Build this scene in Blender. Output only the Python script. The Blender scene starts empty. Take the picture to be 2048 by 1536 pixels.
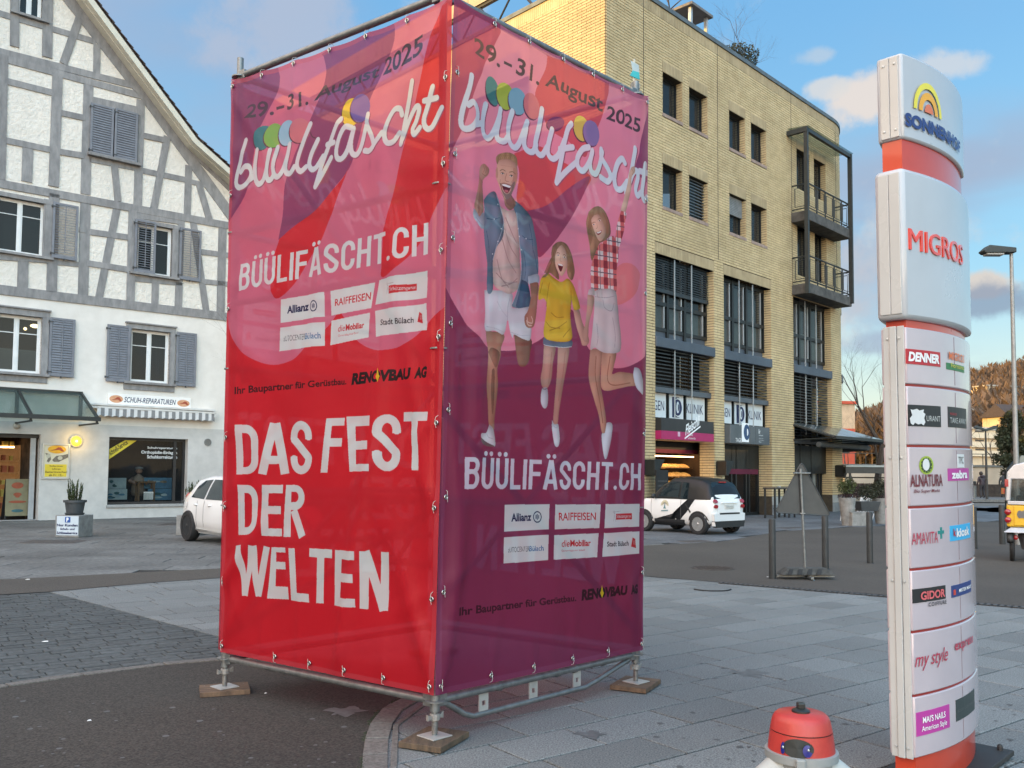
import bpy,math,random
import numpy as np
from mathutils import Vector,Matrix
random.seed(7)
R=math.radians
C=bpy.context.scene.collection
sc=bpy.context.scene
# ---------------------------------------------------------------- camera
FPX,PY0,PITCH,ROLL,CAMH=1800.0,846.0,R(3.2),R(0.45),1.6
cam_d=bpy.data.cameras.new('camera')
cam=bpy.data.objects.new('camera',cam_d);C.objects.link(cam)
cam_d.sensor_width=36.0;cam_d.lens=36.0*FPX/2048.0
cam_d.shift_y=(PY0-768.0)/2048.0
cam_d.clip_end=6000.0;cam_d.clip_start=0.05
_r0=Vector((1,0,0));_u0=Vector((0,-math.sin(PITCH),math.cos(PITCH)));FWD=Vector((0,math.cos(PITCH),math.sin(PITCH)))
RT=math.cos(ROLL)*_r0+math.sin(ROLL)*_u0
UP=-math.sin(ROLL)*_r0+math.cos(ROLL)*_u0
CP=Vector((0,0,CAMH))
cam.matrix_world=Matrix(((RT.x,UP.x,-FWD.x,CP.x),(RT.y,UP.y,-FWD.y,CP.y),(RT.z,UP.z,-FWD.z,CP.z),(0,0,0,1)))
sc.camera=cam
sc.render.resolution_x=1024;sc.render.resolution_y=768
# ---------------------------------------------------------------- world, sun, exposure
SUN_AZ,SUN_EL=R(256.0),R(8.5)
sc.view_settings.view_transform='Standard';sc.view_settings.look='None'
sc.view_settings.exposure=2.15;sc.view_settings.gamma=1.0
sc.view_settings.use_curve_mapping=False
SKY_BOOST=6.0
world=bpy.data.worlds.new('World');sc.world=world;world.use_nodes=True
def make_world():
 nt=world.node_tree;nt.nodes.clear();N=nt.nodes.new;L=nt.links.new
 out=N('ShaderNodeOutputWorld');bg=N('ShaderNodeBackground');bg.inputs['Strength'].default_value=0.15
 sky=N('ShaderNodeTexSky');sky.sky_type='NISHITA';sky.sun_disc=False
 sky.sun_elevation=R(9.0);sky.sun_rotation=SUN_AZ
 sky.air_density=1.15;sky.dust_density=0.7;sky.ozone_density=2.2
 tc=N('ShaderNodeTexCoord');sep=N('ShaderNodeSeparateXYZ');L(tc.outputs['Generated'],sep.inputs[0])
 def math_(op,a,b=None,c=None):
  m=N('ShaderNodeMath');m.operation=op
  for k,v in enumerate((a,b,c)):
   if v is None:continue
   if isinstance(v,(int,float)):m.inputs[k].default_value=v
   else:L(v,m.inputs[k])
  return m.outputs[0]
 def sm(v,a,b):
  m=N('ShaderNodeMapRange');m.interpolation_type='SMOOTHSTEP'
  L(v,m.inputs[0]);m.inputs[1].default_value=a;m.inputs[2].default_value=b
  return m.outputs[0]
 def mix(f,a,b,bt='MIX'):
  m=N('ShaderNodeMix');m.data_type='RGBA';m.blend_type=bt
  if isinstance(f,(int,float)):m.inputs[0].default_value=f
  else:L(f,m.inputs[0])
  for k,v in((6,a),(7,b)):
   if isinstance(v,tuple):m.inputs[k].default_value=(*v,1)
   else:L(v,m.inputs[k])
  return m.outputs[2]
 X,Y,Z=sep.outputs
 zz=math_('MAXIMUM',math_('ADD',Z,0.10),0.03)
 cx=math_('DIVIDE',X,zz);cy=math_('DIVIDE',Y,zz)
 cv=N('ShaderNodeCombineXYZ');L(cx,cv.inputs[0]);L(cy,cv.inputs[1])
 def noise(scale,det,rough,off,vec=None):
  mp=N('ShaderNodeMapping');mp.inputs['Location'].default_value=off
  L(vec or cv.outputs[0],mp.inputs[0])
  n=N('ShaderNodeTexNoise');n.inputs['Scale'].default_value=scale;n.inputs['Detail'].default_value=det
  n.inputs['Roughness'].default_value=rough;L(mp.outputs[0],n.inputs['Vector']);return n.outputs['Fac']
 base=sky.outputs[0]
 grad=mix(sm(Z,0.0,0.24),(1.18,1.22,0.98),(0.46,0.92,1.22));grad=mix(sm(Z,0.15,0.50),grad,(0.25,0.66,1.16))
 base=mix(0.90,base,grad)
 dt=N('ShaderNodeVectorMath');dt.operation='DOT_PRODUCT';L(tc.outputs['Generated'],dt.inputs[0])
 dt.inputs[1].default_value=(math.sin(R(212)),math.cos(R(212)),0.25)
 n1=noise(0.55,5,0.55,(3.1,0.4,0))
 left=sm(X,0.10,-0.42)
 bank=math_('MULTIPLY',sm(math_('ADD',n1,math_('MULTIPLY',left,0.20)),0.50,0.72),0.88)
 c=mix(bank,base,(0.60,0.70,0.92))
 n2=noise(5.0,7,0.58,(0.9,2.2,0),tc.outputs['Generated'])
 n3=noise(1.3,2,0.5,(5.0,1.0,0),tc.outputs['Generated'])
 puff=sm(math_('ADD',n2,math_('MULTIPLY',math_('SUBTRACT',n3,0.5),0.5)),0.64,0.76)
 c=mix(math_('MULTIPLY',puff,0.8),c,(1.10,1.06,1.02))
 def blob(dx,dy,dz,rad,seed,sq=1.6):
  v=Vector((dx,dy,dz)).normalized()
  s=N('ShaderNodeVectorMath');s.operation='SUBTRACT';L(tc.outputs['Generated'],s.inputs[0]);s.inputs[1].default_value=v
  m=N('ShaderNodeVectorMath');m.operation='MULTIPLY';L(s.outputs[0],m.inputs[0]);m.inputs[1].default_value=(1,1,sq)
  l=N('ShaderNodeVectorMath');l.operation='LENGTH';L(m.outputs[0],l.inputs[0])
  nn=noise(14,6,0.6,(seed,0,0),tc.outputs['Generated'])
  return sm(math_('ADD',math_('DIVIDE',l.outputs['Value'],rad),math_('MULTIPLY',math_('SUBTRACT',nn,0.5),2.6)),1.0,0.35)
 def pxdir(px,py):
  return(RT*((px-1024)/FPX)+UP*((PY0-py)/FPX)+FWD)
 for(px,py,rad,seed,sq,col,a)in[(1735,205,0.050,1.0,1.7,(1.24,1.13,1.05),0.95),(1655,175,0.022,2.0,2.2,(1.13,1.11,1.08),0.8),
(1640,112,0.03,3.0,3.0,(0.97,1.03,1.08),0.5),(1890,130,0.04,4.0,2.4,(1.11,1.11,1.11),0.7),
(1950,575,0.035,5.0,2.6,(1.22,0.97,0.78),0.75),(1975,605,0.060,6.0,2.8,(0.42,0.53,0.72),0.8),
(1725,560,0.075,7.0,1.0,(0.59,0.70,0.92),0.5),(1760,690,0.05,9.0,3.0,(0.57,0.68,0.89),0.6),
(560,60,0.10,8.0,1.0,(0.73,0.81,1.00),0.7)]:
  d=pxdir(px,py);c=mix(math_('MULTIPLY',blob(*d,rad,seed,sq),a),c,col)
 boost=math_('ADD',math_('MULTIPLY',math_('POWER',sm(dt.outputs['Value'],-0.45,0.9),1.2),SKY_BOOST),1.0)  # unseen sky behind the camera made brighter and warmer to light shaded walls
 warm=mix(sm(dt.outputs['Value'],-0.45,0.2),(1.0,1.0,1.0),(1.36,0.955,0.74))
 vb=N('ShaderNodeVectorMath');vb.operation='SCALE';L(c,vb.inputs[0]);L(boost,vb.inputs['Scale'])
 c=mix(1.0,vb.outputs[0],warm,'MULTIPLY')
 ds=N('ShaderNodeVectorMath');ds.operation='DOT_PRODUCT';L(tc.outputs['Generated'],ds.inputs[0]);ds.inputs[1].default_value=(math.sin(SUN_AZ),math.cos(SUN_AZ),0.12)
 c=mix(1.0,c,mix(sm(ds.outputs['Value'],0.45,1.0),(1.0,1.0,1.0),(0.96,0.86,0.62)),'MULTIPLY')
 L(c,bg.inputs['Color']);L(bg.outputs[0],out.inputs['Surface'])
make_world()
world.cycles.sampling_method='MANUAL';world.cycles.sample_map_resolution=512
sun_d=bpy.data.lights.new('sun','SUN');sun_d.energy=2.0;sun_d.angle=R(0.5);sun_d.color=(0.46,0.255,0.010)
sun=bpy.data.objects.new('sun',sun_d);C.objects.link(sun)
_s=Vector((math.sin(SUN_AZ)*math.cos(SUN_EL),math.cos(SUN_AZ)*math.cos(SUN_EL),math.sin(SUN_EL)))
sun.rotation_euler=_s.to_track_quat('Z','Y').to_euler()
sc.cycles.max_bounces=8;sc.cycles.diffuse_bounces=3;sc.cycles.glossy_bounces=3
sc.cycles.transmission_bounces=6;sc.cycles.transparent_max_bounces=16;sc.cycles.caustics_reflective=False;sc.cycles.caustics_refractive=False
# ---------------------------------------------------------------- measuring: photograph pixel -> real plane in the place
def ray(px,py):return(RT*((px-1024)/FPX)+UP*((PY0-py)/FPX)+FWD)
def G(px,py,z=0.0):
 d=ray(px,py);t=(z-CAMH)/d.z;return Vector((d.x*t,d.y*t,z))
def proj(p):
 d=Vector(p)-CP;w=d.dot(FWD);return(1024+FPX*d.dot(RT)/w,PY0-FPX*d.dot(UP)/w)
def AT(px,py,y):
 d=ray(px,py);t=y/d.y;return CP+d*t
class Fr:
 """A vertical wall frame: local x along the wall, local y into it, z up."""
 def __init__(s,o,a):
  s.o=Vector((o[0],o[1],0));s.a=a;s.rz=R(90-a)
  s.u=Vector((math.sin(R(a)),math.cos(R(a)),0));s.n=Vector((-s.u.y,s.u.x,0))
 def loc(s,px,py,y=0.0):
  d=ray(px,py);t=(s.n.dot(s.o-CP)+y)/s.n.dot(d);p=CP+d*t
  return((p-s.o).dot(s.u),p.z)
 def w(s,x,y,z):return s.o+s.u*x+s.n*y+Vector((0,0,z))
 def inv(s,p):q=Vector(p)-s.o;return(q.dot(s.u),q.dot(s.n),p[2])
# ---------------------------------------------------------------- objects
class M:
 def __init__(s):s.v=[];s.f=[]
 def add(s,vs,fs):
  n=len(s.v);s.v+=[tuple(v)for v in vs];s.f+=[tuple(i+n for i in f)for f in fs];return s
 def box(s,x0,y0,z0,x1,y1,z1):
  if x0>x1:x0,x1=x1,x0
  if y0>y1:y0,y1=y1,y0
  if z0>z1:z0,z1=z1,z0
  return s.add([(x0,y0,z0),(x1,y0,z0),(x1,y1,z0),(x0,y1,z0),(x0,y0,z1),(x1,y0,z1),(x1,y1,z1),(x0,y1,z1)],
[(0,3,2,1),(4,5,6,7),(0,1,5,4),(1,2,6,5),(2,3,7,6),(3,0,4,7)])
 def prism_xz(s,pts,y0,y1):
  """polygon in the x-z plane extruded along y"""
  n=len(pts);a=sum(pts[i][0]*pts[(i+1)%n][1]-pts[(i+1)%n][0]*pts[i][1]for i in range(n))
  if a<0:pts=pts[::-1]
  if y0>y1:y0,y1=y1,y0
  vs=[(p[0],y0,p[1])for p in pts]+[(p[0],y1,p[1])for p in pts]
  fs=[tuple(range(n)),tuple(range(2*n-1,n-1,-1))]+[(i+n,(i+1)%n+n,(i+1)%n,i)for i in range(n)]
  return s.add(vs,fs)
 def prism_xy(s,pts,z0,z1):
  n=len(pts);a=sum(pts[i][0]*pts[(i+1)%n][1]-pts[(i+1)%n][0]*pts[i][1]for i in range(n))
  if a<0:pts=pts[::-1]
  if z0>z1:z0,z1=z1,z0
  vs=[(p[0],p[1],z0)for p in pts]+[(p[0],p[1],z1)for p in pts]
  fs=[tuple(range(n-1,-1,-1)),tuple(range(n,2*n))]+[(i,(i+1)%n,(i+1)%n+n,i+n)for i in range(n)]
  return s.add(vs,fs)
 def hexa(s,q0,q1):
  """two quads of four 3-D corners joined to a solid"""
  return s.add(list(q0)+list(q1),[(0,3,2,1),(4,5,6,7),(0,1,5,4),(1,2,6,5),(2,3,7,6),(3,0,4,7)])
 def tube(s,pts,r,n=8,cap=True):
  pts=[Vector(p)for p in pts];rs=r if isinstance(r,(list,tuple))else[r]*len(pts)
  rings=[];up=None
  for i,p in enumerate(pts):
   t=(pts[min(i+1,len(pts)-1)]-pts[max(i-1,0)])
   if t.length<1e-9:t=Vector((0,0,1))
   t.normalize()
   if up is None:up=Vector((0,0,1))if abs(t.z)<0.9 else Vector((1,0,0))
   a=t.cross(up)
   if a.length<1e-6:a=t.orthogonal()
   a.normalize();b=a.cross(t);up=b
   rings.append([p+(a*math.cos(2*math.pi*k/n)+b*math.sin(2*math.pi*k/n))*rs[i]for k in range(n)])
  vs=[v for rg in rings for v in rg];fs=[]
  for i in range(len(pts)-1):
   for k in range(n):
    k2=(k+1)%n;fs.append((i*n+k,(i+1)*n+k,(i+1)*n+k2,i*n+k2))
  if cap:
   fs.append(tuple(range(n)));m=(len(pts)-1)*n;fs.append(tuple(m+k for k in range(n-1,-1,-1)))
  return s.add(vs,fs)
 def lathe(s,prof,n=20,c=(0,0,0),cap=True):
  vs=[];fs=[]
  for(r,z)in prof:
   for k in range(n):
    a=2*math.pi*k/n;vs.append((c[0]+r*math.cos(a),c[1]+r*math.sin(a),c[2]+z))
  for i in range(len(prof)-1):
   for k in range(n):
    k2=(k+1)%n;fs.append((i*n+k,i*n+k2,(i+1)*n+k2,(i+1)*n+k))
  if cap and prof[0][0]>1e-6:fs.append(tuple(range(n-1,-1,-1)))
  if cap and prof[-1][0]>1e-6:m=(len(prof)-1)*n;fs.append(tuple(m+k for k in range(n)))
  return s.add(vs,fs)
 def ball(s,c,r,n=10,m=6,sc_=(1,1,1)):
  vs=[];fs=[]
  for i in range(m+1):
   th=math.pi*i/m
   for k in range(n):
    a=2*math.pi*k/n
    vs.append((c[0]+r*sc_[0]*math.sin(th)*math.cos(a),c[1]+r*sc_[1]*math.sin(th)*math.sin(a),c[2]-r*sc_[2]*math.cos(th)))
  for i in range(m):
   for k in range(n):
    k2=(k+1)%n;fs.append((i*n+k,i*n+k2,(i+1)*n+k2,(i+1)*n+k))
  return s.add(vs,fs)
 def xf(s,mat):s.v=[tuple(mat@Vector(v))for v in s.v];return s
def mesh_of(m,name='mesh'):
 me=bpy.data.meshes.new(name);me.from_pydata(m.v,[],m.f);me.update();return me
def mk(name,m,mat_,parent=None,smooth=False,bevel=0.0,kind=None,label=None,loc=None,rz=None):
 me=m if isinstance(m,bpy.types.Mesh)else mesh_of(m,name)
 o=bpy.data.objects.new(name,me);C.objects.link(o)
 if mat_ is not None and not me.materials:
  for mm in(mat_ if isinstance(mat_,(list,tuple))else[mat_]):me.materials.append(mm)
 if parent is not None:o.parent=parent
 if smooth:
  me.polygons.foreach_set('use_smooth',[True]*len(me.polygons))
  if smooth is not True:
   me.set_sharp_from_angle(angle=R(smooth))
 if bevel:
  b=o.modifiers.new('bevel','BEVEL');b.width=bevel;b.segments=2;b.limit_method='ANGLE';b.angle_limit=R(40)
 if kind:o['kind']=kind
 if label:o['label']=label
 if loc is not None:o.location=loc
 if rz is not None:o.rotation_euler=(0,0,rz)
 return o
def tag(o,label,cat,group=None):
 o['label']=label;o['category']=cat
 if group:o['group']=group
 return o
def thing(name,label,cat,loc=(0,0,0),rz=0.0,group=None):
 o=bpy.data.objects.new(name,None);C.objects.link(o);o.empty_display_size=0.2
 o.location=loc;o.rotation_euler=(0,0,rz);return tag(o,label,cat,group)
def copy_tree(o,loc=None,rz=None,label=None,parent=None):
 c=o.copy();C.objects.link(c)
 if parent is not None:c.parent=parent
 if loc is not None:c.location=loc
 if rz is not None:c.rotation_euler=(0,0,rz)
 if label:c['label']=label
 for ch in list(o.children):copy_tree(ch,parent=c)
 return c
# ---------------------------------------------------------------- materials
def srgb(r,g,b):
 f=lambda c:(c/12.92 if c<=0.04045 else((c+0.055)/1.055)**2.4)
 return(f(r/255),f(g/255),f(b/255))
MATS={}
def pm(name,c1,c2=None,scale=3.0,rough=0.7,bump=0.0,bscale=40.0,metal=0.0,vary=0.0,spec=0.5,detail=6,dirt=0.0,emit=None,coat=0.0,stretch=None,contrast=(0.35,0.65)):
 """procedural material: two tones mixed by noise, per-piece variation, bump, large soft wear"""
 if name in MATS:return MATS[name]
 m=bpy.data.materials.new(name);m.use_nodes=True;nt=m.node_tree;nt.nodes.clear();N=nt.nodes.new;L=nt.links.new
 out=N('ShaderNodeOutputMaterial');p=N('ShaderNodeBsdfPrincipled');L(p.outputs[0],out.inputs[0])
 geo=N('ShaderNodeNewGeometry');pos=geo.outputs['Position']
 if stretch:
  mp=N('ShaderNodeMapping');mp.inputs['Scale'].default_value=stretch;L(pos,mp.inputs[0]);pos=mp.outputs[0]
 if c2 is None:c2=tuple(min(1,c*0.82)for c in c1)
 n=N('ShaderNodeTexNoise');n.inputs['Scale'].default_value=scale;n.inputs['Detail'].default_value=detail;n.inputs['Roughness'].default_value=0.6
 L(pos,n.inputs['Vector'])
 mr=N('ShaderNodeMapRange');mr.inputs[1].default_value=contrast[0];mr.inputs[2].default_value=contrast[1];L(n.outputs['Fac'],mr.inputs[0])
 mx=N('ShaderNodeMix');mx.data_type='RGBA';L(mr.outputs[0],mx.inputs[0]);mx.inputs[6].default_value=(*c2,1);mx.inputs[7].default_value=(*c1,1)
 col=mx.outputs[2]
 if vary:
  oi=N('ShaderNodeObjectInfo');ad=N('ShaderNodeMath');ad.operation='ADD';L(oi.outputs['Random'],ad.inputs[0]);L(geo.outputs['Random Per Island'],ad.inputs[1])
  fr=N('ShaderNodeMath');fr.operation='FRACT';L(ad.outputs[0],fr.inputs[0])
  m2=N('ShaderNodeMapRange');L(fr.outputs[0],m2 .inputs[0]);m2 .inputs[3].default_value=1-vary;m2 .inputs[4].default_value=1+vary*0.7
  vm=N('ShaderNodeVectorMath');vm.operation='SCALE';L(col,vm.inputs[0]);L(m2 .outputs[0],vm.inputs['Scale']);col=vm.outputs[0]
 if dirt:
  n4=N('ShaderNodeTexNoise');n4 .inputs['Scale'].default_value=0.45;n4 .inputs['Detail'].default_value=5;L(geo.outputs['Position'],n4 .inputs['Vector'])
  m4=N('ShaderNodeMapRange');m4 .inputs[1].default_value=0.35;m4 .inputs[2].default_value=0.7;L(n4 .outputs['Fac'],m4 .inputs[0])
  m4 .inputs[3].default_value=1-dirt;m4 .inputs[4].default_value=1.0+dirt*0.25
  v4=N('ShaderNodeVectorMath');v4 .operation='SCALE';L(col,v4 .inputs[0]);L(m4 .outputs[0],v4 .inputs['Scale']);col=v4 .outputs[0]
 L(col,p.inputs['Base Color']);p.inputs['Metallic'].default_value=metal;p.inputs['Specular IOR Level'].default_value=spec
 rr=N('ShaderNodeMapRange');L(n.outputs['Fac'],rr.inputs[0]);rr.inputs[3].default_value=min(1,rough+0.08);rr.inputs[4].default_value=max(0.02,rough-0.08);L(rr.outputs[0],p.inputs['Roughness'])
 if coat:p.inputs['Coat Weight'].default_value=coat;p.inputs['Coat Roughness'].default_value=0.04
 if emit:p.inputs['Emission Color'].default_value=(*emit[0],1);p.inputs['Emission Strength'].default_value=emit[1]
 if bump:
  nb=N('ShaderNodeTexNoise');nb.inputs['Scale'].default_value=bscale;nb.inputs['Detail'].default_value=5;nb.inputs['Roughness'].default_value=0.65;L(pos,nb.inputs['Vector'])
  bp=N('ShaderNodeBump');bp.inputs['Strength'].default_value=min(1.0,bump);bp.inputs['Distance'].default_value=0.02*max(1.0,bump)*10/max(bscale,2);L(nb.outputs['Fac'],bp.inputs['Height']);L(bp.outputs[0],p.inputs['Normal'])
 MATS[name]=m;return m
def glass_mat(name,tint=(0.02,0.025,0.03),trans=0.35,rough=0.03):
 """window glass: glossy pane over a partly see-through tint"""
 if name in MATS:return MATS[name]
 m=bpy.data.materials.new(name);m.use_nodes=True;nt=m.node_tree;nt.nodes.clear();N=nt.nodes.new;L=nt.links.new
 out=N('ShaderNodeOutputMaterial');p=N('ShaderNodeBsdfPrincipled');p.inputs['Base Color'].default_value=(*tint,1)
 p.inputs['Roughness'].default_value=rough;p.inputs['Specular IOR Level'].default_value=0.5;p.inputs['IOR'].default_value=1.45
 geo=N('ShaderNodeNewGeometry');nb=N('ShaderNodeTexNoise');nb.inputs['Scale'].default_value=1.1;nb.inputs['Detail'].default_value=1;L(geo.outputs['Position'],nb.inputs['Vector'])
 bp=N('ShaderNodeBump');bp.inputs['Strength'].default_value=0.25;bp.inputs['Distance'].default_value=0.02;L(nb.outputs['Fac'],bp.inputs['Height']);L(bp.outputs[0],p.inputs['Normal'])
 t=N('ShaderNodeBsdfTransparent');t.inputs[0].default_value=(0.8,0.86,0.85,1)
 mx=N('ShaderNodeMixShader');mx.inputs[0].default_value=trans;L(p.outputs[0],mx.inputs[1]);L(t.outputs[0],mx.inputs[2]);L(mx.outputs[0],out.inputs[0])
 MATS[name]=m;return m
# ---------------------------------------------------------------- lettering (flat print and raised letters)
_tc={}
def text_tris(s,shear=0.0,bold=0.0,space=1.0):
 """a string in the built-in face as triangles, normalised so that its own box is 0..w x 0..h; returns verts, tris, w, h"""
 k=(s,shear,bold,space)
 if k in _tc:return _tc[k]
 cu=bpy.data.curves.new('t','FONT');cu.body=s;cu.size=1.0;cu.shear=shear;cu.offset=bold;cu.space_character=space;cu.resolution_u=4
 o=bpy.data.objects.new('t',cu);C.objects.link(o);dg=bpy.context.evaluated_depsgraph_get()
 me=bpy.data.meshes.new_from_object(o.evaluated_get(dg));me.calc_loop_triangles()
 v=np.array([p.co[:2]for p in me.vertices]);t=np.array([tuple(x.vertices)for x in me.loop_triangles])
 bpy.data.objects.remove(o);bpy.data.curves.remove(cu);bpy.data.meshes.remove(me)
 v=v-v.min(0);w,h=v.max(0);_tc[k]=(v,t,float(w),float(h));return _tc[k]
def text_mesh(s,x0,z0,x1,z1,fn=None,d=0.004,**kw):
 """lettering fitted to the box x0..x1, z0..z1 and mapped by fn(x, z) -> (x, y, z); thickness d towards -y"""
 v,t,w,h=text_tris(s,**kw);m=M();fn=fn or(lambda x,z:(x,0,z))
 P=[fn(x0+a/w*(x1-x0),z0+b/h*(z1-z0))for a,b in v]
 m.add(P,[tuple(int(i)for i in q)for q in t]);return m
# ================================================================ THE GROUND
def poly_in(p,poly):
 x,y=p[0],p[1];c=False;n=len(poly);j=n-1
 for i in range(n):
  if((poly[i][1]>y)!=(poly[j][1]>y))and(x<(poly[j][0]-poly[i][0])*(y-poly[i][1])/(poly[j][1]-poly[i][1]+1e-12)+poly[i][0]):c=not c
  j=i
 return c
def smooth_path(pts,n=6):
 """Catmull-Rom through the points"""
 P=[Vector(p)for p in pts];P=[2*P[0]-P[1]]+P+[2*P[-1]-P[-2]];out=[]
 for i in range(1,len(P)-2):
  for k in range(n):
   t=k/n;a,b,c,d=P[i-1],P[i],P[i+1],P[i+2]
   out.append(0.5*((2*b)+(c-a)*t+(2*a-5*b+4*c-d)*t*t+(3*b-a-3*c+d)*t**3))
 out.append(P[-2]);return out
def sheet(name,pts,z,m,th=None):
 me=M();n=len(pts)
 me.add([(p[0],p[1],z)for p in pts],[tuple(range(n))])
 o=mk(name,me,m);o['kind']='structure'
 if o.data.polygons[0].normal.z<0:o.data.flip_normals()
 return o
asph=pm('asphalt',(0.062,0.055,0.046),(0.014,0.013,0.011),75,0.9,0.5,130,vary=0,dirt=0.30,detail=8,contrast=(0.38,0.64))
asph_road=pm('asphalt_road',(0.082,0.072,0.060),(0.036,0.032,0.027),60,0.9,0.7,110,dirt=0.22,detail=8)
granite=pm('granite_slab',(0.235,0.250,0.245),(0.095,0.105,0.105),95,0.75,0.12,80,vary=0.17,dirt=0.2,detail=10,contrast=(0.40,0.60))
granite_pale=pm('granite_plaza',(0.165,0.168,0.162),(0.085,0.09,0.088),12,0.75,0.3,30,vary=0.2,dirt=0.4,detail=8)
setts=pm('basalt_sett',(0.080,0.090,0.092),(0.042,0.050,0.051),20,0.75,0.5,60,vary=0.2,dirt=0.35,detail=8)
joint=pm('joint_sand',(0.014,0.014,0.013),(0.008,0.008,0.008),30,0.95)
kerbm=pm('kerb_stone',(0.17,0.162,0.148),(0.085,0.08,0.072),45,0.8,0.5,60,vary=0.15,detail=8)
gr=M();gr.add([(-900,-300,-0.05),(1500,-300,-0.05),(1500,2500,-0.05),(-900,2500,-0.05)],[(0,1,2,3)])
g_o=mk('ground',gr,pm('far_ground',(0.12,0.115,0.10),(0.08,0.08,0.07),3,0.9));g_o['kind']='structure'
SF=Fr((0,0),53.0)
def slab_grid(frame,wdt,lens,x0,x1,y0,y1,test,seed=1,gap=0.010,jitter=0.0015):
 rnd=random.Random(seed);out=[];y=y0
 while y<y1:
  x=x0+rnd.random()*0.5
  while x<x1:
   ln=rnd.choice(lens);c=frame.w(x+ln/2,y+wdt/2,0)
   if test(c):out.append((x,y,ln,(rnd.random()-.5)*2*jitter,c))
   x+=ln
  y+=wdt
 return out
g2=lambda x,y:tuple(G(x,y)[:2])
sett_edge=[g2(60,1180),g2(140,1196),g2(345,1250),g2(445,1277),g2(560,1305),g2(640,1322)]
slab_poly=[g2(60,1172),g2(300,1160),g2(445,1152),g2(900,1140),g2(1300,1147),g2(2048,1207),g2(2600,1255),(9,3.0),(9,0.5),(-1.5,0.5),(-0.95,3.0),(-0.9,4.6)]+[g2(735,1500),g2(760,1440),g2(850,1398)]+sett_edge[::-1]
pav=bpy.data.objects.new('paving_slabs',mesh_of(M().add([(p[0],p[1],-0.012)for p in slab_poly],[tuple(range(len(slab_poly)))]),'paving_bed'))
C.objects.link(pav);pav.data.materials.append(joint);pav['kind']='structure'
if pav.data.polygons[0].normal.z<0:pav.data.flip_normals()
CO=[Vector(v)for v in((0,0,0),(.25,.25,0),(-.25,-.25,0),(.25,-.25,0),(-.25,.25,0))]
slabs=slab_grid(SF,0.40,[0.48,0.58,0.66,0.76],-6,26,-6,16,lambda c:any(poly_in(c+o_,slab_poly)for o_ in CO)and c.y>2.2,seed=3)
ea,eb=Vector(g2(60,1173)),Vector(g2(640,1326));en=Vector((eb.y-ea.y,-(eb.x-ea.x)));en*=-1 if en.dot(Vector(g2(700,1200))-ea)<0 else 1
cutl=[]
def side(p):return en.dot(Vector((p[0],p[1]))-ea)
def quad_of(s,g=.007):x,y,ln_=s[:3];return[tuple(SF.w(a,b,0))[:2]for a,b in((x+g,y+g),(x+ln_-g,y+g),(x+ln_-g,y+.4-g),(x+g,y+.4-g))]
keep=[]
for s in slabs:
 d_=[side(p)for p in quad_of(s)]
 if min(d_)>=0 or s[4].x>eb.x+.5:keep.append(s)
 elif max(d_)>0:cutl.append(s)
slabs=keep
slabs.sort(key=lambda s:(s[4]-CP).length if-0.66<s[4].x/max(s[4].y,.1)<0.62 and s[4].y>4.3 else 100+(s[4]-CP).length)
_sm={}
def slab_mesh(ln,w,gap=0.014,th=0.03,tag_='s'):
 k=(round(ln,3),w,tag_)
 if k not in _sm:
  m=M();e=0.006
  a=[(gap/2,gap/2),(ln-gap/2,gap/2),(ln-gap/2,w-gap/2),(gap/2,w-gap/2)]
  b=[(gap/2+e,gap/2+e),(ln-gap/2-e,gap/2+e),(ln-gap/2-e,w-gap/2-e),(gap/2+e,w-gap/2-e)]
  m.add([(*p,-th)for p in a]+[(*p,-0.003)for p in a]+[(*p,0)for p in b],
[(i,(i+1)%4,(i+1)%4+4,i+4)for i in range(4)]+[(i+4,(i+1)%4+4,(i+1)%4+8,i+8)for i in range(4)]+[(8,9,10,11)])
  _sm[k]=mesh_of(m,'slab');_sm[k].materials.append(granite)
 return _sm[k]
for i,(x,y,ln,dz,c)in enumerate(slabs[:300]):
 p=SF.w(x,y,0);o=mk('slab',slab_mesh(ln,0.40),None,parent=pav);o.location=(p.x,p.y,dz);o.rotation_euler=(0,0,SF.rz)
def join_slabs(name,lst,frame,wdt,m,parent,gap=0.010):
 mm=M()
 for(x,y,ln,dz,c)in lst:
  q=[frame.w(x+gap/2,y+gap/2,dz),frame.w(x+ln-gap/2,y+gap/2,dz),frame.w(x+ln-gap/2,y+wdt-gap/2,dz),frame.w(x+gap/2,y+wdt-gap/2,dz)]
  q0=[v-Vector((0,0,0.03))for v in q]
  mm.add(q0+q,[(4,5,6,7)]+[(i,(i+1)%4,(i+1)%4+4,i+4)for i in range(4)])
 return mk(name,mm,m,parent=parent,kind='stuff')
join_slabs('slab_field',slabs[300:],SF,0.40,granite,pav,0.018)
for s in cutl:
 q=quad_of(s);o_=[]
 for i in range(4):
  p,r=q[i],q[(i+1)%4];fp,fr_=side(p),side(r)
  if fp>=0:o_.append(p)
  if(fp>=0)!=(fr_>=0):t=fp/(fp-fr_);o_.append((p[0]+(r[0]-p[0])*t,p[1]+(r[1]-p[1])*t))
 if len(o_)>2:mk('cut_slab',M().prism_xy(o_,-.03,0),granite,parent=pav)
sett_poly=[g2(-400,1215),g2(0,1187),g2(90,1183)]+[g2(200,1195),g2(480,1262),g2(700,1315)]+[g2(640,1332),g2(440,1325),g2(300,1340),g2(150,1360),g2(0,1384),g2(-500,1470)]
sett_area=bpy.data.objects.new('sett_paving',mesh_of(M().add([(p[0],p[1],-0.014)for p in sett_poly],[tuple(range(len(sett_poly)))]),'sett_bed'))
C.objects.link(sett_area);sett_area.data.materials.append(pm('sett_joint',(0.035,0.04,0.038),(0.02,0.024,0.022),8,0.95));sett_area['kind']='structure'
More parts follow.
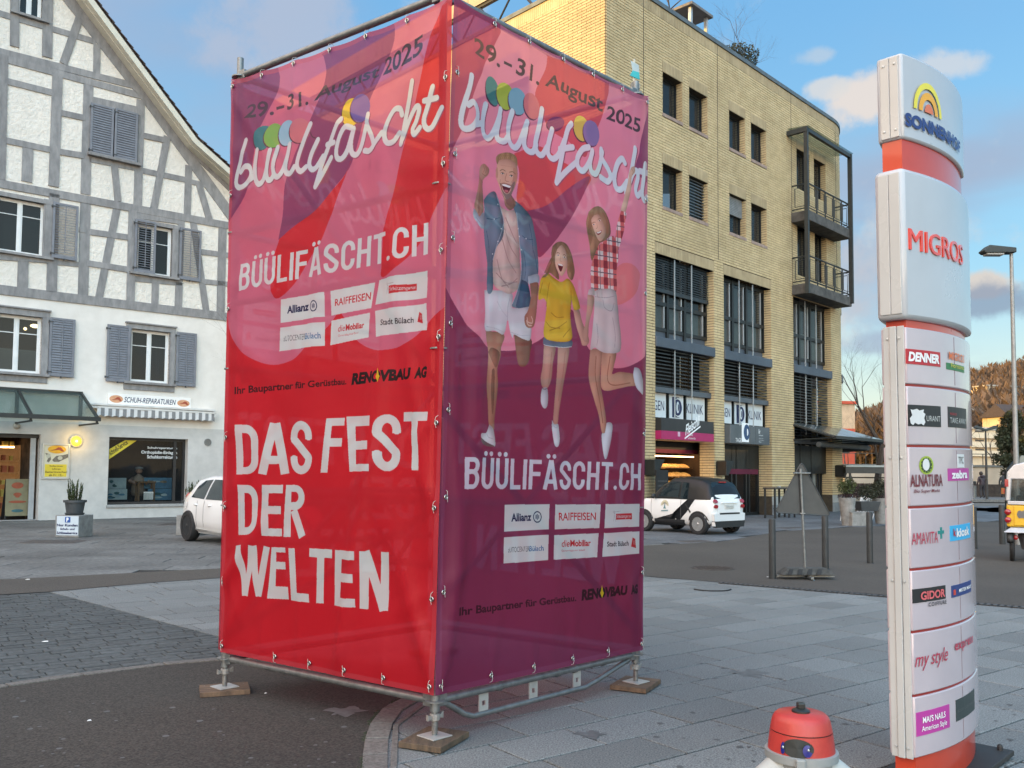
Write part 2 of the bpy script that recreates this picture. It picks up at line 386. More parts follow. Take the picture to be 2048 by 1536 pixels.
if sett_area.data.polygons[0].normal.z<0:sett_area.data.flip_normals()
setl=slab_grid(Fr((0,0),53.0),0.125,[0.20,0.25,0.28],-16,12,-2,18,lambda c:poly_in(c,sett_poly),seed=5,jitter=0.003)
setl=[(x,y,l,dz-0.004,c)for(x,y,l,dz,c)in setl]
_inv=sorted(setl,key=lambda s:(s[4]-CP).length if s[4].x/s[4].y>-0.57 else 99)
_setm={}
for(x,y,ln,dz,c)in _inv[:300]:
 k=ln
 if k not in _setm:
  _setm[k]=slab_mesh(ln,0.125,0.012,0.02,'sett').copy();_setm[k].materials.clear();_setm[k].materials.append(setts)
 p=SF.w(x,y,0);o=mk('sett',_setm[k],None,parent=sett_area);o.location=(p.x,p.y,dz);o.rotation_euler=(0,0,SF.rz)
join_slabs('sett_field',_inv[300:],SF,0.125,setts,sett_area,0.012)
plaza_poly=[g2(-900,1215),g2(-100,1166),g2(445,1138),g2(900,1113),g2(1290,1098),g2(1290,1050),(4,40),(-2,42),(-30,42),(-40,20)]
pl=sheet('plaza',plaza_poly,-0.014,joint)
PF=Fr((0,0),84.0)
pls=slab_grid(PF,0.6,[0.9,1.2,1.5],-45,12,8,46,lambda c:poly_in(c,plaza_poly),seed=8,jitter=0.003)
pls.sort(key=lambda s:(s[4]-CP).length if-0.6<s[4].x/s[4].y<-0.3 else 200)
_pm={}
for(x,y,ln,dz,c)in pls[:120]:
 if ln not in _pm:_pm[ln]=slab_mesh(ln,0.6,0.012,0.02,'pl').copy();_pm[ln].materials.clear();_pm[ln].materials.append(granite_pale)
 p=PF.w(x,y,0);o=mk('slab',_pm[ln],None,parent=pl);o.location=(p.x,p.y,dz-.002);o.rotation_euler=(0,0,PF.rz)
join_slabs('slab_field',pls[120:],PF,0.6,granite_pale,pl,0.012)
fore_poly=[g2(1280,1091),g2(1440,1083),g2(1560,1062),g2(1700,1054),g2(2048,1040),g2(2300,1036),g2(2300,1026),g2(2048,1028),g2(1800,1012),(30,50),(14,42),(3,32),(3,25)]
fc=sheet('forecourt',fore_poly,-0.008,joint)
FF=Fr((0,0),43.6)
fls=slab_grid(FF,0.5,[0.8,1.0,1.2],0,80,-40,40,lambda c:poly_in(c,fore_poly),seed=9,jitter=0.002)
join_slabs('slab_field',[(x,y,l,dz+0.003,c)for(x,y,l,dz,c)in fls],FF,0.5,pm('granite_forecourt',(0.14,0.155,0.168),(0.085,0.097,0.108),10,0.7,0.3,30,vary=0.14,dirt=0.35),fc,0.012)
road_poly=[g2(1200,1147),g2(1300,1154),g2(1450,1166),g2(1750,1189),g2(2048,1214),g2(2700,1268),(60,20),(60,45),g2(2300,1037),g2(2048,1041),g2(1700,1055),g2(1560,1063),g2(1440,1084),g2(1280,1092),g2(900,1108),g2(445,1137),g2(0,1160),g2(-400,1184),g2(-900,1228),g2(-900,1262),g2(-400,1222),g2(0,1190),g2(100,1184),g2(300,1166),g2(445,1156),g2(900,1141)]
sheet('road',road_poly,0.006,asph_road)
kerb_px=[(718,1560),(726,1500),(740,1452),(765,1420),(800,1400),(850,1388),(910,1380)]
kerb_w=smooth_path([(-0.99,3.2,0),(-0.93,4.2,0)]+[G(x,y)for x,y in kerb_px],8)
top_w=smooth_path([G(x,y)for x,y in[(-900,1560),(-400,1448),(0,1379),(150,1356),(300,1336),(440,1322),(640,1318),(800,1340)]],6)
fg=[(-8,-3),(-0.99,-3)]+[tuple(p[:2])for p in kerb_w]+[tuple(p[:2])for p in top_w[::-1]]+[(-8,4)]
sheet('asphalt_patch',fg,0.0065,asph)
kb=bpy.data.objects.new('kerb_band',None);C.objects.link(kb);kb['kind']='structure'
def arclen(path):
 s=[0.0]
 for a,b in zip(path[:-1],path[1:]):s.append(s[-1]+(b-a).length)
 return s
def at_len(path,s,t):
 for i in range(len(s)-1):
  if t<=s[i+1]:
   k=(t-s[i])/(s[i+1]-s[i]+1e-9);p=path[i].lerp(path[i+1],k);d=(path[i+1]-path[i]).normalized();return p,d
 return path[-1],(path[-1]-path[-2]).normalized()
def kerb_stones(path,off,w,ln,z=0.012,name='kerb_stone',mat_=kerbm,rnd=random.Random(2)):
 s=arclen(path);t=0.0
 while t<s[-1]-0.05:
  l=ln*(0.85+0.3*rnd.random());t2=min(t+l,s[-1]);g=0.006
  (p0,d0),(p1,d1)=at_len(path,s,t+g),at_len(path,s,t2-g)
  n0=Vector((d0 .y,-d0 .x,0));n1=Vector((d1 .y,-d1 .x,0));zz=z+rnd.random()*0.004
  a=[p0+n0*off,p1+n1*off,p1+n1*(off+w),p0+n0*(off+w)]
  m=M().prism_xy([(v.x,v.y)for v in a],-0.02,zz)
  mk(name,m,mat_,parent=kb,bevel=0.004);t=t2
kerb_stones(kerb_w,0.0,0.14,0.32);kerb_stones(kerb_w,0.147,0.035,0.9,0.010)
kerb_stones([p for p in top_w],-0.10,0.10,0.55,0.014)
ms=M();s_=arclen(kerb_w);rm=random.Random(5)
for i in range(900):
 t=rm.random()*s_[-1];p,d=at_len(kerb_w,s_,t)
 if math.sin(t*5.1)+math.sin(t*13.7+1)<-0.1:continue
 q=p+Vector((-d.y,d.x,0))*(rm.gauss(0.004,0.010));r=0.004+rm.random()*0.006
 ms.add([(q.x-r,q.y-r,0.006),(q.x+r,q.y-r,0.007),(q.x+r*.6,q.y+r,0.008),(q.x-r*.5,q.y+r,0.006),(q.x,q.y,0.006+r)],[(0,1,4),(1,2,4),(2,3,4),(3,0,4)])
mk('moss',ms,pm('moss_green',(0.028,0.034,0.018),(0.014,0.018,0.010),40,0.95),kind='stuff')
tag(bpy.data.objects['moss'],'thin line of dark moss in the joint beside the curved kerb stones','moss')
da,db=G(1440,1166.5),G(2200,1229);dd=(db-da);L_=dd.length;du=dd.normalized();dn=Vector((-du.y,du.x,0))
dr=bpy.data.objects.new('drain_channel',None);C.objects.link(dr);dr['kind']='structure'
def strip(a,b,o0,o1,z0,z1):return M().prism_xy([tuple((a+dn*o0)[:2]),tuple((b+dn*o0)[:2]),tuple((b+dn*o1)[:2]),tuple((a+dn*o1)[:2])],z0,z1)
mk('channel_bed',strip(da,db,-0.06,0.06,-0.01,0.0085),pm('drain_dark',(0.012,0.012,0.012)),parent=dr)
gm=M();k=0.0
while k<L_:
 a=da+du*k;b=da+du*(k+0.045)
 gm.v+=strip(a,b,-0.055,0.055,0.009,0.016).v;n=len(gm.v)-8
 gm.f+=[tuple(i+n for i in f)for f in strip(a,b,0,1,0,1).f];k+=0.075
mk('grate_bar',gm,pm('cast_iron',(0.11,0.11,0.11),(0.06,0.06,0.06),30,0.6,0.2,metal=0.5),parent=dr,kind='stuff')
def manhole(px,py,r,label,z=0.007):
 p=G(px,py);t=thing('manhole_cover',label,'manhole cover',(p.x,p.y,z),0.4)
 iron=pm('rusty_iron',(0.085,0.07,0.062),(0.045,0.038,0.034),25,0.7,0.5,60,metal=0.4)
 mk('frame',M().lathe([(r,-0.004),(r,0.004),(r-0.03,0.005),(r-0.03,-0.004)],40),iron,parent=t)
 mk('lid',M().lathe([(0,0.002),(r-0.04,0.003),(r-0.04,-0.004)][::-1],40),iron,parent=t)
 m=M()
 for i in range(-5,6):
  for j in range(-5,6):
   if i*i+j*j<28:m.box(i*r/6.6-.018,j*r/6.6-.018,0.002,i*r/6.6+.018,j*r/6.6+.018,0.006)
 mk('stud',m,iron,parent=t,kind='stuff')
manhole(1426,1137,0.37,'round rusty manhole cover in the asphalt lane to the right of the tower')
def plate(px,py,w,d,label,rz=0.2):
 p=G(px,py);t=thing('access_cover',label,'cover plate',(p.x,p.y,0.004),rz)
 mk('plate',M().box(-w/2,-d/2,-0.004,w/2,d/2,0.006),pm('dark_plate',(0.06,0.055,0.05),(0.035,0.03,0.03),12,0.7,0.3),parent=t,bevel=0.003)
 mk('frame',M().box(-w/2-.03,-d/2-.03,-0.004,w/2+.03,d/2+.03,0.003),pm('plate_frame',(0.16,0.155,0.15)),parent=t)
plate(105,1084,1.2,0.85,'dark rectangular cover plate in the plaza in front of the block planter',0.1)
plate(352,1049,0.9,1.3,'dark rectangular cover plate by the wheel of the white hatchback',0.1)
plate(1391,1083,0.8,0.5,'small dark cover plate just in front of the two-tone microcar',0.5)
plate(1582,1056,0.8,0.5,'small dark cover plate behind the triangular warning sign',0.5)
gs=M();rg=random.Random(12)
for i in range(230):
 q=G(1290+rg.random()*760,1180+rg.random()**.6*356)if i<170 else G(-100+rg.random()*800,1395+rg.random()*150);r=.006+rg.random()**2*.016
 gs.add([(q.x+r*math.cos(a)*(1+.2*math.sin(3*a+i)),q.y+r*math.sin(a),.0012 if i<170 else.0078)for a in np.linspace(0,5.6,9)],[tuple(range(9))])
tag(mk('gum_spots',gs,pm('gum_dark',(.10,.105,.105),(.07,.073,.073),20,.8),kind='stuff'),'small dark chewing gum spots trodden into the paving','gum spots')
for px,py,w_,lab in((1500,1347,.16,'dark irregular damp stain on the slabs right of the tower'),(1180,1470,.10,'small dark stain on the slabs in front of the tower'),(690,1425,.14,'dark oily stain on the asphalt under the banner tower')):
 q=G(px,py);tag(mk('stain',M().add([(q.x+w_*(1+.35*math.sin(3*a)+.2*math.sin(7*a))*math.cos(a)*.8,q.y+w_*(.8+.3*math.cos(5*a))*math.sin(a),.0016 if px>800 else.0079)for a in np.linspace(0,6.1,26)],[tuple(range(26))]),pm('stain_dark',(.13,.138,.138),(.08,.085,.084),14,.6),kind='stuff'),lab,'stain')
p=G(1422,1178);ring=M();pts=[(p.x+0.27*math.cos(a),p.y+0.27*math.sin(a),0.006)for a in np.linspace(3.5,6.0,14)]
tag(mk('iron_ring',ring.tube(pts,0.012,6),pm('drain_dark',(0.01,0.01,0.01))),'black arc of an iron ring set in the slabs right of the tower','ring')
rl=random.Random(4)
for i,(x,y,w,lab)in enumerate([(178,1444,0.022,'white paper scrap on the dark asphalt, nearest the lower left corner'),(90,1285,0.045,'small pale twig-like scrap lying on the dark setts at left'),(531,1389,0.02,'tiny white scrap on the asphalt beside the left footing board'),(55,1160,0.05,'pale scrap on the narrow asphalt strip at far left'),(1535,1155,0.03,'white fleck at the foot of the leftmost bollard')]):
 w*=.65;q=G(x,y);m=M().add([(-w,-w*.4,0.009),(w,-w*.5,0.008),(w*.8,w*.5,0.014),(-w*.7,w*.4,0.010),(-w*.1,0,0.016)],[(0,1,4),(1,2,4),(2,3,4),(3,0,4)])
 tag(mk('paper_scrap',m,pm('paper_white',(0.75,0.75,0.72)),loc=(q.x,q.y,0.0),rz=rl.random()*3),lab,'litter','bits of litter on the ground')
# ================================================================ TIMBER-FRAMED HOUSE (left)
H=Fr(G(220,1037),48.5)
c1=lambda x,y:(x/3.2,y/3.2)
c2=lambda x,y:(x/3.2,380+y/3.2)
c3=lambda x,y:(x/3.84,760+y/3.84)
def hl(c,x,y,off=0.0):return H.loc(*c(x,y),off)
plaster=pm('rough_plaster',(0.78,0.745,0.68),(0.69,0.66,0.60),5,0.9,2.2,9,dirt=0.06)
plaster_s=pm('smooth_plaster',(0.75,0.725,0.68),(0.69,0.665,0.62),3,0.9,0.5,60,dirt=0.08)
plaster_g=pm('grey_plaster',(0.58,0.565,0.54),(0.50,0.49,0.47),3,0.9,0.6,60,dirt=0.12)
timber=pm('grey_painted_timber',(0.29,0.288,0.288),(0.20,0.20,0.205),7,0.75,1.0,30,vary=0.10,dirt=.12,stretch=(1,1,0.35))
shut_m=pm('shutter_paint',(0.185,0.20,0.23),(0.15,0.162,0.19),5,0.6,0.2,40,vary=0.03)
white_pvc=pm('white_window_frame',(0.74,0.76,0.76),(0.68,0.70,0.70),4,0.4)
glass=glass_mat('window_glass',(0.015,0.02,0.024),0.30)
glass_clear=glass_mat('shop_glass',(0.012,0.015,0.018),0.62)
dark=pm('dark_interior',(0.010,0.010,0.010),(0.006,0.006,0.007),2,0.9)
steel_dk=pm('dark_green_steel',(0.016,0.021,0.021),(0.011,0.014,0.015),8,0.45,0.1,30)
house=thing('timber_framed_house','white half-timbered gable house with grey beams, shutters and a cobbler shop at ground level','house',H.o,H.rz)
k0,k1,k2=H.loc(150,0),H.loc(372,295),H.loc(459,372)
def ln(p,q):return((q[1]-p[1])/(q[0]-p[0]),p[1]-(q[1]-p[1])/(q[0]-p[0])*p[0])
la,lb=ln(k0,k1),ln(k1,k2)
xL=H.loc(-420,700)[0];apex_x=H.loc(50,0)[0];xR=H.loc(545,900)[0]
apex=(apex_x,la[0]*apex_x+la[1]);eave=(xR+0.9,lb[0]*(xR+0.9)+lb[1])
def clip(poly,a,b):
 out=[];n=len(poly)
 for i in range(n):
  p,q=poly[i],poly[(i+1)%n];fp,fq=a*p[0]+b-p[1],a*q[0]+b-q[1]
  if fp>=0:out.append(p)
  if(fp>=0)!=(fq>=0):t=fp/(fp-fq);out.append((p[0]+(q[0]-p[0])*t,p[1]+(q[1]-p[1])*t))
 return out
def wall_cells(x0,x1,z0,z1,ops,y=0.0,clipf=None,rev=0.25,extra_z=()):
 m=M();xs=sorted({x0,x1,*[o[0]for o in ops],*[o[2]for o in ops]});zs=sorted({z0,z1,*[o[1]for o in ops],*[o[3]for o in ops],*extra_z})
 xs=[x for x in xs if x0<=x<=x1];zs=[z for z in zs if z0<=z<=z1]
 for i in range(len(xs)-1):
  for j in range(len(zs)-1):
   cx_,cz_=(xs[i]+xs[i+1])/2,(zs[j]+zs[j+1])/2
   if any(o[0]<cx_<o[2]and o[1]<cz_<o[3]for o in ops):continue
   p=[(xs[i],zs[j]),(xs[i+1],zs[j]),(xs[i+1],zs[j+1]),(xs[i],zs[j+1])]
   if clipf:p=clipf(p,cz_)
   if len(p)>2:m.add([(a,y,b)for a,b in p],[tuple(range(len(p)))])
 for(a,b,c,d)in ops:
  d_=y+rev
  m.add([(a,y,b),(a,d_,b),(a,d_,d),(a,y,d)],[(0,1,2,3)]);m.add([(c,y,b),(c,d_,b),(c,d_,d),(c,y,d)],[(3,2,1,0)])
  m.add([(a,y,d),(a,d_,d),(c,d_,d),(c,y,d)],[(0,1,2,3)]);m.add([(a,y,b),(a,d_,b),(c,d_,b),(c,y,b)],[(3,2,1,0)])
 return m
def rect(c,tl,br,off=0.0,tr=None,bl=None):
 a,b=hl(c,*tl,off),hl(c,*br,off);z1=a[1]if tr is None else(a[1]+hl(c,*tr,off)[1])/2;z0=b[1]if bl is None else(b[1]+hl(c,*bl,off)[1])/2
 return(min(a[0],b[0]),min(z0,z1),max(a[0],b[0]),max(z0,z1))
o_shop=rect(c3,(838,440),(1430,946),tr=(1448,452),bl=(820,965))
o_door=(xL+3.5,0.02,hl(c3,312,418)[0],hl(c3,312,418)[1])
o_w2=rect(c2,(840,888),(1078,1245),tr=(1085,912),bl=(830,1222))
zb1,zt1=o_w2[1],o_w2[3]
x1r=hl(c2,270,810)[0];o_w1=(2*hl(c2,108,1000)[0]-x1r,hl(c2,262,1180)[1],x1r,hl(c2,270,818)[1])
x3r=hl(c2,290,90)[0];o_w3=(2*hl(c2,130,250)[0]-x3r,hl(c2,282,430)[1],x3r,hl(c2,290,92)[1])
x4a,x4b=hl(c2,880,300)[0],hl(c2,1102,300)[0];o_w4=(x4a,hl(c2,1092,560)[1],x4b,hl(c2,1100,250)[1])
o_w5=rect(c1,(588,668),(878,1040),tr=(880,735),bl=(578,985))
x6r=hl(c1,268,60)[0];o_w6=(hl(c1,112,60)[0],hl(c1,262,128)[1],x6r,hl(c1,262,128)[1]+1.7)
z_mid=hl(c2,700,735)[1]
z_gf=hl(c3,1300,365)[1]
ll_l=(-la[0],apex[1]+la[0]*apex_x)
def cf(p,cz):p=clip(p,*(la if cz>k1[1]else lb));return clip(p,*ll_l)if len(p)>2 else p
mk('gable_wall',wall_cells(xL,xR,z_mid,apex[1],[o_w3,o_w4,o_w5,o_w6],0.0,cf,0.22,extra_z=(k1[1],)),plaster,parent=house)
mk('first_floor_wall',wall_cells(xL,xR,z_gf,z_mid,[o_w1,o_w2],0.0,None,0.22),plaster_s,parent=house)
mk('ground_floor_wall',wall_cells(xL,xR,0.0,z_gf,[o_shop,o_door],-0.02,None,0.32),plaster_g,parent=house)
mk('side_wall',M().add([(xR,-.02,0),(xR,11,0),(xR,11,eave[1]+.3),(xR,-.02,eave[1]+.3)],[(0,1,2,3)]).add([(xL,0,0),(xL,11,0),(xL,11,8),(xL,0,8)],[(3,2,1,0)]),plaster_s,parent=house)
BE=[]
def beam(c,a,b,w,cc=None):BE.append((hl(c,*a),hl(cc or c,*b),w))
beam(c1,(-400,-30),(612,268),.20);beam(c1,(-500,205),(884,556),.23);beam(c1,(-500,235),(952,628),.23)
beam(c1,(28,517),(345,597),.21);beam(c1,(385,722),(545,757),.20);beam(c1,(15,895),(335,962),.20);beam(c1,(370,970),(535,998),.20)
beam(c1,(-500,1085),(1500,1452),.26);beam(c1,(915,868),(1062,900),.20);beam(c1,(570,1018),(898,1082),.20);beam(c1,(905,1092),(1192,1152),.20)
beam(c1,(1215,1163),(1345,1192),.18);beam(c1,(588,645),(884,710),.28)
beam(c2,(570,268),(835,306),.20);beam(c2,(505,252),(548,260),.18);beam(c2,(553,468),(832,512),.20);beam(c2,(-500,578),(1500,818),.30)
beam(c2,(-400,398),(342,452),.20);beam(c2,(340,462),(512,478),.16);beam(c2,(848,566),(1165,596),.20);beam(c2,(1285,396),(1500,424),.20);beam(c2,(1288,584),(1500,608),.18)
beam(c2,(860,152),(1165,196),.30)
beam(c1,(95,-60),(92,300),.26);beam(c1,(308,-60),(300,368),.30);beam(c1,(20,350),(2,1150),.28);beam(c1,(368,470),(342,1195),.31);beam(c1,(566,535),(546,1245),.31)
beam(c2,(548,45),(530,680),.32);beam(c1,(900,640),(880,1315),.28);beam(c1,(620,285),(617,470),.22);beam(c1,(178,950),(170,1165),.31);beam(c1,(1207,1060),(1196,1375),.24)
beam(c2,(148,455),(142,630),.30);beam(c2,(347,25),(328,655),.31);beam(c2,(848,130),(833,712),.27);beam(c2,(994,585),(990,738),.24);beam(c2,(1146,590),(1140,756),.26)
beam(c2,(1160,190),(1146,585),.24);beam(c2,(1424,240),(1410,796),.30);beam(c2,(303,60),(290,450),.20)
beam(c1,(508,115),(404,410),.24);beam(c1,(1070,875),(983,1335),.24);beam(c1,(730,1045),(754,1290),.22);beam(c1,(1268,1165),(1338,1405),.24)
beam(c2,(752,95),(632,695),.24);beam(c2,(1236,205),(1320,785),.24)
beam(c1,(405,-50),(905,590),.40);beam(c1,(862,525),(1500,1410),.40);beam(c1,(1215,960),(1500,1235),.22)
for i,(a,b,w)in enumerate(BE):
 a,b=Vector(a),Vector(b)
 if b.y>ll_l[0]*b.x+ll_l[1]:a,b=b,a
 for _ in range(60):
  if a.y>ll_l[0]*a.x+ll_l[1]-.1:a=a+(b-a)*.03
 d=(b-a).normalized();n=Vector((-d.y,d.x))*(w/2)
 pts=[a+n,b+n,b-n,a-n];y=-0.028-(i%9)*0.0025
 if b.x>xR:pass
 mk('timber',M().prism_xz([(p.x,p.y)for p in pts],y,0.02),timber,parent=house,bevel=0.006)
def off_path(pts,d):
 out=[]
 for i,p in enumerate(pts):
  q0,q1=Vector(pts[max(i-1,0)]),Vector(pts[min(i+1,len(pts)-1)]);t=(q1-q0).normalized();out.append((p[0]-t.y*d,p[1]+t.x*d))
 return out
rp=[apex,k1,eave];OV=-0.75
cream=pm('cream_boards',(0.60,0.59,0.50),(0.52,0.51,0.43),4,0.7,0.2,40)
mk('soffit',M().prism_xz(rp+off_path(rp,0.06)[::-1],OV+0.05,11),cream,parent=house)
mk('bargeboard',M().prism_xz(off_path(rp,-0.03)+off_path(rp,0.16)[::-1],OV,OV+0.05),cream,parent=house)
mk('soffit_trim',M().prism_xz(off_path(rp,-0.035)+off_path(rp,-0.002)[::-1],OV+0.30,OV+0.33),cream,parent=house)
tile_m=pm('dark_roof_tile',(0.070,0.052,0.046),(0.035,0.028,0.026),12,0.85,0.4,40,vary=0.2)
mk('roof',M().prism_xz(off_path(rp,0.16)+off_path(rp,0.20)[::-1],OV+0.01,11),tile_m,parent=house)
for a,b in((apex,k1),(k1,eave)):
 a,b=Vector(a),Vector(b);d=(b-a).normalized();n=Vector((-d.y,d.x));L_=(b-a).length;k=0.0
 while k<L_-.1:
  p=a+d*k+n*0.215;q=p+d*0.36+n*0.035
  mk('roof_tile',M().prism_xz([(p.x,p.y),(q.x,q.y),(q.x+n.x*.03,q.y+n.y*.03),(p.x+n.x*.02,p.y+n.y*.02)],OV-0.03,OV+0.22),tile_m,parent=house);k+=0.30
mk('left_roof',M().prism_xz([apex,(apex[0]-8,apex[1]+la[0]*8),(apex[0]-8,apex[1]+la[0]*8+.3),(apex[0],apex[1]+.3)],OV,11),tile_m,parent=house)
mk('attic_back',M().box(o_w5[0]-.1,.25,o_w5[1]-.1,o_w5[2]+.1,.3,o_w5[3]+.1),dark,parent=house)
def casement(o,y,cols,transom=None,fr=0.055,mull=0.07,blind=None,name='window',glz=None,fm=None,parent=None,back=True):
 """window as frame with its panes as sub-parts"""
 x0,z0,x1,z1=o;fm=fm or white_pvc;parent=parent or house;glz=glz or glass;m=M()
 m.box(x0,y,z0,x0+fr,y+.06,z1);m.box(x1-fr,y,z0,x1,y+.06,z1);m.box(x0+fr,y,z1-fr,x1-fr,y+.06,z1);m.box(x0+fr,y,z0,x1-fr,y+.06,z0+fr)
 xs=[x0+fr]+[x0+(x1-x0)*c for c in cols]+[x1-fr]
 for c in cols:xc=x0+(x1-x0)*c;m.box(xc-mull/2,y-.012,z0+fr,xc+mull/2,y+.06,z1-fr)
 f=mk(name,m,fm,parent=parent)
 zt=z0+(z1-z0)*transom if transom else None
 for i in range(len(xs)-1):
  a=xs[i]+(mull/2 if i else 0);b=xs[i+1]-(mull/2 if i<len(xs)-2 else 0)
  if fm is white_pvc:
   s=M();e=.04;yy=y+.008
   s.box(a,yy,z0+fr,a+e,yy+.04,z1-fr);s.box(b-e,yy,z0+fr,b,yy+.04,z1-fr);s.box(a+e,yy,z1-fr-e,b-e,yy+.04,z1-fr);s.box(a+e,yy,z0+fr,b-e,yy+.04,z0+fr+e)
   if zt:s.box(a+e,yy+.005,zt-.012,b-e,yy+.035,zt+.012)
   mk('sash',s,fm,parent=f);a+=e;b-=e
  elif zt:mk('transom',M().box(a,y+.005,zt-.03,b,y+.05,zt+.03),fm,parent=f)
  for(c,d)in([(z0+fr,zt),(zt,z1-fr)]if zt else[(z0+fr,z1-fr)]):
   mk('pane',M().add([(a,y+.03,c),(b,y+.03,c),(b,y+.03,d),(a,y+.03,d)],[(0,1,2,3)]),glz,parent=f)
  if blind:mk('blind',M().box(a,y+.07,z0+fr,b,y+.075,z0+(z1-z0)*blind[0]),blind[1],parent=f)
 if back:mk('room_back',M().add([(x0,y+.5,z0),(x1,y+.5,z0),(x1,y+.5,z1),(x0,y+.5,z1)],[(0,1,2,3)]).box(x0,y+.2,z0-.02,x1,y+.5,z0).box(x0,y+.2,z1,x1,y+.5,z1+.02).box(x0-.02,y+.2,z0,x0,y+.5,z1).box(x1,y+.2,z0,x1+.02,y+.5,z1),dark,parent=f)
 return f
pale_blind=pm('pale_blind',(0.42,0.50,0.50),(0.36,0.44,0.44),30,0.8,stretch=(.2,.2,6))
curtain=pm('blue_curtain',(0.05,0.07,0.12),(0.02,0.03,0.05),9,0.8,stretch=(3,3,.1))
W={}
W[1]=casement(o_w1,.13,[0.5],.70,blind=(.42,pale_blind));W[2]=casement(o_w2,.13,[0.5],.70)
W[3]=casement(o_w3,.13,[0.5],.72);W[4]=casement(o_w4,.13,[0.5],.66);W[6]=casement(o_w6,.13,[0.5],.45)
mk('curtain',M().box(o_w2[0]+.75,.28,o_w2[1],o_w2[2]-.02,.30,o_w2[3]),curtain,parent=W[2])
lamp_em=pm('lamp_warm',(1,.8,.5),emit=((1,.72,.35),3.0))
_lx,_lz=hl(c2,225,870,.4);mk('ceiling_lamp',M().ball((_lx,.42,_lz),.09,10,6,(1.6,1,.7)).ball((_lx-.28,.42,_lz-.12),.05),lamp_em,parent=W[1])
def surround(o,w=0.16,top=.16,y=-0.075,sill=True,hood=False,side=(1,1)):
 x0,z0,x1,z1=o;m=M()
 if side[0]:m.box(x0-w,y,z0,x0,.10,z1)
 if side[1]:m.box(x1,y,z0,x1+w,.10,z1)
 m.box(x0-w,y-.003,z1,x1+w,.10,z1+top)
 mk('window_surround',m,timber,parent=house,bevel=.005)
 if hood:mk('window_hood',M().box(x0-w-.04,y-.06,z1+top,x1+w+.04,.02,z1+top+.05),timber,parent=house,bevel=.005)
 if sill:mk('window_sill',M().box(x0-w-.05,y-.09,z0-.08,x1+w+.05,.12,z0),timber,parent=house,bevel=.006);
surround(o_w1,.20,.20,hood=True);surround(o_w2,.17,.17,hood=True);surround(o_w3,.22,.14,y=-.07);surround(o_w4,.20,.14,y=-.07);surround(o_w6,.16,.1,y=-.06);surround(o_w5,.03,.03,y=-.06)
for o in(o_w1,o_w2):mk('sill_apron',M().box(o[0]-.2,-.05,o[1]-.28,o[2]+.2,.0,o[1]-.083),timber,parent=house,bevel=.005)
def shutter(x0,z0,x1,z1,y=-0.12,ang=0.0,open_=0.35,rod=True):
 f=M();e=.07;t=.04
 f.box(x0,y,z0,x0+e,y+t,z1);f.box(x1-e,y,z0,x1,y+t,z1);f.box(x0+e,y,z1-e,x1-e,y+t,z1);f.box(x0+e,y,z0,x1-e,y+t,z0+e*1.6)
 s=mk('shutter',f,shut_m,parent=house,bevel=.004)
 sl=M();z=z0+e*1.6+.02;h=.028+.012*open_;tl=.070*(1-open_)+.012
 while z<z1-e-.02:
  sl.add([(x0+e,y+.002,z),(x1-e,y+.002,z),(x1-e,y+.036,z+tl),(x0+e,y+.036,z+tl),(x0+e,y+.002,z-.008),(x1-e,y+.002,z-.008),(x1-e,y+.036,z+tl-.008),(x0+e,y+.036,z+tl-.008)],[(3,2,1,0),(4,5,6,7),(0,1,5,4),(2,3,7,6),(1,2,6,5),(3,0,4,7)])
  z+=.082
 mk('slat',sl,shut_m,parent=s,kind='stuff')
 if rod:mk('rod',M().box((x0+x1)/2-.012,y-.014,z0+.2,(x0+x1)/2+.012,y-.001,z1-e),shut_m,parent=s)
 for zz in(z0+.12,z1-.16):mk('hinge',M().box(x0-.03,y-.012,zz,x0+.10,y-.001,zz+.035).box(x0-.04,y-.02,zz-.02,x0-.015,y+.03,zz+.055),pm('hinge_iron',(.05,.055,.06)),parent=s)
 mk('shutter_catch',M().box((x0+x1)/2-.03,y-.03,z0-.05,(x0+x1)/2+.01,y+.02,z0+.01),pm('hinge_iron',(.05,.055,.06)),parent=s)
 return s
def shrect(c,tl,tr,br,y=-0.12):
 a,b,d=hl(c,*tl,y),hl(c,*tr,y),hl(c,*br,y);return(a[0],d[1],b[0],(a[1]+b[1])/2)
for c,tl,tr,br,op in[(c2,(322,812),(485,830),(465,1200),.1),(c2,(690,856),(838,874),(825,1232),.1),(c2,(1133,905),(1262,920),(1250,1260),.1),
(c2,(342,80),(505,98),(497,455),.9),(c2,(868,185),(1003,205),(990,540),.9),(c2,(1155,240),(1292,258),(1283,588),.9),
(c1,(585,655),(733,690),(722,1018),.1),(c1,(740,692),(886,722),(880,1048),.1)]:
 r=shrect(c,tl,tr,br);shutter(r[0],r[1],r[2],r[3],open_=op,rod=(c is c2))
if True:
 a=hl(c1,562,988,-.1);b=hl(c1,900,1062,-.1);mk('window_sill',M().box(a[0],-.2,b[1]-.02,b[0],.05,b[1]+.06),timber,parent=house,bevel=.005)
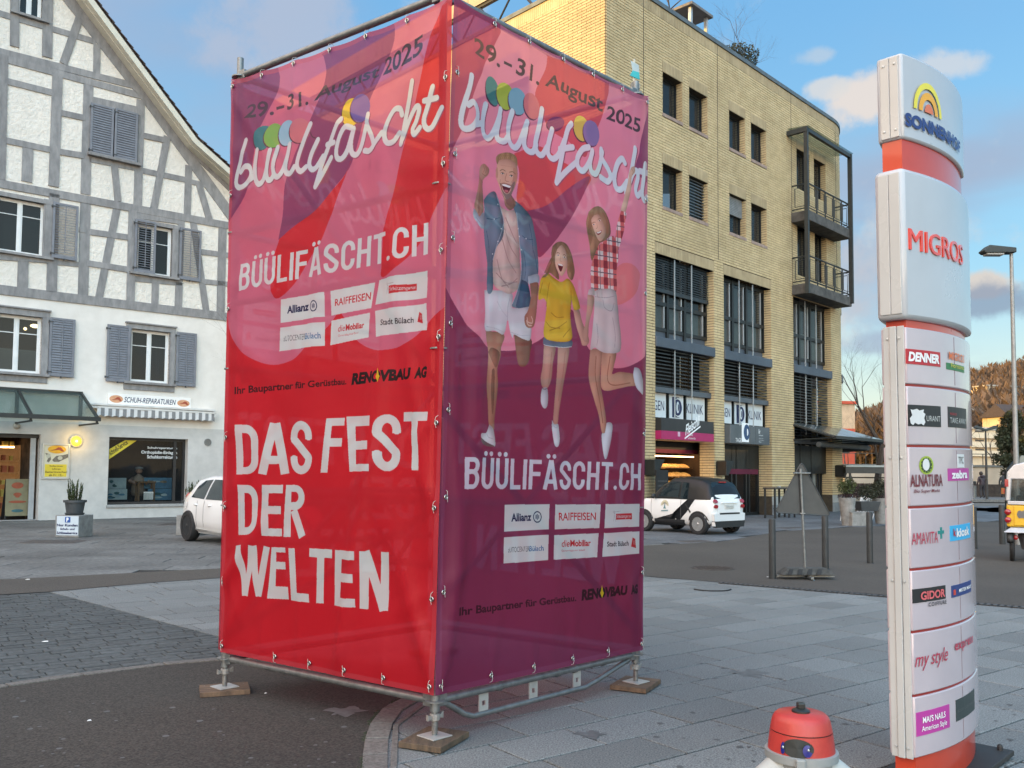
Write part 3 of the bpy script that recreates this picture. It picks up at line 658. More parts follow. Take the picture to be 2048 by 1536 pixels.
# ---- shop window
x0,z0,x1,z1=o_shop
blackal=pm('black_window_frame',(0.018,0.018,0.02),(0.012,0.012,0.013),6,0.4)
sw=casement(o_shop,.22,[],None,fr=.09,name='shop_window',glz=glass_clear,fm=blackal,back=False)
mk('mullion',M().box(x1-.42,.20,z0+.09,x1-.32,.27,z1-.09),blackal,parent=sw)
mk('shop_window_sill',M().box(x0-.03,-.08,z0-.09,x1+.03,.2,z0-.005),pm('stone_sill',(.36,.35,.34),(.28,.28,.27),10,.8),parent=house,bevel=.008)
room=M();d_=1.9
room.add([(x0,.29,z0),(x1,.29,z0),(x1,d_,z0),(x0,d_,z0)],[(0,1,2,3)]);room.add([(x0,d_,z0),(x1,d_,z0),(x1,d_,z1),(x0,d_,z1)],[(0,1,2,3)])
room.add([(x0,.29,z0),(x0,d_,z0),(x0,d_,z1),(x0,.29,z1)],[(0,1,2,3)]);room.add([(x1,.29,z0),(x1,d_,z0),(x1,d_,z1),(x1,.29,z1)],[(3,2,1,0)]);room.add([(x0,.29,z1),(x1,.29,z1),(x1,d_,z1),(x0,d_,z1)],[(3,2,1,0)])
mk('display_box',room,pm('shop_dark',(0.03,0.024,0.022),(0.015,0.013,0.013),2,.9),parent=house)
printw=pm('print_white',(0.82,0.84,0.84),(0.78,0.80,0.80),5,.6)
def hp(x,z,y=.245):return(x,y,z)
def wall_text(c,s,bl,tr,y,mat_,name='lettering',parent=house,tl=None,**kw):
 """lettering on the house wall plane, given the photograph's corners of its box (bottom-left, top-right)"""
 a=hl(c,*bl,y);b=hl(c,*tr,y);return mk(name,text_mesh(s,a[0],a[1],b[0],b[1],lambda x,z:(x,y,z),**kw),mat_,parent=parent)
wall_text(c3,'Schuhreparaturen',(1132,532),(1360,516),.245,printw,parent=sw,bold=.01)
for(s,l,b,t)in(('Orthopädie-Einlagen',1085,572,545),('Schuhkorrekturen',1130,602,578)):
 wall_text(c3,s,(l,b),(1360,t+2),.245,printw,parent=sw,bold=.01)
ya,yb=hl(c3,832,612,.243),hl(c3,1055,462,.243);xa,za=ya;xb,zb=yb
m=M().add([(xa,.243,za),(xa,.243,za+.34),(xb-.38,.243,zb),(xb,.243,zb)],[(0,3,2,1)])
mk('service_band',m,pm('print_yellow',(0.72,0.56,0.04),(0.66,0.52,0.04),4,.6),parent=sw)
blk=pm('print_black',(0.012,0.012,0.012),(0.01,0.01,0.01),4,.6)
an=math.atan2(zb-za,xb-xa)
def bandfn(x,z):return(xa+.10+x*math.cos(an)-(z+.05)*math.sin(an)*1.0,.240,za+.12+x*math.sin(an)+(z+.02)*math.cos(an))
mk('lettering',text_mesh('Schnell-Service',0,0,math.hypot(xb-xa,zb-za)-.45,.17,bandfn,bold=.02),blk,parent=sw)
wood=pm('shop_wood',(0.20,0.11,0.05),(0.12,0.065,0.03),6,.6)
def board(c,tl,br,y,cols,label,name='picture_board',tilt=0.0):
 a,b=hl(c,*tl,y),hl(c,*br,y);t=thing(name,label,'picture',H.w((a[0]+b[0])/2,y,b[1]),H.rz,'picture boards in the shop window')
 w,h=(b[0]-a[0])/2,a[1]-b[1]
 mk('board',M().box(-w,0,0,w,.03,h),cols[0],parent=t)
 rn=random.Random(int(tl[0]))
 for i in range(6):
  x=-w*.9+rn.random()*w*1.5;z=h*rn.random()*.6+.03;ww=w*(.15+.25*rn.random());hh=h*(.1+.2*rn.random())
  mk('printed_shape',M().prism_xz([(x+ww*math.cos(q)*(1+.2*math.sin(3*q+i)),z+hh*.5+hh*.5*math.sin(q))for q in np.linspace(0,5.9,12)],-.004-i*.0015,0),cols[1+i%(len(cols)-1)],parent=t)
 return t
skyb=pm('print_skyblue',(0.08,0.22,0.34),(0.05,0.13,0.22),4,.6);snow=pm('print_snow',(.40,.48,.50),(.28,.36,.40),6,.6);furc=pm('print_fur',(.28,.22,.15),(.15,.11,.07),12,.7);teal_p=pm('print_teal',(.03,.11,.13),(.02,.07,.08),5,.6)
board(c3,(828,752),(968,835),.60,[snow,teal_p,snow],'pale snow landscape board at the left of the shop window, upper of two')
board(c3,(826,838),(975,918),.42,[snow,teal_p,skyb],'snowy board with dark shapes at the left of the shop window, lower of two')
board(c3,(1108,750),(1322,832),.62,[skyb,furc,snow],'blue board with animal pictures to the right of the cobbler figure')
board(c3,(1138,836),(1335,920),.44,[skyb,snow,teal_p],'teal and white winter board low at the right of the shop window')
# ---- entrance: opening, dark reveal, lit shelves, sliding door leaf
dx1=o_door[2];dz1=o_door[3]
mk('door_room',M().add([(dx1,.3,0.01),(dx1,3.4,0.01),(dx1,3.4,dz1),(dx1,.3,dz1)],[(3,2,1,0)]).add([(o_door[0],3.4,0.01),(dx1,3.4,0.01),(dx1,3.4,dz1),(o_door[0],3.4,dz1)],[(0,1,2,3)]).add([(o_door[0],.3,dz1),(dx1,.3,dz1),(dx1,3.4,dz1),(o_door[0],3.4,dz1)],[(3,2,1,0)]).add([(o_door[0],.3,0.012),(dx1,.3,0.012),(dx1,3.4,0.012),(o_door[0],3.4,0.012)],[(0,1,2,3)]),pm('shop_inside',(0.10,0.07,0.05),(0.03,0.025,0.022),3,.9),parent=house)
dl=hl(c3,236,450,.2)[0];dr_=hl(c3,276,450,.2)[0]
mk('door_leaf',M().box(dl,.18,.03,dl+.08,.24,dz1-.05).box(dr_-.08,.18,.03,dr_,.24,dz1-.05).box(dl+.08,.18,.03,dr_-.08,.24,.15).box(dl+.08,.18,dz1-.15,dr_-.08,.24,dz1-.05).box(dl+.08,.2,.15,dr_-.08,.22,dz1-.15),pm('grey_aluminium',(.38,.40,.42),(.33,.35,.37),6,.4,metal=.3),parent=house)
mk('door_head',M().box(o_door[0],.17,dz1-.12,dx1,.26,dz1-.01),blackal,parent=house)
mk('doorstep',M().box(o_door[0],-.25,.0,dx1,.3,.015),pm('step_stone',(.16,.15,.145),(.11,.10,.10),10,.8),parent=house)
sh_t=thing('goods_shelf','warmly lit shelf of shoe goods seen through the open cobbler shop door','shelf',H.w(hl(c3,50,800,2.4)[0],2.4,0.02),H.rz)
sw_=pm('glowing_shelf_wood',(.20,.10,.035),(.13,.06,.022),4,.6,emit=((1,.5,.18),.03));mk('side_panel',M().box(-1.9,0,0,-1.85,.5,2.4).box(.35,0,0,.42,.5,2.4),sw_,parent=sh_t)  # faint warm emission in the wood stands for lamp light on it
mk('back_panel',M().box(-1.85,.46,0,.35,.49,2.4),sw_,parent=sh_t)
for k in range(6):
 mk('shelf',M().box(-1.85,.0,.25+k*.4,.35,.46,.28+k*.4),sw_,parent=sh_t);rn=random.Random(k)
 for j in range(9):
  x=-1.75+j*.23;mk('packet',M().box(x,.05,.28+k*.4,x+.08+.1*rn.random(),.25,.40+k*.4+.12*rn.random()),pm('packet%d'%rn.randint(0,3),[(.35,.1,.05),(.5,.4,.1),(.1,.15,.3),(.45,.42,.35)][rn.randint(0,3)]),parent=sh_t)
mk('strip_light',M().box(-1.7,.02,2.30,.2,.10,2.35),pm('strip_warm',(1,.7,.4),emit=((1,.6,.28),2.0)),parent=sh_t)
# ---- A-board inside the doorway
ab_a,ab_b=hl(c3,42,760,.45),hl(c3,218,1010,.45)
ab=thing('pavement_board','cream and brown folding advertising board standing inside the cobbler shop doorway','advertising board',H.w((ab_a[0]+ab_b[0])/2,.45,.02),H.rz)
w_,h_=(ab_b[0]-ab_a[0])/2,ab_a[1]-.02
cr_p=pm('print_cream',(.20,.18,.10),(.16,.14,.08),5,.6);rd_p=pm('print_redbrown',(.30,.07,.03),(.22,.05,.02),5,.6)
mk('front_panel',M().hexa([(-w_,-.12,.12),(w_,-.12,.12),(w_,-.09,.12),(-w_,-.09,.12)],[(-w_*.95,0,h_),(w_*.95,0,h_),(w_*.95,.03,h_),(-w_*.95,.03,h_)]),cr_p,parent=ab)
mk('rear_panel',M().hexa([(-w_,.45,.0),(w_,.45,.0),(w_,.48,.0),(-w_,.48,.0)],[(-w_*.95,.04,h_),(w_*.95,.04,h_),(w_*.95,.07,h_),(-w_*.95,.07,h_)]),blackal,parent=ab)
for s in(-1,1):mk('leg',M().box(s*w_-.02,-.14,0,s*w_+.02,-.10,.14),blackal,parent=ab)
for(zz,hh,ww,mm)in((h_*.84,.10,.5,rd_p),(h_*.62,.06,.35,rd_p),(h_*.58,.05,.2,rd_p),(h_*.44,.04,.75,rd_p),(h_*.22,.05,.5,teal_p)):
 y_=-.125+.12*(zz-.12)/(h_-.12);mk('printed_shape',M().prism_xz([(w_*ww*math.cos(q),zz+hh*math.sin(q))for q in np.linspace(0,5.8,14)],y_-.006,y_),mm,parent=ab)
# ---- fixtures on the wall
sg_a,sg_b=hl(c3,828,187,-.05),hl(c3,1467,140,-.05);sgw=sg_b[0]-sg_a[0];sgh=sg_b[1]-sg_a[1]
sgn=thing('shop_sign','long white sign with slanted dark blue shoe-repair lettering above the striped awning','sign',H.w(sg_a[0],-.045,sg_a[1]),H.rz)
mk('panel',M().box(0,0,0,sgw,.04,sgh),pm('sign_white',(.80,.80,.78),(.76,.76,.74),3,.5),parent=sgn,bevel=.006)
navy=pm('print_navy',(.015,.03,.09),(.012,.025,.075),4,.5)
def fx(px):return(hl(c3,px,150,-.05)[0]-sg_a[0])
mk('lettering',text_mesh('SCHUH-REPARATUREN',fx(953),sgh*.27,fx(1352),sgh*.76,lambda x,z:(x,-.004,z),shear=.25,bold=.012),navy,parent=sgn)
oval=pm('print_oval',(.62,.34,.20),(.50,.24,.12),8,.6);oval2=pm('print_oval_red',(.34,.07,.03),(.3,.06,.03),8,.6)
def logo(parent,cx,cz,rx,rz_,y,yel=False):
 mk('emblem',M().prism_xz([(cx+rx*math.cos(q),cz+rz_*math.sin(q))for q in np.linspace(0,2*math.pi,28)[:-1]],y-.004,y),pm('print_yellow_oval',(.72,.42,.03),(.6,.3,.02),5,.6)if yel else oval,parent=parent)
 mk('emblem_shoe',M().prism_xz([(cx-rx*.8,cz-rz_*.35),(cx+rx*.25,cz-rz_*.1),(cx+rx*.55,cz-rz_*.5),(cx+rx*.8,cz-rz_*.45),(cx+rx*.45,cz+rz_*.5),(cx+rx*.15,cz+rz_*.55),(cx-rx*.2,cz+rz_*.05)],y-.008,y-.004),oval2,parent=parent)
logo(sgn,fx(893),sgh*.52,(fx(945)-fx(840))/2,sgh*.34,-.001);logo(sgn,fx(1410),sgh*.48,(fx(1458)-fx(1362))/2,sgh*.32,-.001)
aw=thing('awning','rolled-up grey and white striped awning with scalloped edge over the shop window','awning',H.o,H.rz)
A0=hl(c3,700,245,-.3);A1=hl(c3,1662,270,-.3);xa0=hl(c3,745,250,-.35)[0];xa1=hl(c3,1650,270,-.35)[0];zt_=hl(c3,1645,262,-.3)[1];zv=hl(c3,1600,318,-.35)[1]
mk('cassette',M().box(xa0-.25,-.30,zt_+.10,xa1+.05,-.02,zt_+.17).box(xa0-.25,-.36,zt_+.0,xa1+.05,-.02,zt_+.06),pm('awning_case',(.62,.62,.60),(.52,.52,.5),5,.6),parent=aw,bevel=.01)
mk('rolled_cloth',M().tube([(xa0-.15,-.17,zt_+.085),(xa1-.05,-.17,zt_+.085)],.06,10),pm('awning_white',(.66,.66,.65),(.6,.6,.6),5,.8),parent=aw,smooth=True)
n_=34;wst=(xa1-xa0)/n_
for k in range(n_):
 xx=xa0+k*wst;zb_=zv+(.035 if k%3==1 else 0.0)
 pts=[(xx,zt_+.02)]+[(xx+wst*t,zv+.045*abs(math.sin((k+t)*math.pi/2.0)))for t in(0,.25,.5,.75,1)]+[(xx+wst,zt_+.02)]
 mk('valance_stripe',M().prism_xz(pts,-.352-.012*math.sin(k*.9),-.345-.012*math.sin(k*.9)),pm('awning_grey',(.23,.235,.24),(.19,.195,.2),6,.9)if k%2 else pm('awning_white',(.66,.66,.65)),parent=aw)
mk('end_bracket',M().box(xa1-.02,-.36,zt_-.12,xa1+.05,-.02,zt_+.04),pm('awning_case',(.6,.6,.6)),parent=aw)
cn=thing('glass_canopy','dark steel and glass canopy projecting over the cobbler shop entrance','canopy',H.o,H.rz)
tx,tz=hl(c3,630,108,-.02)
yo=-1.0
for _ in range(30):
 yo=yo+(hl(c3,768,300,yo)[0]-tx)*(-0.35)
yo=max(-2.4,min(-.5,yo));ozz=hl(c3,768,300,yo)[1];cxl=xL+1.0;zbw=hl(c3,615,290,-.02)[1]
mk('top_rail',M().box(cxl,-.12,tz-.05,tx,-.02,tz+.07),steel_dk,parent=cn);mk('front_rail',M().box(cxl,yo-.04,ozz-.07,tx+.03,yo+.04,ozz+.06),steel_dk,parent=cn)
mk('wall_rail',M().box(cxl,-.10,zbw-.04,tx,-.02,zbw+.04),steel_dk,parent=cn)
xr1=hl(c3,130,108,-.02)[0]
for xx in(tx-.04,xr1,xr1-(tx-xr1),xr1-2*(tx-xr1)):
 mk('rafter',M().hexa([(xx-.035,-.08,tz-.04),(xx+.035,-.08,tz-.04),(xx+.035,-.08,tz+.06),(xx-.035,-.08,tz+.06)],[(xx-.035,yo,ozz-.05),(xx+.035,yo,ozz-.05),(xx+.035,yo,ozz+.05),(xx-.035,yo,ozz+.05)]),steel_dk,parent=cn)
 mk('wall_post',M().box(xx-.05,-.09,zbw,xx+.05,-.02,tz),steel_dk,parent=cn);mk('strut',M().box(xx-.03,yo+.04,ozz-.16,xx+.03,-.02,ozz-.11).box(xx-.03,yo+.1,ozz-.13,xx+.03,yo+.16,ozz),steel_dk,parent=cn)
gcan=glass_mat('canopy_glass',(.14,.18,.17),.80,.12)
for xx,x2 in((xr1,tx-.04),(2*xr1-tx,xr1),(3*xr1-2*tx,2*xr1-tx)):mk('glass_panel',M().hexa([(xx+.04,-.09,tz+.01),(x2-.04,-.09,tz+.01),(x2-.04,-.09,tz+.025),(xx+.04,-.09,tz+.025)],[(xx+.04,yo,ozz+.01),(x2-.04,yo,ozz+.01),(x2-.04,yo,ozz+.025),(xx+.04,yo,ozz+.025)]),gcan,parent=cn)
lx,lz=hl(c3,587,470,-.1);wl=thing('wall_lamp','round yellow-glowing wall lamp beside the framed watch poster','lamp',H.w(lx,-.02,lz),H.rz);wl.scale=(.74,1,.74)
rot_y=Matrix.Rotation(math.pi/2,4,'X')
mk('lamp_ring',M().lathe([(.27,0),(.27,.06),(.22,.08),(.22,0)],28).xf(rot_y),pm('lamp_ring_grey',(.55,.53,.42)),parent=wl,smooth=40)
mk('lamp_glass',M().lathe([(0,.11),(.10,.105),(.18,.08),(.215,.03),(.215,0)][::-1],28).xf(rot_y),pm('lamp_yellow',(.9,.6,.1),emit=((1.0,.56,.04),.24)),parent=wl,smooth=True)
mk('bulb',M().ball((0,-.09,0),.055,12,8),pm('bulb_hot',(1,.9,.5),emit=((1,.85,.35),.8)),parent=wl,smooth=True)
ll=bpy.data.lights.new('lamp_light','POINT');ll.energy=3;ll.color=(1,.65,.2);ll.shadow_soft_size=.15;lo=bpy.data.objects.new('lamp_light',ll);C.objects.link(lo);lo.parent=wl;lo.location=(0,-.35,0)
pa,pb=hl(c3,328,487,-.06),hl(c3,532,762,-.06);pw,ph=pb[0]-pa[0],pa[1]-pb[1]
ps=thing('framed_poster','framed yellow and cream watch-battery poster hanging beside the shop door','poster',H.w(pa[0],-.02,pb[1]),H.rz)
alu=pm('poster_aluminium',(.5,.51,.5),(.44,.45,.45),5,.35,metal=.6)
mk('frame',M().box(0,-.05,0,.05,0,ph).box(pw-.05,-.05,0,pw,0,ph).box(.05,-.05,0,pw-.05,0,.05).box(.05,-.05,ph-.05,pw-.05,0,ph),alu,parent=ps,bevel=.006)
mk('sheet',M().box(.05,-.03,.05,pw-.05,-.01,ph-.05),pm('poster_cream',(.62,.60,.48),(.58,.56,.44),3,.5),parent=ps)
mk('yellow_field',M().box(.09,-.034,.08,pw-.09,-.03,ph*.42),pm('print_yellow',(.72,.56,.04)),parent=ps)
logo(ps,pw*.52,ph*.84,pw*.33,ph*.115,-.031,True)
wr=pm('watch_dark',(.10,.085,.07),(.2,.19,.16),20,.4)
mk('watch_picture',M().prism_xz([(pw*.10,ph*.74),(pw*.28,ph*.70),(pw*.32,ph*.56),(pw*.24,ph*.47),(pw*.17,ph*.50),(pw*.22,ph*.60)],-.036,-.031),wr,parent=ps)
mk('watch_picture',M().prism_xz([(pw*.36,ph*.54),(pw*.50,ph*.66),(pw*.72,ph*.68),(pw*.93,ph*.72),(pw*.93,ph*.62),(pw*.78,ph*.56),(pw*.60,ph*.49),(pw*.42,ph*.49)],-.036,-.031),wr,parent=ps)
mk('watch_face',M().prism_xz([(pw*.64+pw*.09*math.cos(q),ph*.60+ph*.055*math.sin(q))for q in np.linspace(0,6,16)],-.039,-.036).prism_xz([(pw*.22+pw*.075*math.cos(q),ph*.65+ph*.055*math.sin(q))for q in np.linspace(0,6,16)],-.039,-.036),pm('watch_pale',(.5,.5,.42)),parent=ps)
brn=pm('print_brown',(.16,.10,.02),(.13,.08,.02),5,.6)
for(s,zf,wf)in(('Sofortiger',.365,.50),('Uhren',.29,.30),('Batteriewechsel',.205,.78),('ab Fr. 15.-',.115,.52)):
 mk('lettering',text_mesh(s,pw*(.52-wf/2),ph*(zf-.028),pw*(.52+wf/2),ph*(zf+.028),lambda x,z:(x,-.038,z),bold=.015),brn,parent=ps)
vx,vz=hl(c3,1595,478,-.03);vt=thing('wall_vent','small round grey air vent at the right end of the shop wall','vent',H.w(vx,-.022,vz),H.rz)
mk('vent_rim',M().lathe([(.13,0),(.13,.03),(.10,.035),(.10,0)],20).xf(rot_y),pm('vent_grey',(.22,.22,.21)),parent=vt)
mk('vent_slat',M().box(-.10,-.02,-.062,.10,-.01,-.048).box(-.11,-.02,-.022,.11,-.01,-.008).box(-.11,-.02,.018,.11,-.01,.032).box(-.09,-.02,.058,.09,-.01,.072).box(-.1,-.005,-.1,.1,.0,.1),pm('vent_grey',(.22,.22,.21)),parent=vt)
ax,az_=hl(c3,145,350,-.3);sd=thing('smoke_detector','small round beige sensor under the glass canopy','sensor',H.w(ax,-.02,az_),H.rz)
mk('sensor_body',M().lathe([(.09,0),(.09,.05),(.05,.10),(0,.11)],16).xf(rot_y),pm('sensor_beige',(.5,.46,.4)),parent=sd,smooth=40);mk('sensor_base',M().lathe([(.11,0),(.11,.015),(0,.015)],16).xf(rot_y),pm('sensor_beige',(.5,.46,.4)),parent=sd)
# ================================================================ BRICK BUILDING (right)
B=Fr(G(1590,1028),43.6)
e5=lambda x,y:(1280+x/3.84,460+y/3.84)
e6=lambda x,y:(1280+x/3.84,800+y/3.84)
e4=lambda x,y:(1200+x/3.2,y/3.2)
def bl_(c,x,y,off=0.0):return B.loc(*c(x,y),off)
xc=B.loc(1209,900)[0]
xe=B.loc(1672,900)[0];RAD=3.4
ztop=B.loc(*e4(1200,590))[1];zsol=B.loc(*e4(1210,655))[1]
BH,BL,BT=0.099,0.40,0.0095
brick_m=pm('yellow_brick',(0.60,0.475,0.27),(0.51,0.395,0.215),2.2,0.75,0.5,30,vary=0.07,dirt=0.15)
mortar=pm('dark_mortar',(0.065,0.052,0.034),(0.045,0.037,0.026),6,0.95)
fr_dk=pm('window_frame_dark',(0.010,0.013,0.014),(0.007,0.009,0.010),6,0.45)
blue_grey=pm('blue_grey_metal',(0.070,0.090,0.115),(0.055,0.070,0.092),1.5,0.5,0.1,8,dirt=.1)
bb=thing('brick_building','pale yellow brick shop and office block with a rounded corner and steel balconies','building',B.o,B.rz)
glass_b=glass_mat('office_glass',(0.02,0.026,0.03),0.35)
def P(s,y=0.0):
 """point of the wall line: straight to xe, then round the corner; y is the depth behind the face"""
 if s<=xe:return(s,y)
 a=(s-xe)/RAD
 if a<=math.pi/2:return(xe+(RAD-y)*math.sin(a),RAD-(RAD-y)*math.cos(a))
 return(xe+RAD-y,RAD+(s-xe-RAD*math.pi/2))
S_END=xe+RAD*math.pi/2+7
OPS=[]
def op4(tl,tr,bl,kind='win'):
 a,b,c=bl_(e4,*tl),bl_(e4,*tr),bl_(e4,*bl);OPS.append([a[0],c[1],b[0],(a[1]+b[1])/2,kind]);return OPS[-1]
r1=[op4((398,460),(523,528),(398,720)),op4((567,556),(684,624),(567,808)),op4((823,705),(925,762),(823,943)),op4((963,790),(1060,838),(963,1012))]
r2=[op4((398,1045),(522,1105),(398,1310)),op4((567,1123),(686,1172),(567,1378),'blind'),op4((825,1238),(930,1280),(825,1478),'halfblind'),op4((965,1300),(1063,1336),(965,1552))]
for row in(r1,r2):
 z0=sum(o[1]for o in row)/4;z1=sum(o[3]for o in row)/4
 for o in row:o[1],o[3]=z0,z1
dzt=(bl_(e4,1255,950)[1]+bl_(e4,1365,1013)[1])/2;dzb=bl_(e4,1370,1262)[1]
d1=[bl_(e4,1255,1000)[0],bl_(e4,1338,1000)[0]];d2=[bl_(e4,1366,1050)[0],bl_(e4,1440,1050)[0]]
dz2t=bl_(e4,1258,1428)[1];dz2b=bl_(e5,1180,335)[1]
for dd_ in(d1,d2):
 OPS.append([dd_[0],dzb,dd_[1],dzt,'door']);OPS.append([dd_[0],dz2b,dd_[1],dz2t,'door'])
s_c0=xe+0.6;OPS.append([xe+1.45,dzb+.2,xe+2.7,dzt-.05,'win']);OPS.append([xe+1.45,dz2b+.2,xe+2.7,dz2t-.05,'win'])
bays=[(B.loc(1309.5,640)[0],B.loc(1427,640)[0]),(B.loc(1447,660)[0],B.loc(1541,660)[0]),(B.loc(1586,680)[0],B.loc(1661,680)[0]),(xe+.95,xe+4.3)]
zl=(bl_(e5,113,180)[1]+bl_(e5,641,342)[1]+bl_(e5,1172,508)[1])/3
zs_=bl_(e5,113,745)[1];zled1=bl_(e5,113,815)[1];zled0=bl_(e5,113,893)[1];zrail1=bl_(e5,113,1195)[1];zrail0=bl_(e5,113,1240)[1]
zpan0=bl_(e5,113,1447)[1];zsg1=bl_(e6,113,135)[1];zsg0=bl_(e6,113,300)[1]
for b in bays[:3]:OPS.append([b[0],0.0,b[1],zl,'bay'])
OPS.append([bays[3][0],0.0,bays[3][1],zl,'bay'])
OPS.append([-26.2,0.0,-21.0,zl,'bay'])if xc<-26 else None
pbase=0.75
soldier_zones=[]
for(a,b,c,d,k)in OPS:
 if a>xe and k!='bay':soldier_zones.append((a-.1,d,c+.1,d+.40))
 else:soldier_zones.append((a-.02,d,c+.02,d+.40))
sol_top=(ztop-.42,ztop)
def inside(rects,s,z):
 for r in rects:
  if r[0]<s<r[2]and r[1]<z<r[3]:return True
 return False
op_rects=[(a,b,c,d)for(a,b,c,d,k)in OPS]
bricks=[]
def cut(s0,s1,z0,z1,rects):
 segs=[(s0,s1)];zc=(z0+z1)/2
 for(a,b,c,d)in rects:
  if b<zc<d:
   ns=[]
   for(p,q)in segs:
    if q<=a or p>=c:ns.append((p,q))
    else:
     if p<a-.03:ns.append((p,a))
     if q>c+.03:ns.append((c,q))
   segs=ns
 return segs
row=0;z=pbase
allr=op_rects+soldier_zones
while z<ztop-.42:
 s=xc-(BL/2 if row%2 else 0)
 near=[r for r in allr if r[1]-.1<z<r[3]+.1]
 while s<S_END:
  for(p,q)in cut(max(s,xc),s+BL,z,z+BH,near):bricks.append((p+BT,q-BT,z+BT,z+BH-BT))
  s+=BL
 z+=BH;row+=1
sold=[]
for(a,b,c,d)in soldier_zones+[(xc,ztop-.40,S_END,ztop)]:
 s=a
 near=[r for r in op_rects if r[0]<c and r[2]>a and r[1]<d-.05 and r[3]>b+.05]
 while s<c-.02:
  if not inside(near,s+.05,(b+d)/2):sold.append((s+BT*.8,min(s+BH,c)-BT*.8,b+BT,d-BT))
  s+=BH
def brick_box(m,s0,s1,z0,z1,y0=-0.022,y1=0.02):
 a,b=P(s0,y0),P(s1,y0);c,d=P(s1,y1),P(s0,y1)
 m.add([(a[0],a[1],z0),(b[0],b[1],z0),(c[0],c[1],z0),(d[0],d[1],z0),(a[0],a[1],z1),(b[0],b[1],z1),(c[0],c[1],z1),(d[0],d[1],z1)],
[(0,1,5,4),(4,5,6,7),(0,3,2,1),(1,2,6,5),(3,0,4,7)])
vis=lambda b:proj(B.w(*P((b[0]+b[1])/2),(b[2]+b[3])/2))
def seen(b):
 x,y=vis(b);return 1296<x<1700 and 0<y<1100 and b[0]<xe+1
bricks.sort(key=lambda b:(not(seen(b)and b[1]-b[0]>.38),b[0]if seen(b)else 0))
_bm=M().box(0,-.022,BT,BL-2*BT,.02,BH-BT);_bme=mesh_of(_bm,'brick');_bme.materials.append(brick_m)
nb_=0;rest=[]
for b in bricks:
 if nb_<300 and seen(b)and b[1]-b[0]>.38 and b[1]<xe:
  o=mk('brick',_bme,None,parent=bb);o.location=(b[0],0,b[2]-BT);nb_+=1
 else:rest.append(b)
fm_=M()
for b in rest:brick_box(fm_,*b)
mk('brick_field',fm_,brick_m,parent=bb,kind='stuff')
sm_=M()
for b in sold:brick_box(sm_,*b,y0=-0.026)
mk('soldier_course',sm_,pm('brick_soldier',(0.46,0.365,0.215),(0.37,0.29,0.165),2,.75,.4,30,vary=.08,dirt=.15),parent=bb,kind='stuff')
def wall_path(m,s0,s1,z0,z1,y=0.0,step=0.5):
 n=max(1,int(math.ceil((s1-s0)/step)))if s1>xe else 1
 for i in range(n):
  a,b=s0+(s1-s0)*i/n,s0+(s1-s0)*(i+1)/n;p,q=P(a,y),P(b,y)
  m.add([(*p,z0),(*q,z0),(*q,z1),(*p,z1)],[(0,1,2,3)])
bw=M();ss=sorted({xc,S_END,xe,*[o[0]for o in OPS],*[o[2]for o in OPS]});zs=sorted({0.0,ztop,*[o[1]for o in OPS],*[o[3]for o in OPS]})
ss=[s for s in ss if xc<=s<=S_END];zs=[z for z in zs if 0<=z<=ztop]
for i in range(len(ss)-1):
 for j in range(len(zs)-1):
  if not inside(op_rects,(ss[i]+ss[i+1])/2,(zs[j]+zs[j+1])/2):wall_path(bw,ss[i],ss[i+1],zs[j],zs[j+1])
mk('wall',bw,mortar,parent=bb)
rvb=M();rvm=M()
for(a,b,c,d,k)in OPS:
 dp=.42 if k!='bay' else.62
 for s,sg in((a,1),(c,-1)):
  p,q=P(s,0),P(s,dp);rvm.add([(*p,b),(*q,b),(*q,d),(*p,d)],[(0,1,2,3)if sg>0 else(3,2,1,0)])
  z=b if b>.1 else pbase;r_=0
  while z<d-.03:
   y=.0 if r_%2 else-.012
   y0_=-.012
   for(ya_,yb_)in(((y0_,.19),(.20,.40))if r_%2 else((y0_,.09),(.10,.30),(.31,.40)))if dp<.5 else(((y0_,.29),(.30,.60))if r_%2 else((y0_,.19),(.20,.48),(.49,.6))):
    e=.012*sg;A_,B_=P(s,ya_),P(s,yb_)
    A2,B2=P(s+e,ya_),P(s+e,yb_);z1_=min(z+BH-BT,d-.01)
    rvb.add([(*A_,z+BT),(*B_,z+BT),(*B2,z+BT),(*A2,z+BT),(*A_,z1_),(*B_,z1_),(*B2,z1_),(*A2,z1_)],[(0,3,2,1),(4,5,6,7),(0,1,5,4),(1,2,6,5),(2,3,7,6),(3,0,4,7)])
   z+=BH;r_+=1
 if k!='bay':
  p,q,r__,t_=P(a,0),P(c,0),P(c,dp),P(a,dp);rvm.add([(*p,d),(*q,d),(*r__,d),(*t_,d)],[(0,1,2,3)])
mk('reveal',rvm,mortar,parent=bb,kind='stuff');mk('reveal_brick',rvb,brick_m,parent=bb,kind='stuff')
def ribbon(m,s0,s1,z0,z1,y0,y1,step=.4):
 n=max(1,int(math.ceil((s1-s0)/step)));ps=[s0+(s1-s0)*i/n for i in range(n+1)]if s1>xe else[s0,s1]
 if s1>xe>s0:ps=sorted(set([s0,xe]+[xe+(s1-xe)*i/n for i in range(n+1)]))
 for a,b in zip(ps[:-1],ps[1:]):
  q=[P(a,y0),P(b,y0),P(b,y1),P(a,y1)]
  m.hexa([(*v,z0)for v in q],[(*v,z1)for v in q])
m=M();ribbon(m,xc-.05,S_END,ztop+.002,ztop+.16,-.07,.35);mk('parapet_flashing',m,pm('flashing_grey',(.13,.155,.17),(.09,.11,.12),3,.5,metal=.3),parent=bb)
m=M();ribbon(m,xc,S_END,ztop-.425,ztop-.405,-.012,.02);mk('shadow_joint',m,dark,parent=bb)
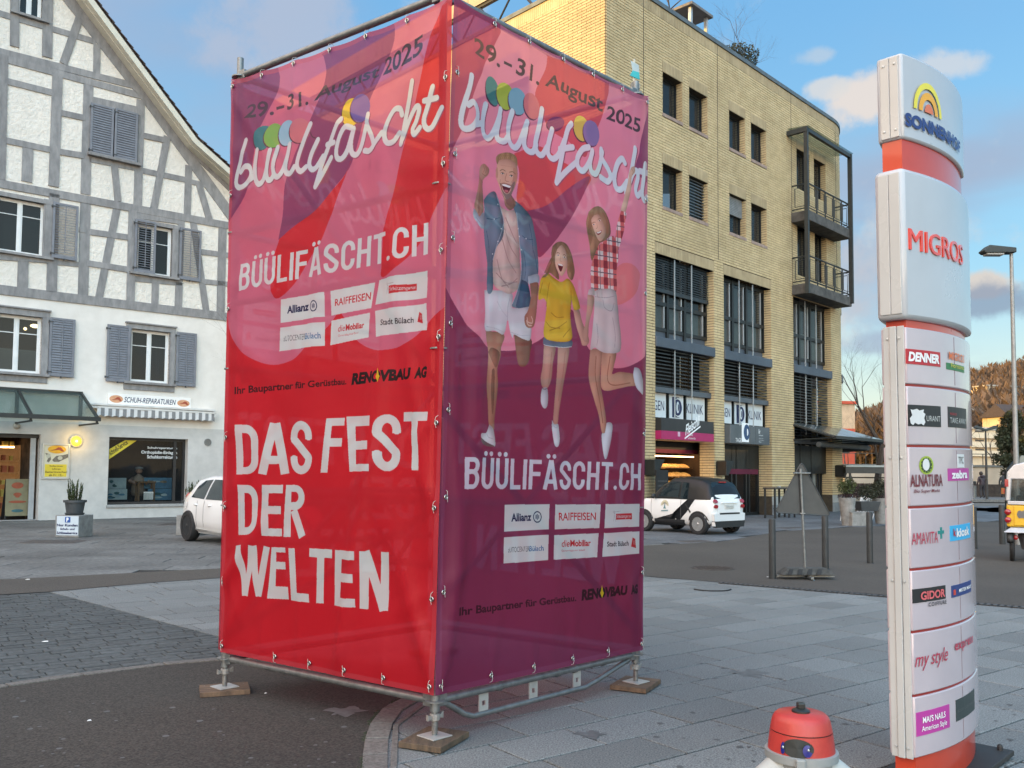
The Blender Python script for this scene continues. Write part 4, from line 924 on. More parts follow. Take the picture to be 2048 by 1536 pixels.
for px,py in((1286,100),(1434,200),(1581,250),(1669,300)):
 s=B.loc(px,py)[0]if px<1665 else xe+.3
 m=M();ribbon(m,s-.012,s+.012,zl+.5,ztop,-.0275,-.022);mk('movement_joint',m,dark,parent=bb)
m=M();bounds=[xc]+[v for o in sorted([o for o in OPS if o[1]<.1])for v in(o[0],o[2])]+[S_END]
gst=pm('grey_base_stone',(.20,.21,.215),(.14,.15,.155),3,.7,.3,20,vary=.1)
for a,b in zip(bounds[::2],bounds[1::2]):
 s=a
 while s<b-.01:
  t=min(s+1.1,b);q=M();ribbon(q,s+.004,t-.004,0,.40,-.03,.3);mk('base_stone',q,gst,parent=bb);q=M();ribbon(q,s+.004,t-.004,.408,pbase-.005,-.028,.3);mk('base_stone',q,pm('pale_base_stone',(.34,.34,.32),(.28,.28,.265),3,.7,.3,20),parent=bb);s=t
def bwin(o,y=.22,cols=(),tr=None,fr=.06):
 a,b,c,d,k=o
 def bx(m,s0,y0,z0,s1,y1,z1):
  q=[P(s0,y0),P(s1,y0),P(s1,y1),P(s0,y1)];m.hexa([(*v,z0)for v in q],[(*v,z1)for v in q])
 m=M();bx(m,a,y,b,a+fr,y+.07,d);bx(m,c-fr,y,b,c,y+.07,d);bx(m,a+fr,y,d-fr,c-fr,y+.07,d);bx(m,a+fr,y,b,c-fr,y+.07,b+fr)
 f=mk('window',m,fr_dk,parent=bb);sx=a+fr+.22
 m=M();bx(m,sx,y-.01,b+fr,sx+.035,y+.0,d-fr);mk('guide_rail',m,pm('alu_rail',(.50,.53,.54),(.42,.45,.46),5,.35,metal=.5),parent=f)
 m=M();p,q=P(a+fr,y+.04),P(c-fr,y+.04);m.add([(*p,b+fr),(*q,b+fr),(*q,d-fr),(*p,d-fr)],[(0,1,2,3)]);mk('pane',m,glass_b,parent=f)
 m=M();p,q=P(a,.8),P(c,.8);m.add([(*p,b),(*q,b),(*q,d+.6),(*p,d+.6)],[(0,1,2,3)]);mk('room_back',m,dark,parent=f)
 if k in('win','blind','halfblind'):
  m=M();s=a-.02
  while s<c:bx(m,s+.005,-.045,b-.13,min(s+BH,c+.02)-.005,.2,b-.01);s+=BH
  mk('brick_sill',m,pm('brick_sill_pink',(.34,.26,.215),(.26,.19,.16),3,.8,.3,30,vary=.12),parent=f,kind='stuff')
 if k in('blind','halfblind'):
  zb0=b+.05 if k=='blind' else b+(d-b)*.52;m=M();z=zb0
  while z<d-.06:p0=(a+fr*.5,c-fr*.5);bx(m,p0[0],y-.09,z,p0[1],y-.03,z+.012);bx(m,p0[0],y-.09,z+.004,p0[1],y-.083,z+.04 if k=='blind' else z+.05);z+=.115 if k=='blind' else.065
  mk('blind_slat',m,pm('blind_dark',(.13,.14,.145),(.10,.11,.115),5,.4,metal=.4)if k=='blind' else pm('blind_grey',(.26,.27,.27),(.2,.21,.21),5,.5),parent=f,kind='stuff')
for o in OPS:
 if o[4]!='bay':bwin(o)
alu_r=pm('alu_rail',(.5,.53,.54));blind_m=pm('bay_blind',(.045,.052,.056),(.03,.034,.038),5,.38,metal=.5)
clin=pm('clinic_panel',(.62,.67,.69),(.58,.63,.65),2,.5);navy2=pm('clinic_navy',(.010,.018,.075),(.008,.014,.06),4,.5)
def bx(m,s0,y0,z0,s1,y1,z1,n=1):
 for i in range(n):
  a,b=s0+(s1-s0)*i/n,s0+(s1-s0)*(i+1)/n;q=[P(a,y0),P(b,y0),P(b,y1),P(a,y1)];m.hexa([(*v,z0)for v in q],[(*v,z1)for v in q])
def btext(s,s0,z0,s1,z1,y,mat_,parent,**kw):
 return mk('lettering',text_mesh(s,s0,z0,s1,z1,lambda x,z:(*P(x,y),z),**kw),mat_,parent=parent)
for bi,(a,c)in enumerate(bays):
 y=.27;nn=1 if bi<3 else 6
 fbay=M();bx(fbay,a,y,zs_-.0,a+.09,y+.1,zl,1);bx(fbay,c-.09,y,zs_,c,y+.1,zl);bx(fbay,a,y,zl-.13,c,y+.1,zl,nn);bx(fbay,a,y,zs_-.02,c,y+.1,zs_+.10,nn)
 cols=[a+(c-a)*t for t in((.31,.60)if bi<3 else(.25,.5,.75))]
 ztr=zs_+(zl-zs_)*(.40 if bi else.37)
 for x in cols:bx(fbay,x-.07,y-.02,zs_-.55,x+.07,y+.1,zl)
 bx(fbay,a,y-.01,ztr-.07,c,y+.1,ztr+.07,nn)
 f=mk('bay_window',fbay,fr_dk,parent=bb)
 edges=[a+.09]+cols+[c-.09]
 for i in range(len(edges)-1):
  p0,p1=edges[i]+.07,edges[i+1]-.07
  for(z0,z1)in((zs_+.1,ztr-.07),(ztr+.07,zl-.13)):
   m=M();p,q=P(p0,y+.05),P(p1,y+.05);m.add([(*p,z0),(*q,z0),(*q,z1),(*p,z1)],[(0,1,2,3)]);mk('pane',m,glass_b,parent=f)
  m=M();bx(m,p1-.16,y+.0,zs_+.12,p1-.12,y+.045,zl-.15);mk('guide_rail',m,alu_r,parent=f)
  m=M();bx(m,p0,y+.16,zs_+.1,p1,y+.17,zs_+.1+(.95 if bi!=2 else 1.1));mk('inner_blind',m,pm('paper_blind',(.50,.51,.47),(.42,.43,.40),9,.8),parent=f)
  if bi in(1,2):m=M();bx(m,p0,y+.22,zs_+.1,p0+(p1-p0)*.8,y+.23,zl-.2);mk('net_curtain',m,pm('net_curtain',(.36,.38,.38),(.28,.30,.31),7,.9,stretch=(4,4,.1)),parent=f)
  m=M();bx(m,p0-.07,y+.05,zled1-.02,p1+.07,y+.07,zs_-.02);mk('spandrel_panel',m,blue_grey,parent=f)
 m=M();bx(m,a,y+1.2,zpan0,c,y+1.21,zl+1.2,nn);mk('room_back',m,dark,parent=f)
 for x in cols:
  m=M();bx(m,x-.012+.10,.03,zpan0-.15,x+.022+.10,.065,zl-.02);mk('guide_pole',m,alu_r,parent=f)
 def blinds(z0,z1,yb,pitch,name='blind_slat',parts=3):
  m=M();z=z0
  while z<z1:
   for i in range(len(edges)-1):
    g=.03;bx(m,edges[i]+g,yb,z,edges[i+1]-g,yb+.07,z+.014);bx(m,edges[i]+g,yb,z-.03,edges[i+1]-g,yb+.008,z+.012)
   z+=pitch
  mk(name,m,blind_m,parent=f,kind='stuff')
 if bi==0:
  zz=bl_(e5,113,425)[1];blinds(zz+.08,zl,.16,.085);m=M();bx(m,a+.02,.15,zz-.12,c-.1,.24,zz+.02);mk('blind_rail',m,blind_m,parent=f)
 zlow=zrail0 if bi<2 else zsg0+.15
 blinds(zlow+.25,zled0,.12,.125)
 m=M();bx(m,a+.02,.10,zlow+.02,c-.02,.22,zlow+.20,nn);mk('blind_rail',m,pm('blind_rail',(.08,.095,.11),(.06,.075,.09),5,.45),parent=f)
 m=M();bx(m,a,-.07,zled0,c+.02,.8,zled1,nn)
 mk('ledge',m,blue_grey,parent=bb,bevel=.02)
 if bi<2:
  for i in range(3):
   p0,p1=edges[i]+(.02 if i==0 else.08),edges[i+1]-.08
   m=M();bx(m,p0,y+.02,zpan0+.08,p1,y+.05,zrail0+.05);pn=mk('clinic_panel',m,clin,parent=f)
   hh=zrail0-zpan0-.1;zt0=zpan0+.08+hh*.30
   if i==0:btext('UGEN',p0+.02,zt0,p1-.12,zt0+hh*.42,y+.012,navy2,f)
   if i==2:btext('KLINIK',p0+.02,zt0,p1-.12,zt0+hh*.42,y+.012,navy2,f)
   if i==1:
    xm=(p0+p1)/2+.08;zm=zpan0+.08+hh*.5;r=hh*.42
    m=M().prism_xz([(xm-r*.95,zm-r*1.05),(xm+r*.35,zm-r*1.05),(xm+r*.35,zm+r*1.05),(xm-r*.95,zm+r*1.05)],y+.010,y+.018);mk('emblem_square',m,navy2,parent=f)
    el=lambda rx,rz_,ox=0.0:[(xm+ox+rx*math.cos(t),zm+rz_*math.sin(t))for t in np.linspace(0,2*math.pi,24)[:-1]]
    mk('emblem_ring',M().prism_xz(el(r*.9,r*1.0,.06),y+.004,y+.009),clin,parent=f);mk('emblem_disc',M().prism_xz(el(r*.78,r*.86),y-.002,y+.003),navy2,parent=f);mk('emblem_pupil',M().prism_xz(el(r*.26,r*.60),y-.008,y-.003),clin,parent=f);mk('emblem_half',M().prism_xz([(xm-r*.02,zm-r*.38)]+[(xm+.2*r*math.sin(t),zm-r*.38*math.cos(t))for t in np.linspace(0,math.pi,10)],y-.013,y-.009),navy2,parent=f)
  m=M();bx(m,a,y,zpan0-.05,c,y+.1,zpan0+.08);bx(m,a,y,zrail0+.05,c,y+.1,zrail0+.12)
  for x in[a+.01]+cols+[c-.1]:bx(m,x-.0,y-.01,zpan0,x+.08,y+.09,zrail0+.1)
  mk('panel_frame',m,fr_dk,parent=f)
 else:
  m=M();bx(m,a,y,zsg0-1.1,c,y+.1,zsg0+.1,nn)
  for x in cols:bx(m,x-.05,y-.02,0,x+.05,y+.12,zled0)
  mk('shop_frame',m,fr_dk,parent=f)
# ---- ground floor shops
sign_t=thing('bakery_sign','black and magenta shop fascia sign with slanted white script, above the bread counter','sign',B.o,B.rz)
a,c=bays[0];ce=bl_(e6,567,250,-.25)[0];sblack=pm('sign_black',(.022,.022,.026),(.018,.018,.02),3,.4);mag=pm('sign_magenta',(.36,.012,.105),(.32,.01,.09),3,.4)
zm_=zsg0+(zsg1-zsg0)*.40
mk('upper_panel',M().box(a+.01,-.25,zm_,ce,.3,zsg1),sblack,parent=sign_t);mk('lower_panel',M().box(a+.01,-.25,zsg0,ce,.3,zm_-.003),mag,parent=sign_t)
sw_w=ce-a;an2=.62
def scr(x,z):return(a+sw_w*.44+x*math.cos(.30)-z*.12,-.256,zsg0+(zsg1-zsg0)*.22+x*math.sin(.45)+z)
mk('lettering',text_mesh('Fleischli',0,0,sw_w*.30,.34,scr,shear=.45,bold=.02),printw,parent=sign_t)
mk('underline',M().hexa([scr(-.05,-.10),scr(sw_w*.30,-.10),(scr(sw_w*.30,-.10)[0],-.25,scr(sw_w*.30,-.10)[2]),(scr(-.05,-.1)[0],-.25,scr(-.05,-.1)[2])],[scr(-.05,-.05),scr(sw_w*.30,-.05),(scr(sw_w*.30,-.05)[0],-.25,scr(sw_w*.30,-.05)[2]),(scr(-.05,-.05)[0],-.25,scr(-.05,-.05)[2])]),printw,parent=sign_t)
mk('lettering',text_mesh('Bäckerei',a+sw_w*.50,zsg0+.17,a+sw_w*.58,zsg0+.25,lambda x,z:(x,-.256,z)),printw,parent=sign_t);mk('lettering',text_mesh('und Konditorei-Cafe',a+sw_w*.49,zsg0+.05,a+sw_w*.63,zsg0+.12,lambda x,z:(x,-.256,z)),printw,parent=sign_t)
mk('stamp',M().box(a+sw_w*.30,-.258,zsg0+.12,a+sw_w*.34,-.25,zsg0+.28),pm('stamp_pink',(.6,.4,.5)),parent=sign_t)
sg2=thing('day_clinic_sign','grey fascia sign with white letters and round blue eye emblem, over the second shop entrance','sign',B.o,B.rz)
a2,c2_=bays[1];ce2=bl_(e6,997,290,-.25)[0];sgrey=pm('sign_grey',(.085,.10,.115),(.065,.08,.09),1.5,.35)
z21=(bl_(e6,645,197)[1]+zsg1)/2;z20=z21-(zsg1-zsg0)*.95
w2=ce2-a2
for i,(t0,t1)in enumerate(((0,.50),(.50,.63),(.63,1.0))):mk('panel',M().box(a2+.01+w2*t0,-.25,z20,a2+w2*t1-.008,.3,z21),sgrey,parent=sg2,bevel=.01)
mk('lettering',text_mesh('TAGES',a2+w2*.13,z20+.05,a2+w2*.29,z20+.20,lambda x,z:(x,-.256,z)),printw,parent=sg2)
xq=a2+w2*.38;zq=(z20+z21)/2+.10;rq=.30
mk('emblem_square',M().box(xq-rq*1.0,-.256,zq-rq*1.25,xq+rq*.75,-.251,zq+rq*1.15),printw,parent=sg2)
mk('emblem_disc',M().prism_xz([(xq+.06+rq*.75*math.cos(t),zq+rq*math.sin(t))for t in np.linspace(0,6.1,24)],-.262,-.257),pm('clinic_navy3',(.03,.07,.15)),parent=sg2)
mk('emblem_pupil',M().prism_xz([(xq+.08+rq*.28*max(0,math.sin(t)),zq-rq*.45*math.cos(t))for t in np.linspace(0,math.pi,14)],-.268,-.263),printw,parent=sg2)
for(s,t0,t1,f0,f1)in(('&r',.70,.75,.62,.88),('Hilfing AG',.71,.82,.48,.56),('Hörberatung',.71,.82,.33,.38),('und Hörgeräte',.71,.84,.23,.28),('Bülach',.71,.77,.13,.18)):
 mk('lettering',text_mesh(s,a2+w2*t0,z20+(z21-z20)*f0,a2+w2*t1,z20+(z21-z20)*f1,lambda x,z:(x,-.256,z)),printw,parent=sg2,kind='stuff' if s=='&r' else None)
warmw=pm('lit_wall',(.060,.034,.016),(.025,.015,.009),2,.7);floor_d=pm('shop_floor',(.12,.10,.08))
for bi,(a,c)in enumerate(bays[:3]):
 m=M();d_=4.2;c0=c;c=c+(.5 if bi<2 else 0)
 m.add([(a,d_,0),(c,d_,0),(c,d_,zsg0),(a,d_,zsg0)],[(0,1,2,3)]).add([(a,.6,zsg0+.02),(c,.6,zsg0+.02),(c,d_,zsg0+.02),(a,d_,zsg0+.02)],[(0,1,2,3)])
 m.add([(a,.6,.02),(c,.6,.02),(c,d_,.02),(a,d_,.02)],[(0,1,2,3)]).add([(c,.62,0),(c,d_,0),(c,d_,zsg0),(c,.62,zsg0)],[(3,2,1,0)]).add([(a,.62,0),(a,d_,0),(a,d_,zsg0),(a,.62,zsg0)],[(0,1,2,3)])
 mk('shop_interior',m,warmw if bi<2 else pm('shop_dim',(.12,.11,.10),(.07,.065,.06),2,.8),parent=bb)
a,c=bays[0]
bc=thing('bread_counter','warmly lit bakery shelves piled with golden bread loaves behind the shop front','shelf',B.w(a,1.0,0),B.rz)
bread=pm('glowing_bread_crust',(.62,.33,.09),(.36,.16,.035),14,.6,.5,20,vary=.3,emit=((1,.45,.10),.10));shw=pm('bakery_wood',(.20,.10,.04),(.12,.06,.025),5,.6)  # crust emits a little: warm shop light put into the bread itself
rb=random.Random(11);wbc=(c-a)+.38
for k in range(5):
 z=.55+k*.32;mk('shelf',M().box(.1,.04*k,z,wbc,.04*k+.6,z+.03),shw,parent=bc)
 for j in range(int(wbc/.19)):
  x=.22+j*.19+rb.random()*.05;ll_=M();n=8;L0=.16+rb.random()*.12
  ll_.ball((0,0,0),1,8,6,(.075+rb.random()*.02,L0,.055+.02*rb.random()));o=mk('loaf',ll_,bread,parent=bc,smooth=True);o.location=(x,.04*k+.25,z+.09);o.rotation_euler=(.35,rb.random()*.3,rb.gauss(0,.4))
for(x0_,x1_,z_)in((.1,wbc,2.25),):mk('light_strip',M().box(x0_,.1,z_,x1_,.16,z_+.04),pm('strip_bread',(1,.6,.3),emit=((1,.55,.25),2.5)),parent=bc)
mk('headboard',M().box(.05,.0,2.4,wbc+.1,.05,2.95),pm('headboard',(.012,.012,.014)),parent=bc);mk('magenta_band',M().box(.05,-.004,2.38,wbc+.1,.04,2.52),pm('dark_magenta',(.10,.005,.03)),parent=bc)
mk('lower_front',M().box(.05,-.15,.02,.75,-.05,1.45),pm('menu_black',(.014,.014,.014)),parent=bc)
for k in range(9):mk('menu_strip',M().box(.10,-.16,.15+k*.14,.70,-.15,.24+k*.14),pm('menu_grey',(.05,.05,.05),(.03,.03,.03),9),parent=bc)
wd=pm('downlight',(1,.85,.6),emit=((1,.72,.38),7.0))
for(px,py,lab)in((1300+158/7.88,820+512/7.88,'leftmost glowing round downlight under the black and magenta sign'),(1300+528/7.88,820+541/7.88,'foremost of three glowing downlights grouped under the black and magenta sign'),
(1300+495/7.88,820+564/7.88,'middle of three glowing downlights grouped under the black and magenta sign'),(1300+485/7.88,820+583/7.88,'rearmost of three glowing downlights grouped under the black and magenta sign'),(1300+1450/7.88,820+571/7.88,'glowing round downlight under the grey clinic sign')):
 d=ray(px,py);zt__=zsg0-.012;t=(zt__-CAMH)/d.z;q=CP+d*t;lq=B.inv(q)
 if not(-.2<lq[1]<4):q=Vector(B.w(lq[0],max(-.1,min(2.5,lq[1])),zt__))
 dl_=thing('downlight',lab,'ceiling light',(q.x,q.y,zt__-.03),B.rz,'downlights under the shop signs')
 mk('rim',M().lathe([(.13,.0),(.13,.04),(0,.04)],16),alu_r,parent=dl_);mk('diffuser',M().lathe([(0,-.012),(.11,-.008),(.11,.0)][::-1],16),wd,parent=dl_)
for i,bi in enumerate((0,1)):
 a,c=bays[bi];ll=bpy.data.lights.new('shop_light','AREA');ll.energy=16 if bi==0 else 5;ll.color=(1,.62,.28);ll.size=2.5;lo=bpy.data.objects.new('shop_light',ll);C.objects.link(lo);lo.location=B.w((a+c)/2,1.2,zsg0-.2);lo['kind']='structure'
 m=M().box(a,-.24,zsg0-.004 if bi==0 else z20-.004,(ce if bi==0 else ce2)-.02,.6,zsg0-.002 if bi==0 else z20-.002)
 mk('sign_underside',m,pm('soffit_beige',(.34,.30,.24)),parent=bb)
a,c=bays[1];xd0=bl_(e6,725,500,.6)[0];sf=M()
for x in(a,xd0-.35,xd0,xd0+(c-xd0)*.42,xd0+(c-xd0)*.55,c-.12):bx(sf,x,.55,0,x+.10,.66,z20)
bx(sf,a,.55,z20-.95,c,.66,z20);bx(sf,a,.55,0,c,.66,.12)
mk('shop_front',sf,fr_dk,parent=bb);mk('shop_pane',M().add([(a,.6,.1),(c,.6,.1),(c,.6,z20),(a,.6,z20)],[(0,1,2,3)]),glass_mat('shopfront_glass',(.012,.015,.018),.65),parent=bb)
mk('door_band',M().box(a+.2,.54,z20-1.15,c-.1,.548,z20-.95),pm('dark_magenta',(.10,.005,.03)),parent=bb)
for k in range(4):mk('side_shelf',M().box(a+.12,.9,.9+k*.45,a+.95,1.3,.93+k*.45),pm('glowing_amber_goods',(.5,.25,.08),emit=((1,.4,.08),.12)),parent=bb)  # amber glow put into the goods, no lamp among them
a,c=bays[2];sf=M();zt3=3.0
for x in(a,a+(c-a)*.42,c-.35,c-.12):bx(sf,x,.45,0,x+.08,.56,zt3+1.2)
bx(sf,a,.45,zt3,c,.56,zt3+.14);bx(sf,a,.45,0,c,.56,.3);mk('shop_front',sf,fr_dk,parent=bb)
mk('shop_pane',M().add([(a,.5,.1),(c,.5,.1),(c,.5,zt3+1),(a,.5,zt3+1)],[(0,1,2,3)]),glass_mat('shopfront_glass3',(.03,.035,.04),.25),parent=bb)
mk('header_band',M().box(a+.08,.43,zt3-.42,c-.35,.445,zt3-.10),pm('faded_magenta',(.16,.03,.06)),parent=bb)
for x in(a+.25,a+(c-a)*.5):mk('lettering',text_mesh('F',x,zt3-.5,x+.22,zt3-.05,lambda u,z:(u,.425,z),shear=.4),pm('faded_white',(.3,.28,.28)),parent=bb)
mk('window_poster',M().box(a+(c-a)*.5,.44,.5,a+(c-a)*.8,.447,2.3),pm('pale_poster',(.22,.23,.22),(.16,.17,.16),3,.5),parent=bb)
cz=bl_(e6,1195,300,-.1)[1]
def steel_canopy(s0,s1,label,zt=None,out=1.8,n=3,drop=.55):
 t=thing('steel_canopy',label,'canopy',B.o,B.rz,'steel canopies on the brick building');zt=zt or 3.75;z2=zt-drop
 for i in range(n):
  a_,b_=s0+(s1-s0)*i/n+.03,s0+(s1-s0)*(i+1)/n-.03
  q0=[(*P(a_,-.02),zt),(*P(b_,-.02),zt),(*P(b_,-out),z2),(*P(a_,-out),z2)];mk('roof_panel',M().hexa(q0,[(v[0],v[1],v[2]+.03)for v in q0]),pm('canopy_panel',(.10,.115,.115),(.06,.07,.07),1.5,.12),parent=t)
  for s in(a_,b_):mk('arm',M().tube([(*P(s,-.02),zt-.05),(*P(s,-out),z2-.05)],.04,6).tube([(*P(s,-.02),z2-.12),(*P(s,-out),z2-.06)],.03,6),steel_dk,parent=t)
 m=M();bx(m,s0,-out-.06,z2-.10,s1,-out+.02,z2+.02,4);mk('gutter',m,steel_dk,parent=t)
 m=M().tube([(*P(s0+(s1-s0)*k/6,-out*.62),z2-.32)for k in range(7)],.11,10);mk('rolled_awning',m,pm('awning_dark',(.055,.06,.06),(.04,.045,.045),6,.7),parent=t)
steel_canopy(bays[2][0]-.1,xe+.7,'dark steel canopy with glass panels and rolled awning over the third shop bay',n=3)
steel_canopy(xe+1.1,xe+5.2,'dark steel canopy curving round the rounded corner of the brick building',n=2)
for(px,py,lab)in((1444,934,'black cone wall light on the brick pier between the two lit shops'),(1679,940,'black cone wall light on the pier beside the rounded corner'),(1302,932,'black cone wall light beside the edge of the banner')):
 lx,lz=B.loc(px,py,-.1);lx=min(lx,xe+.4);t=thing('wall_light',lab,'wall light',B.w(*P(lx,-.02),lz),B.rz,'black cone wall lights')
 mk('lamp_housing',M().prism_xz([(-.28,.22),(.32,.22),(-.12,-.32),(-.28,-.30)],-.42,-.02),fr_dk,parent=t,bevel=.01);mk('wall_plate',M().box(-.3,-.02,-.3,.2,.01,.2),fr_dk,parent=t)
# ---- balconies with slender steel frame
OUT=.80
def balcony(zf,label,rail_h=1.15):
 t=thing('balcony',label,'balcony',B.o,B.rz,'steel and concrete balconies on the rounded corner');out=OUT
 s0=bl_(e4,1220,1290,0)[0];s1=bl_(e4,1605,1400,-out)[0]
 conc=pm('balcony_concrete',(.11,.105,.098),(.055,.055,.052),3,.85,.4,20,dirt=.3)
 mk('slab',M().box(s0,-out,zf-.42,s1,.0 if False else 0.0,zf),conc,parent=t,bevel=.02);mk('slab_extension',M().box(xe,.0,zf-.40,s1-.02,2.4,zf-.005),conc,parent=t)
 rs=pm('balcony_steel',(.028,.034,.034),(.020,.024,.024),6,.5)
 r=M()
 for(a_,b_)in(((s0+.05,-out+.05),(s1-.05,-out+.05)),((s0+.05,-out+.05),(s0+.05,-.05)),((s1-.05,-out+.05),(s1-.05,1.2))):
  n=5 if abs(a_[0]-b_[0])>2 else 1
  for i in range(n):
   p=[a_[k]+(b_[k]-a_[k])*(i/n)for k in(0,1)];q=[a_[k]+(b_[k]-a_[k])*((i+1)/n)for k in(0,1)]
   d=Vector((q[0]-p[0],q[1]-p[1],0)).normalized();p2=(p[0]+d.x*.12,p[1]+d.y*.12);q2=(q[0]-d.x*.12,q[1]-d.y*.12)
   pa=M();pa.tube([(p2[0],p2[1],zf+.22),(p2[0],p2[1],zf+rail_h-.14),(q2[0],q2[1],zf+rail_h-.14),(q2[0],q2[1],zf+.22),(p2[0],p2[1],zf+.22)],.018,5)
   mk('railing_panel',pa,rs,parent=t)
   mk('railing_post',M().tube([(p[0],p[1],zf-.1),(p[0],p[1],zf+rail_h)],.035,6),rs,parent=t)
  mk('handrail',M().tube([(a_[0],a_[1],zf+rail_h),(b_[0],b_[1],zf+rail_h)],.035,6),rs,parent=t);mk('bottom_rail',M().tube([(a_[0],a_[1],zf+.12),(b_[0],b_[1],zf+.12)],.025,6),rs,parent=t)
 return s0,s1,out
s0,s1,out=balcony(bl_(e4,1220,1285,-OUT)[1],'upper balcony with concrete slab and dark steel railing')
zlowb=bl_(e5,1165,355,-OUT)[1];balcony(zlowb,'lower balcony with concrete slab and dark steel railing')
fs=thing('steel_balcony_tower','tall dark steel frame carrying both balconies up to the small top canopy','steel frame',B.o,B.rz)
xs1=bl_(e4,1313,1000,-OUT)[0];ztf=bl_(e4,1313,815,-OUT)[1];rs=pm('balcony_steel',(.055,.065,.065))
mk('post',M().box(xs1-.07,-OUT-.13,zlowb-.5,xs1+.06,-OUT+.03,ztf),rs,parent=fs);mk('post',M().box(s1-.18,-OUT-.13,zlowb-.3,s1-.06,-OUT+.05,ztf),rs,parent=fs)
mk('top_beam',M().box(xs1+.09,-OUT-.11,ztf-.18,s1-.18,-OUT+.03,ztf-.02),rs,parent=fs);mk('wall_beam',M().hexa([(xs1-.09,-OUT-.13,ztf-.2),(xs1+.06,-OUT-.13,ztf-.2),(xs1+.06,-OUT-.13,ztf),(xs1-.09,-OUT-.13,ztf)],[(xs1-.09,.0,ztf-.2),(xs1+.06,.0,ztf-.2),(xs1+.06,.0,ztf),(xs1-.09,.0,ztf)]),rs,parent=fs)
mk('canopy_glass',M().hexa([(xs1,-OUT-.15,ztf+.03),(s1,-OUT-.15,ztf+.03),(s1,0,ztf+.12),(xs1,0,ztf+.12)],[(xs1,-OUT-.15,ztf+.05),(s1,-OUT-.15,ztf+.05),(s1,0,ztf+.14),(xs1,0,ztf+.14)]),glass_mat('frame_glass',(.03,.045,.045),.72),parent=fs)
# ---- sunlit side: bricks along the other face
LFa=136.0;LF=Fr(B.w(xc,0,0),LFa);Ll=24.0
lit_b=M();z=pbase;row=0;zt2=ztop
lops=[(LF.loc(952,200)[0],LF.loc(1058,246)[1],LF.loc(1058,200)[0],LF.loc(1058,152)[1])]
while z<zt2-.42:
 s=-Ll-(BL/2 if row%2 else 0)
 near=[r for r in lops if r[1]-.1<z<r[3]+.1]
 while s<-.001:
  for(p,q)in cut(s,min(s+BL,0),z,z+BH,near):lit_b.box(p+BT,-.022,z+BT,q-BT,.02,z+BH-BT)
  s+=BL
 z+=BH;row+=1
s=-Ll
while s<0:lit_b.box(s+.006,-.026,ztop-.40,s+BH-.005,.02,ztop-.006);s+=BH
cl=bpy.data.objects.new('side_wall',mesh_of(wall_cells(-Ll,0,0,ztop,lops,.0,None,.3),'side_wall'));C.objects.link(cl);cl.data.materials.append(mortar);cl.parent=bb
Mloc=Matrix.Translation(Vector(B.inv(LF.o))*1.0)@Matrix.Rotation(LF.rz-B.rz,4,'Z');cl.matrix_local=Mloc
lb_=mk('side_brick_field',lit_b,brick_m,parent=cl,kind='stuff')
for o in lops:
 mk('side_window',M().box(o[0],.2,o[1],o[0]+.08,.28,o[3]).box(o[2]-.08,.2,o[1],o[2],.28,o[3]).box(o[0],.2,o[3]-.08,o[2],.28,o[3]).box(o[0],.2,o[1],o[2],.28,o[1]+.08).box((o[0]+o[2])/2-.04,.2,o[1],(o[0]+o[2])/2+.04,.28,o[3]),fr_dk,parent=cl)
 mk('side_pane',M().box(o[0],.24,o[1],o[2],.25,o[3]),glass_mat('side_glass',(.02,.025,.03),0.0),parent=cl)
mk('side_flashing',M().box(-Ll,-.07,ztop+.003,-.35,.35,ztop+.155),pm('flashing_grey',(.13,.155,.17)),parent=cl)
mk('flat_roof',M().prism_xy([tuple(B.inv(LF.w(-Ll,.3,0))[:2]),tuple(B.inv(LF.w(-.3,.3,0))[:2]),(xe,.3),(xe+2.6,1.3),(xe+3.2,10),(xc+6,26)],ztop-.5,ztop-.3),pm('roof_gravel',(.2,.19,.18)),parent=bb)
ay=3.0
at=M().box(-Ll+1,ay,ztop-.3,-5.5,ay+7,ztop+1.6);atc=mk('attic',at,pm('attic_render',(.50,.42,.29),(.42,.35,.24),3,.7),parent=cl)
for k in range(10):mk('attic_panel',M().box(-Ll+1+k*1.9,.9,ztop+1.95,-Ll+2.87+k*1.9,1.0,ztop+2.85),pm('attic_panel',(.45,.37,.25)),parent=cl)
for k in range(9):
 x=-Ll+2+k*2.1;mk('pergola_strut',M().tube([(x,1.0,ztop+1.95),(x+1.0,1.0,ztop+.75)],.05,6).tube([(x+1.0,1.0,ztop+.75),(x+2.1,1.0,ztop+1.95)],.04,6),fr_dk,parent=cl)
mk('pergola_beam',M().box(-Ll+1,.95,ztop+1.84,-3.5,1.1,ztop+1.95).box(-Ll+1,.95,ztop+.70,-3.5,1.1,ztop+.80),fr_dk,parent=cl)
# ================================================================ BANNER TOWER (scaffold wrapped in printed banners)
T0=G(869,1488)
FL=Fr(T0,126.0);FR_=Fr(T0,44.0)
off=-0.045
LQ=[FL.loc(463,158,off),FL.loc(906,-12,off),FL.loc(869,1391,off),FL.loc(441,1304,off)]
RQ=[FR_.loc(907,-12,off),FR_.loc(1297,192,off),FR_.loc(1285,1300,off),FR_.loc(869,1391,off)]
WID=2.0
def homog(src,dst):
 A=[];b=[]
 for(x,y),(u,v)in zip(src,dst):
  A.append([x,y,1,0,0,0,-u*x,-u*y]);b.append(u);A.append([0,0,0,x,y,1,-v*x,-v*y]);b.append(v)
 h=np.linalg.solve(np.array(A),np.array(b));return np.append(h,1).reshape(3,3)
def happ(Hm,p):
 p=np.atleast_2d(np.asarray(p,float));q=np.c_[p,np.ones(len(p))]@Hm.T;return q[:,:2]/q[:,2:]
UNIT=[(0,1),(1,1),(1,0),(0,0)]
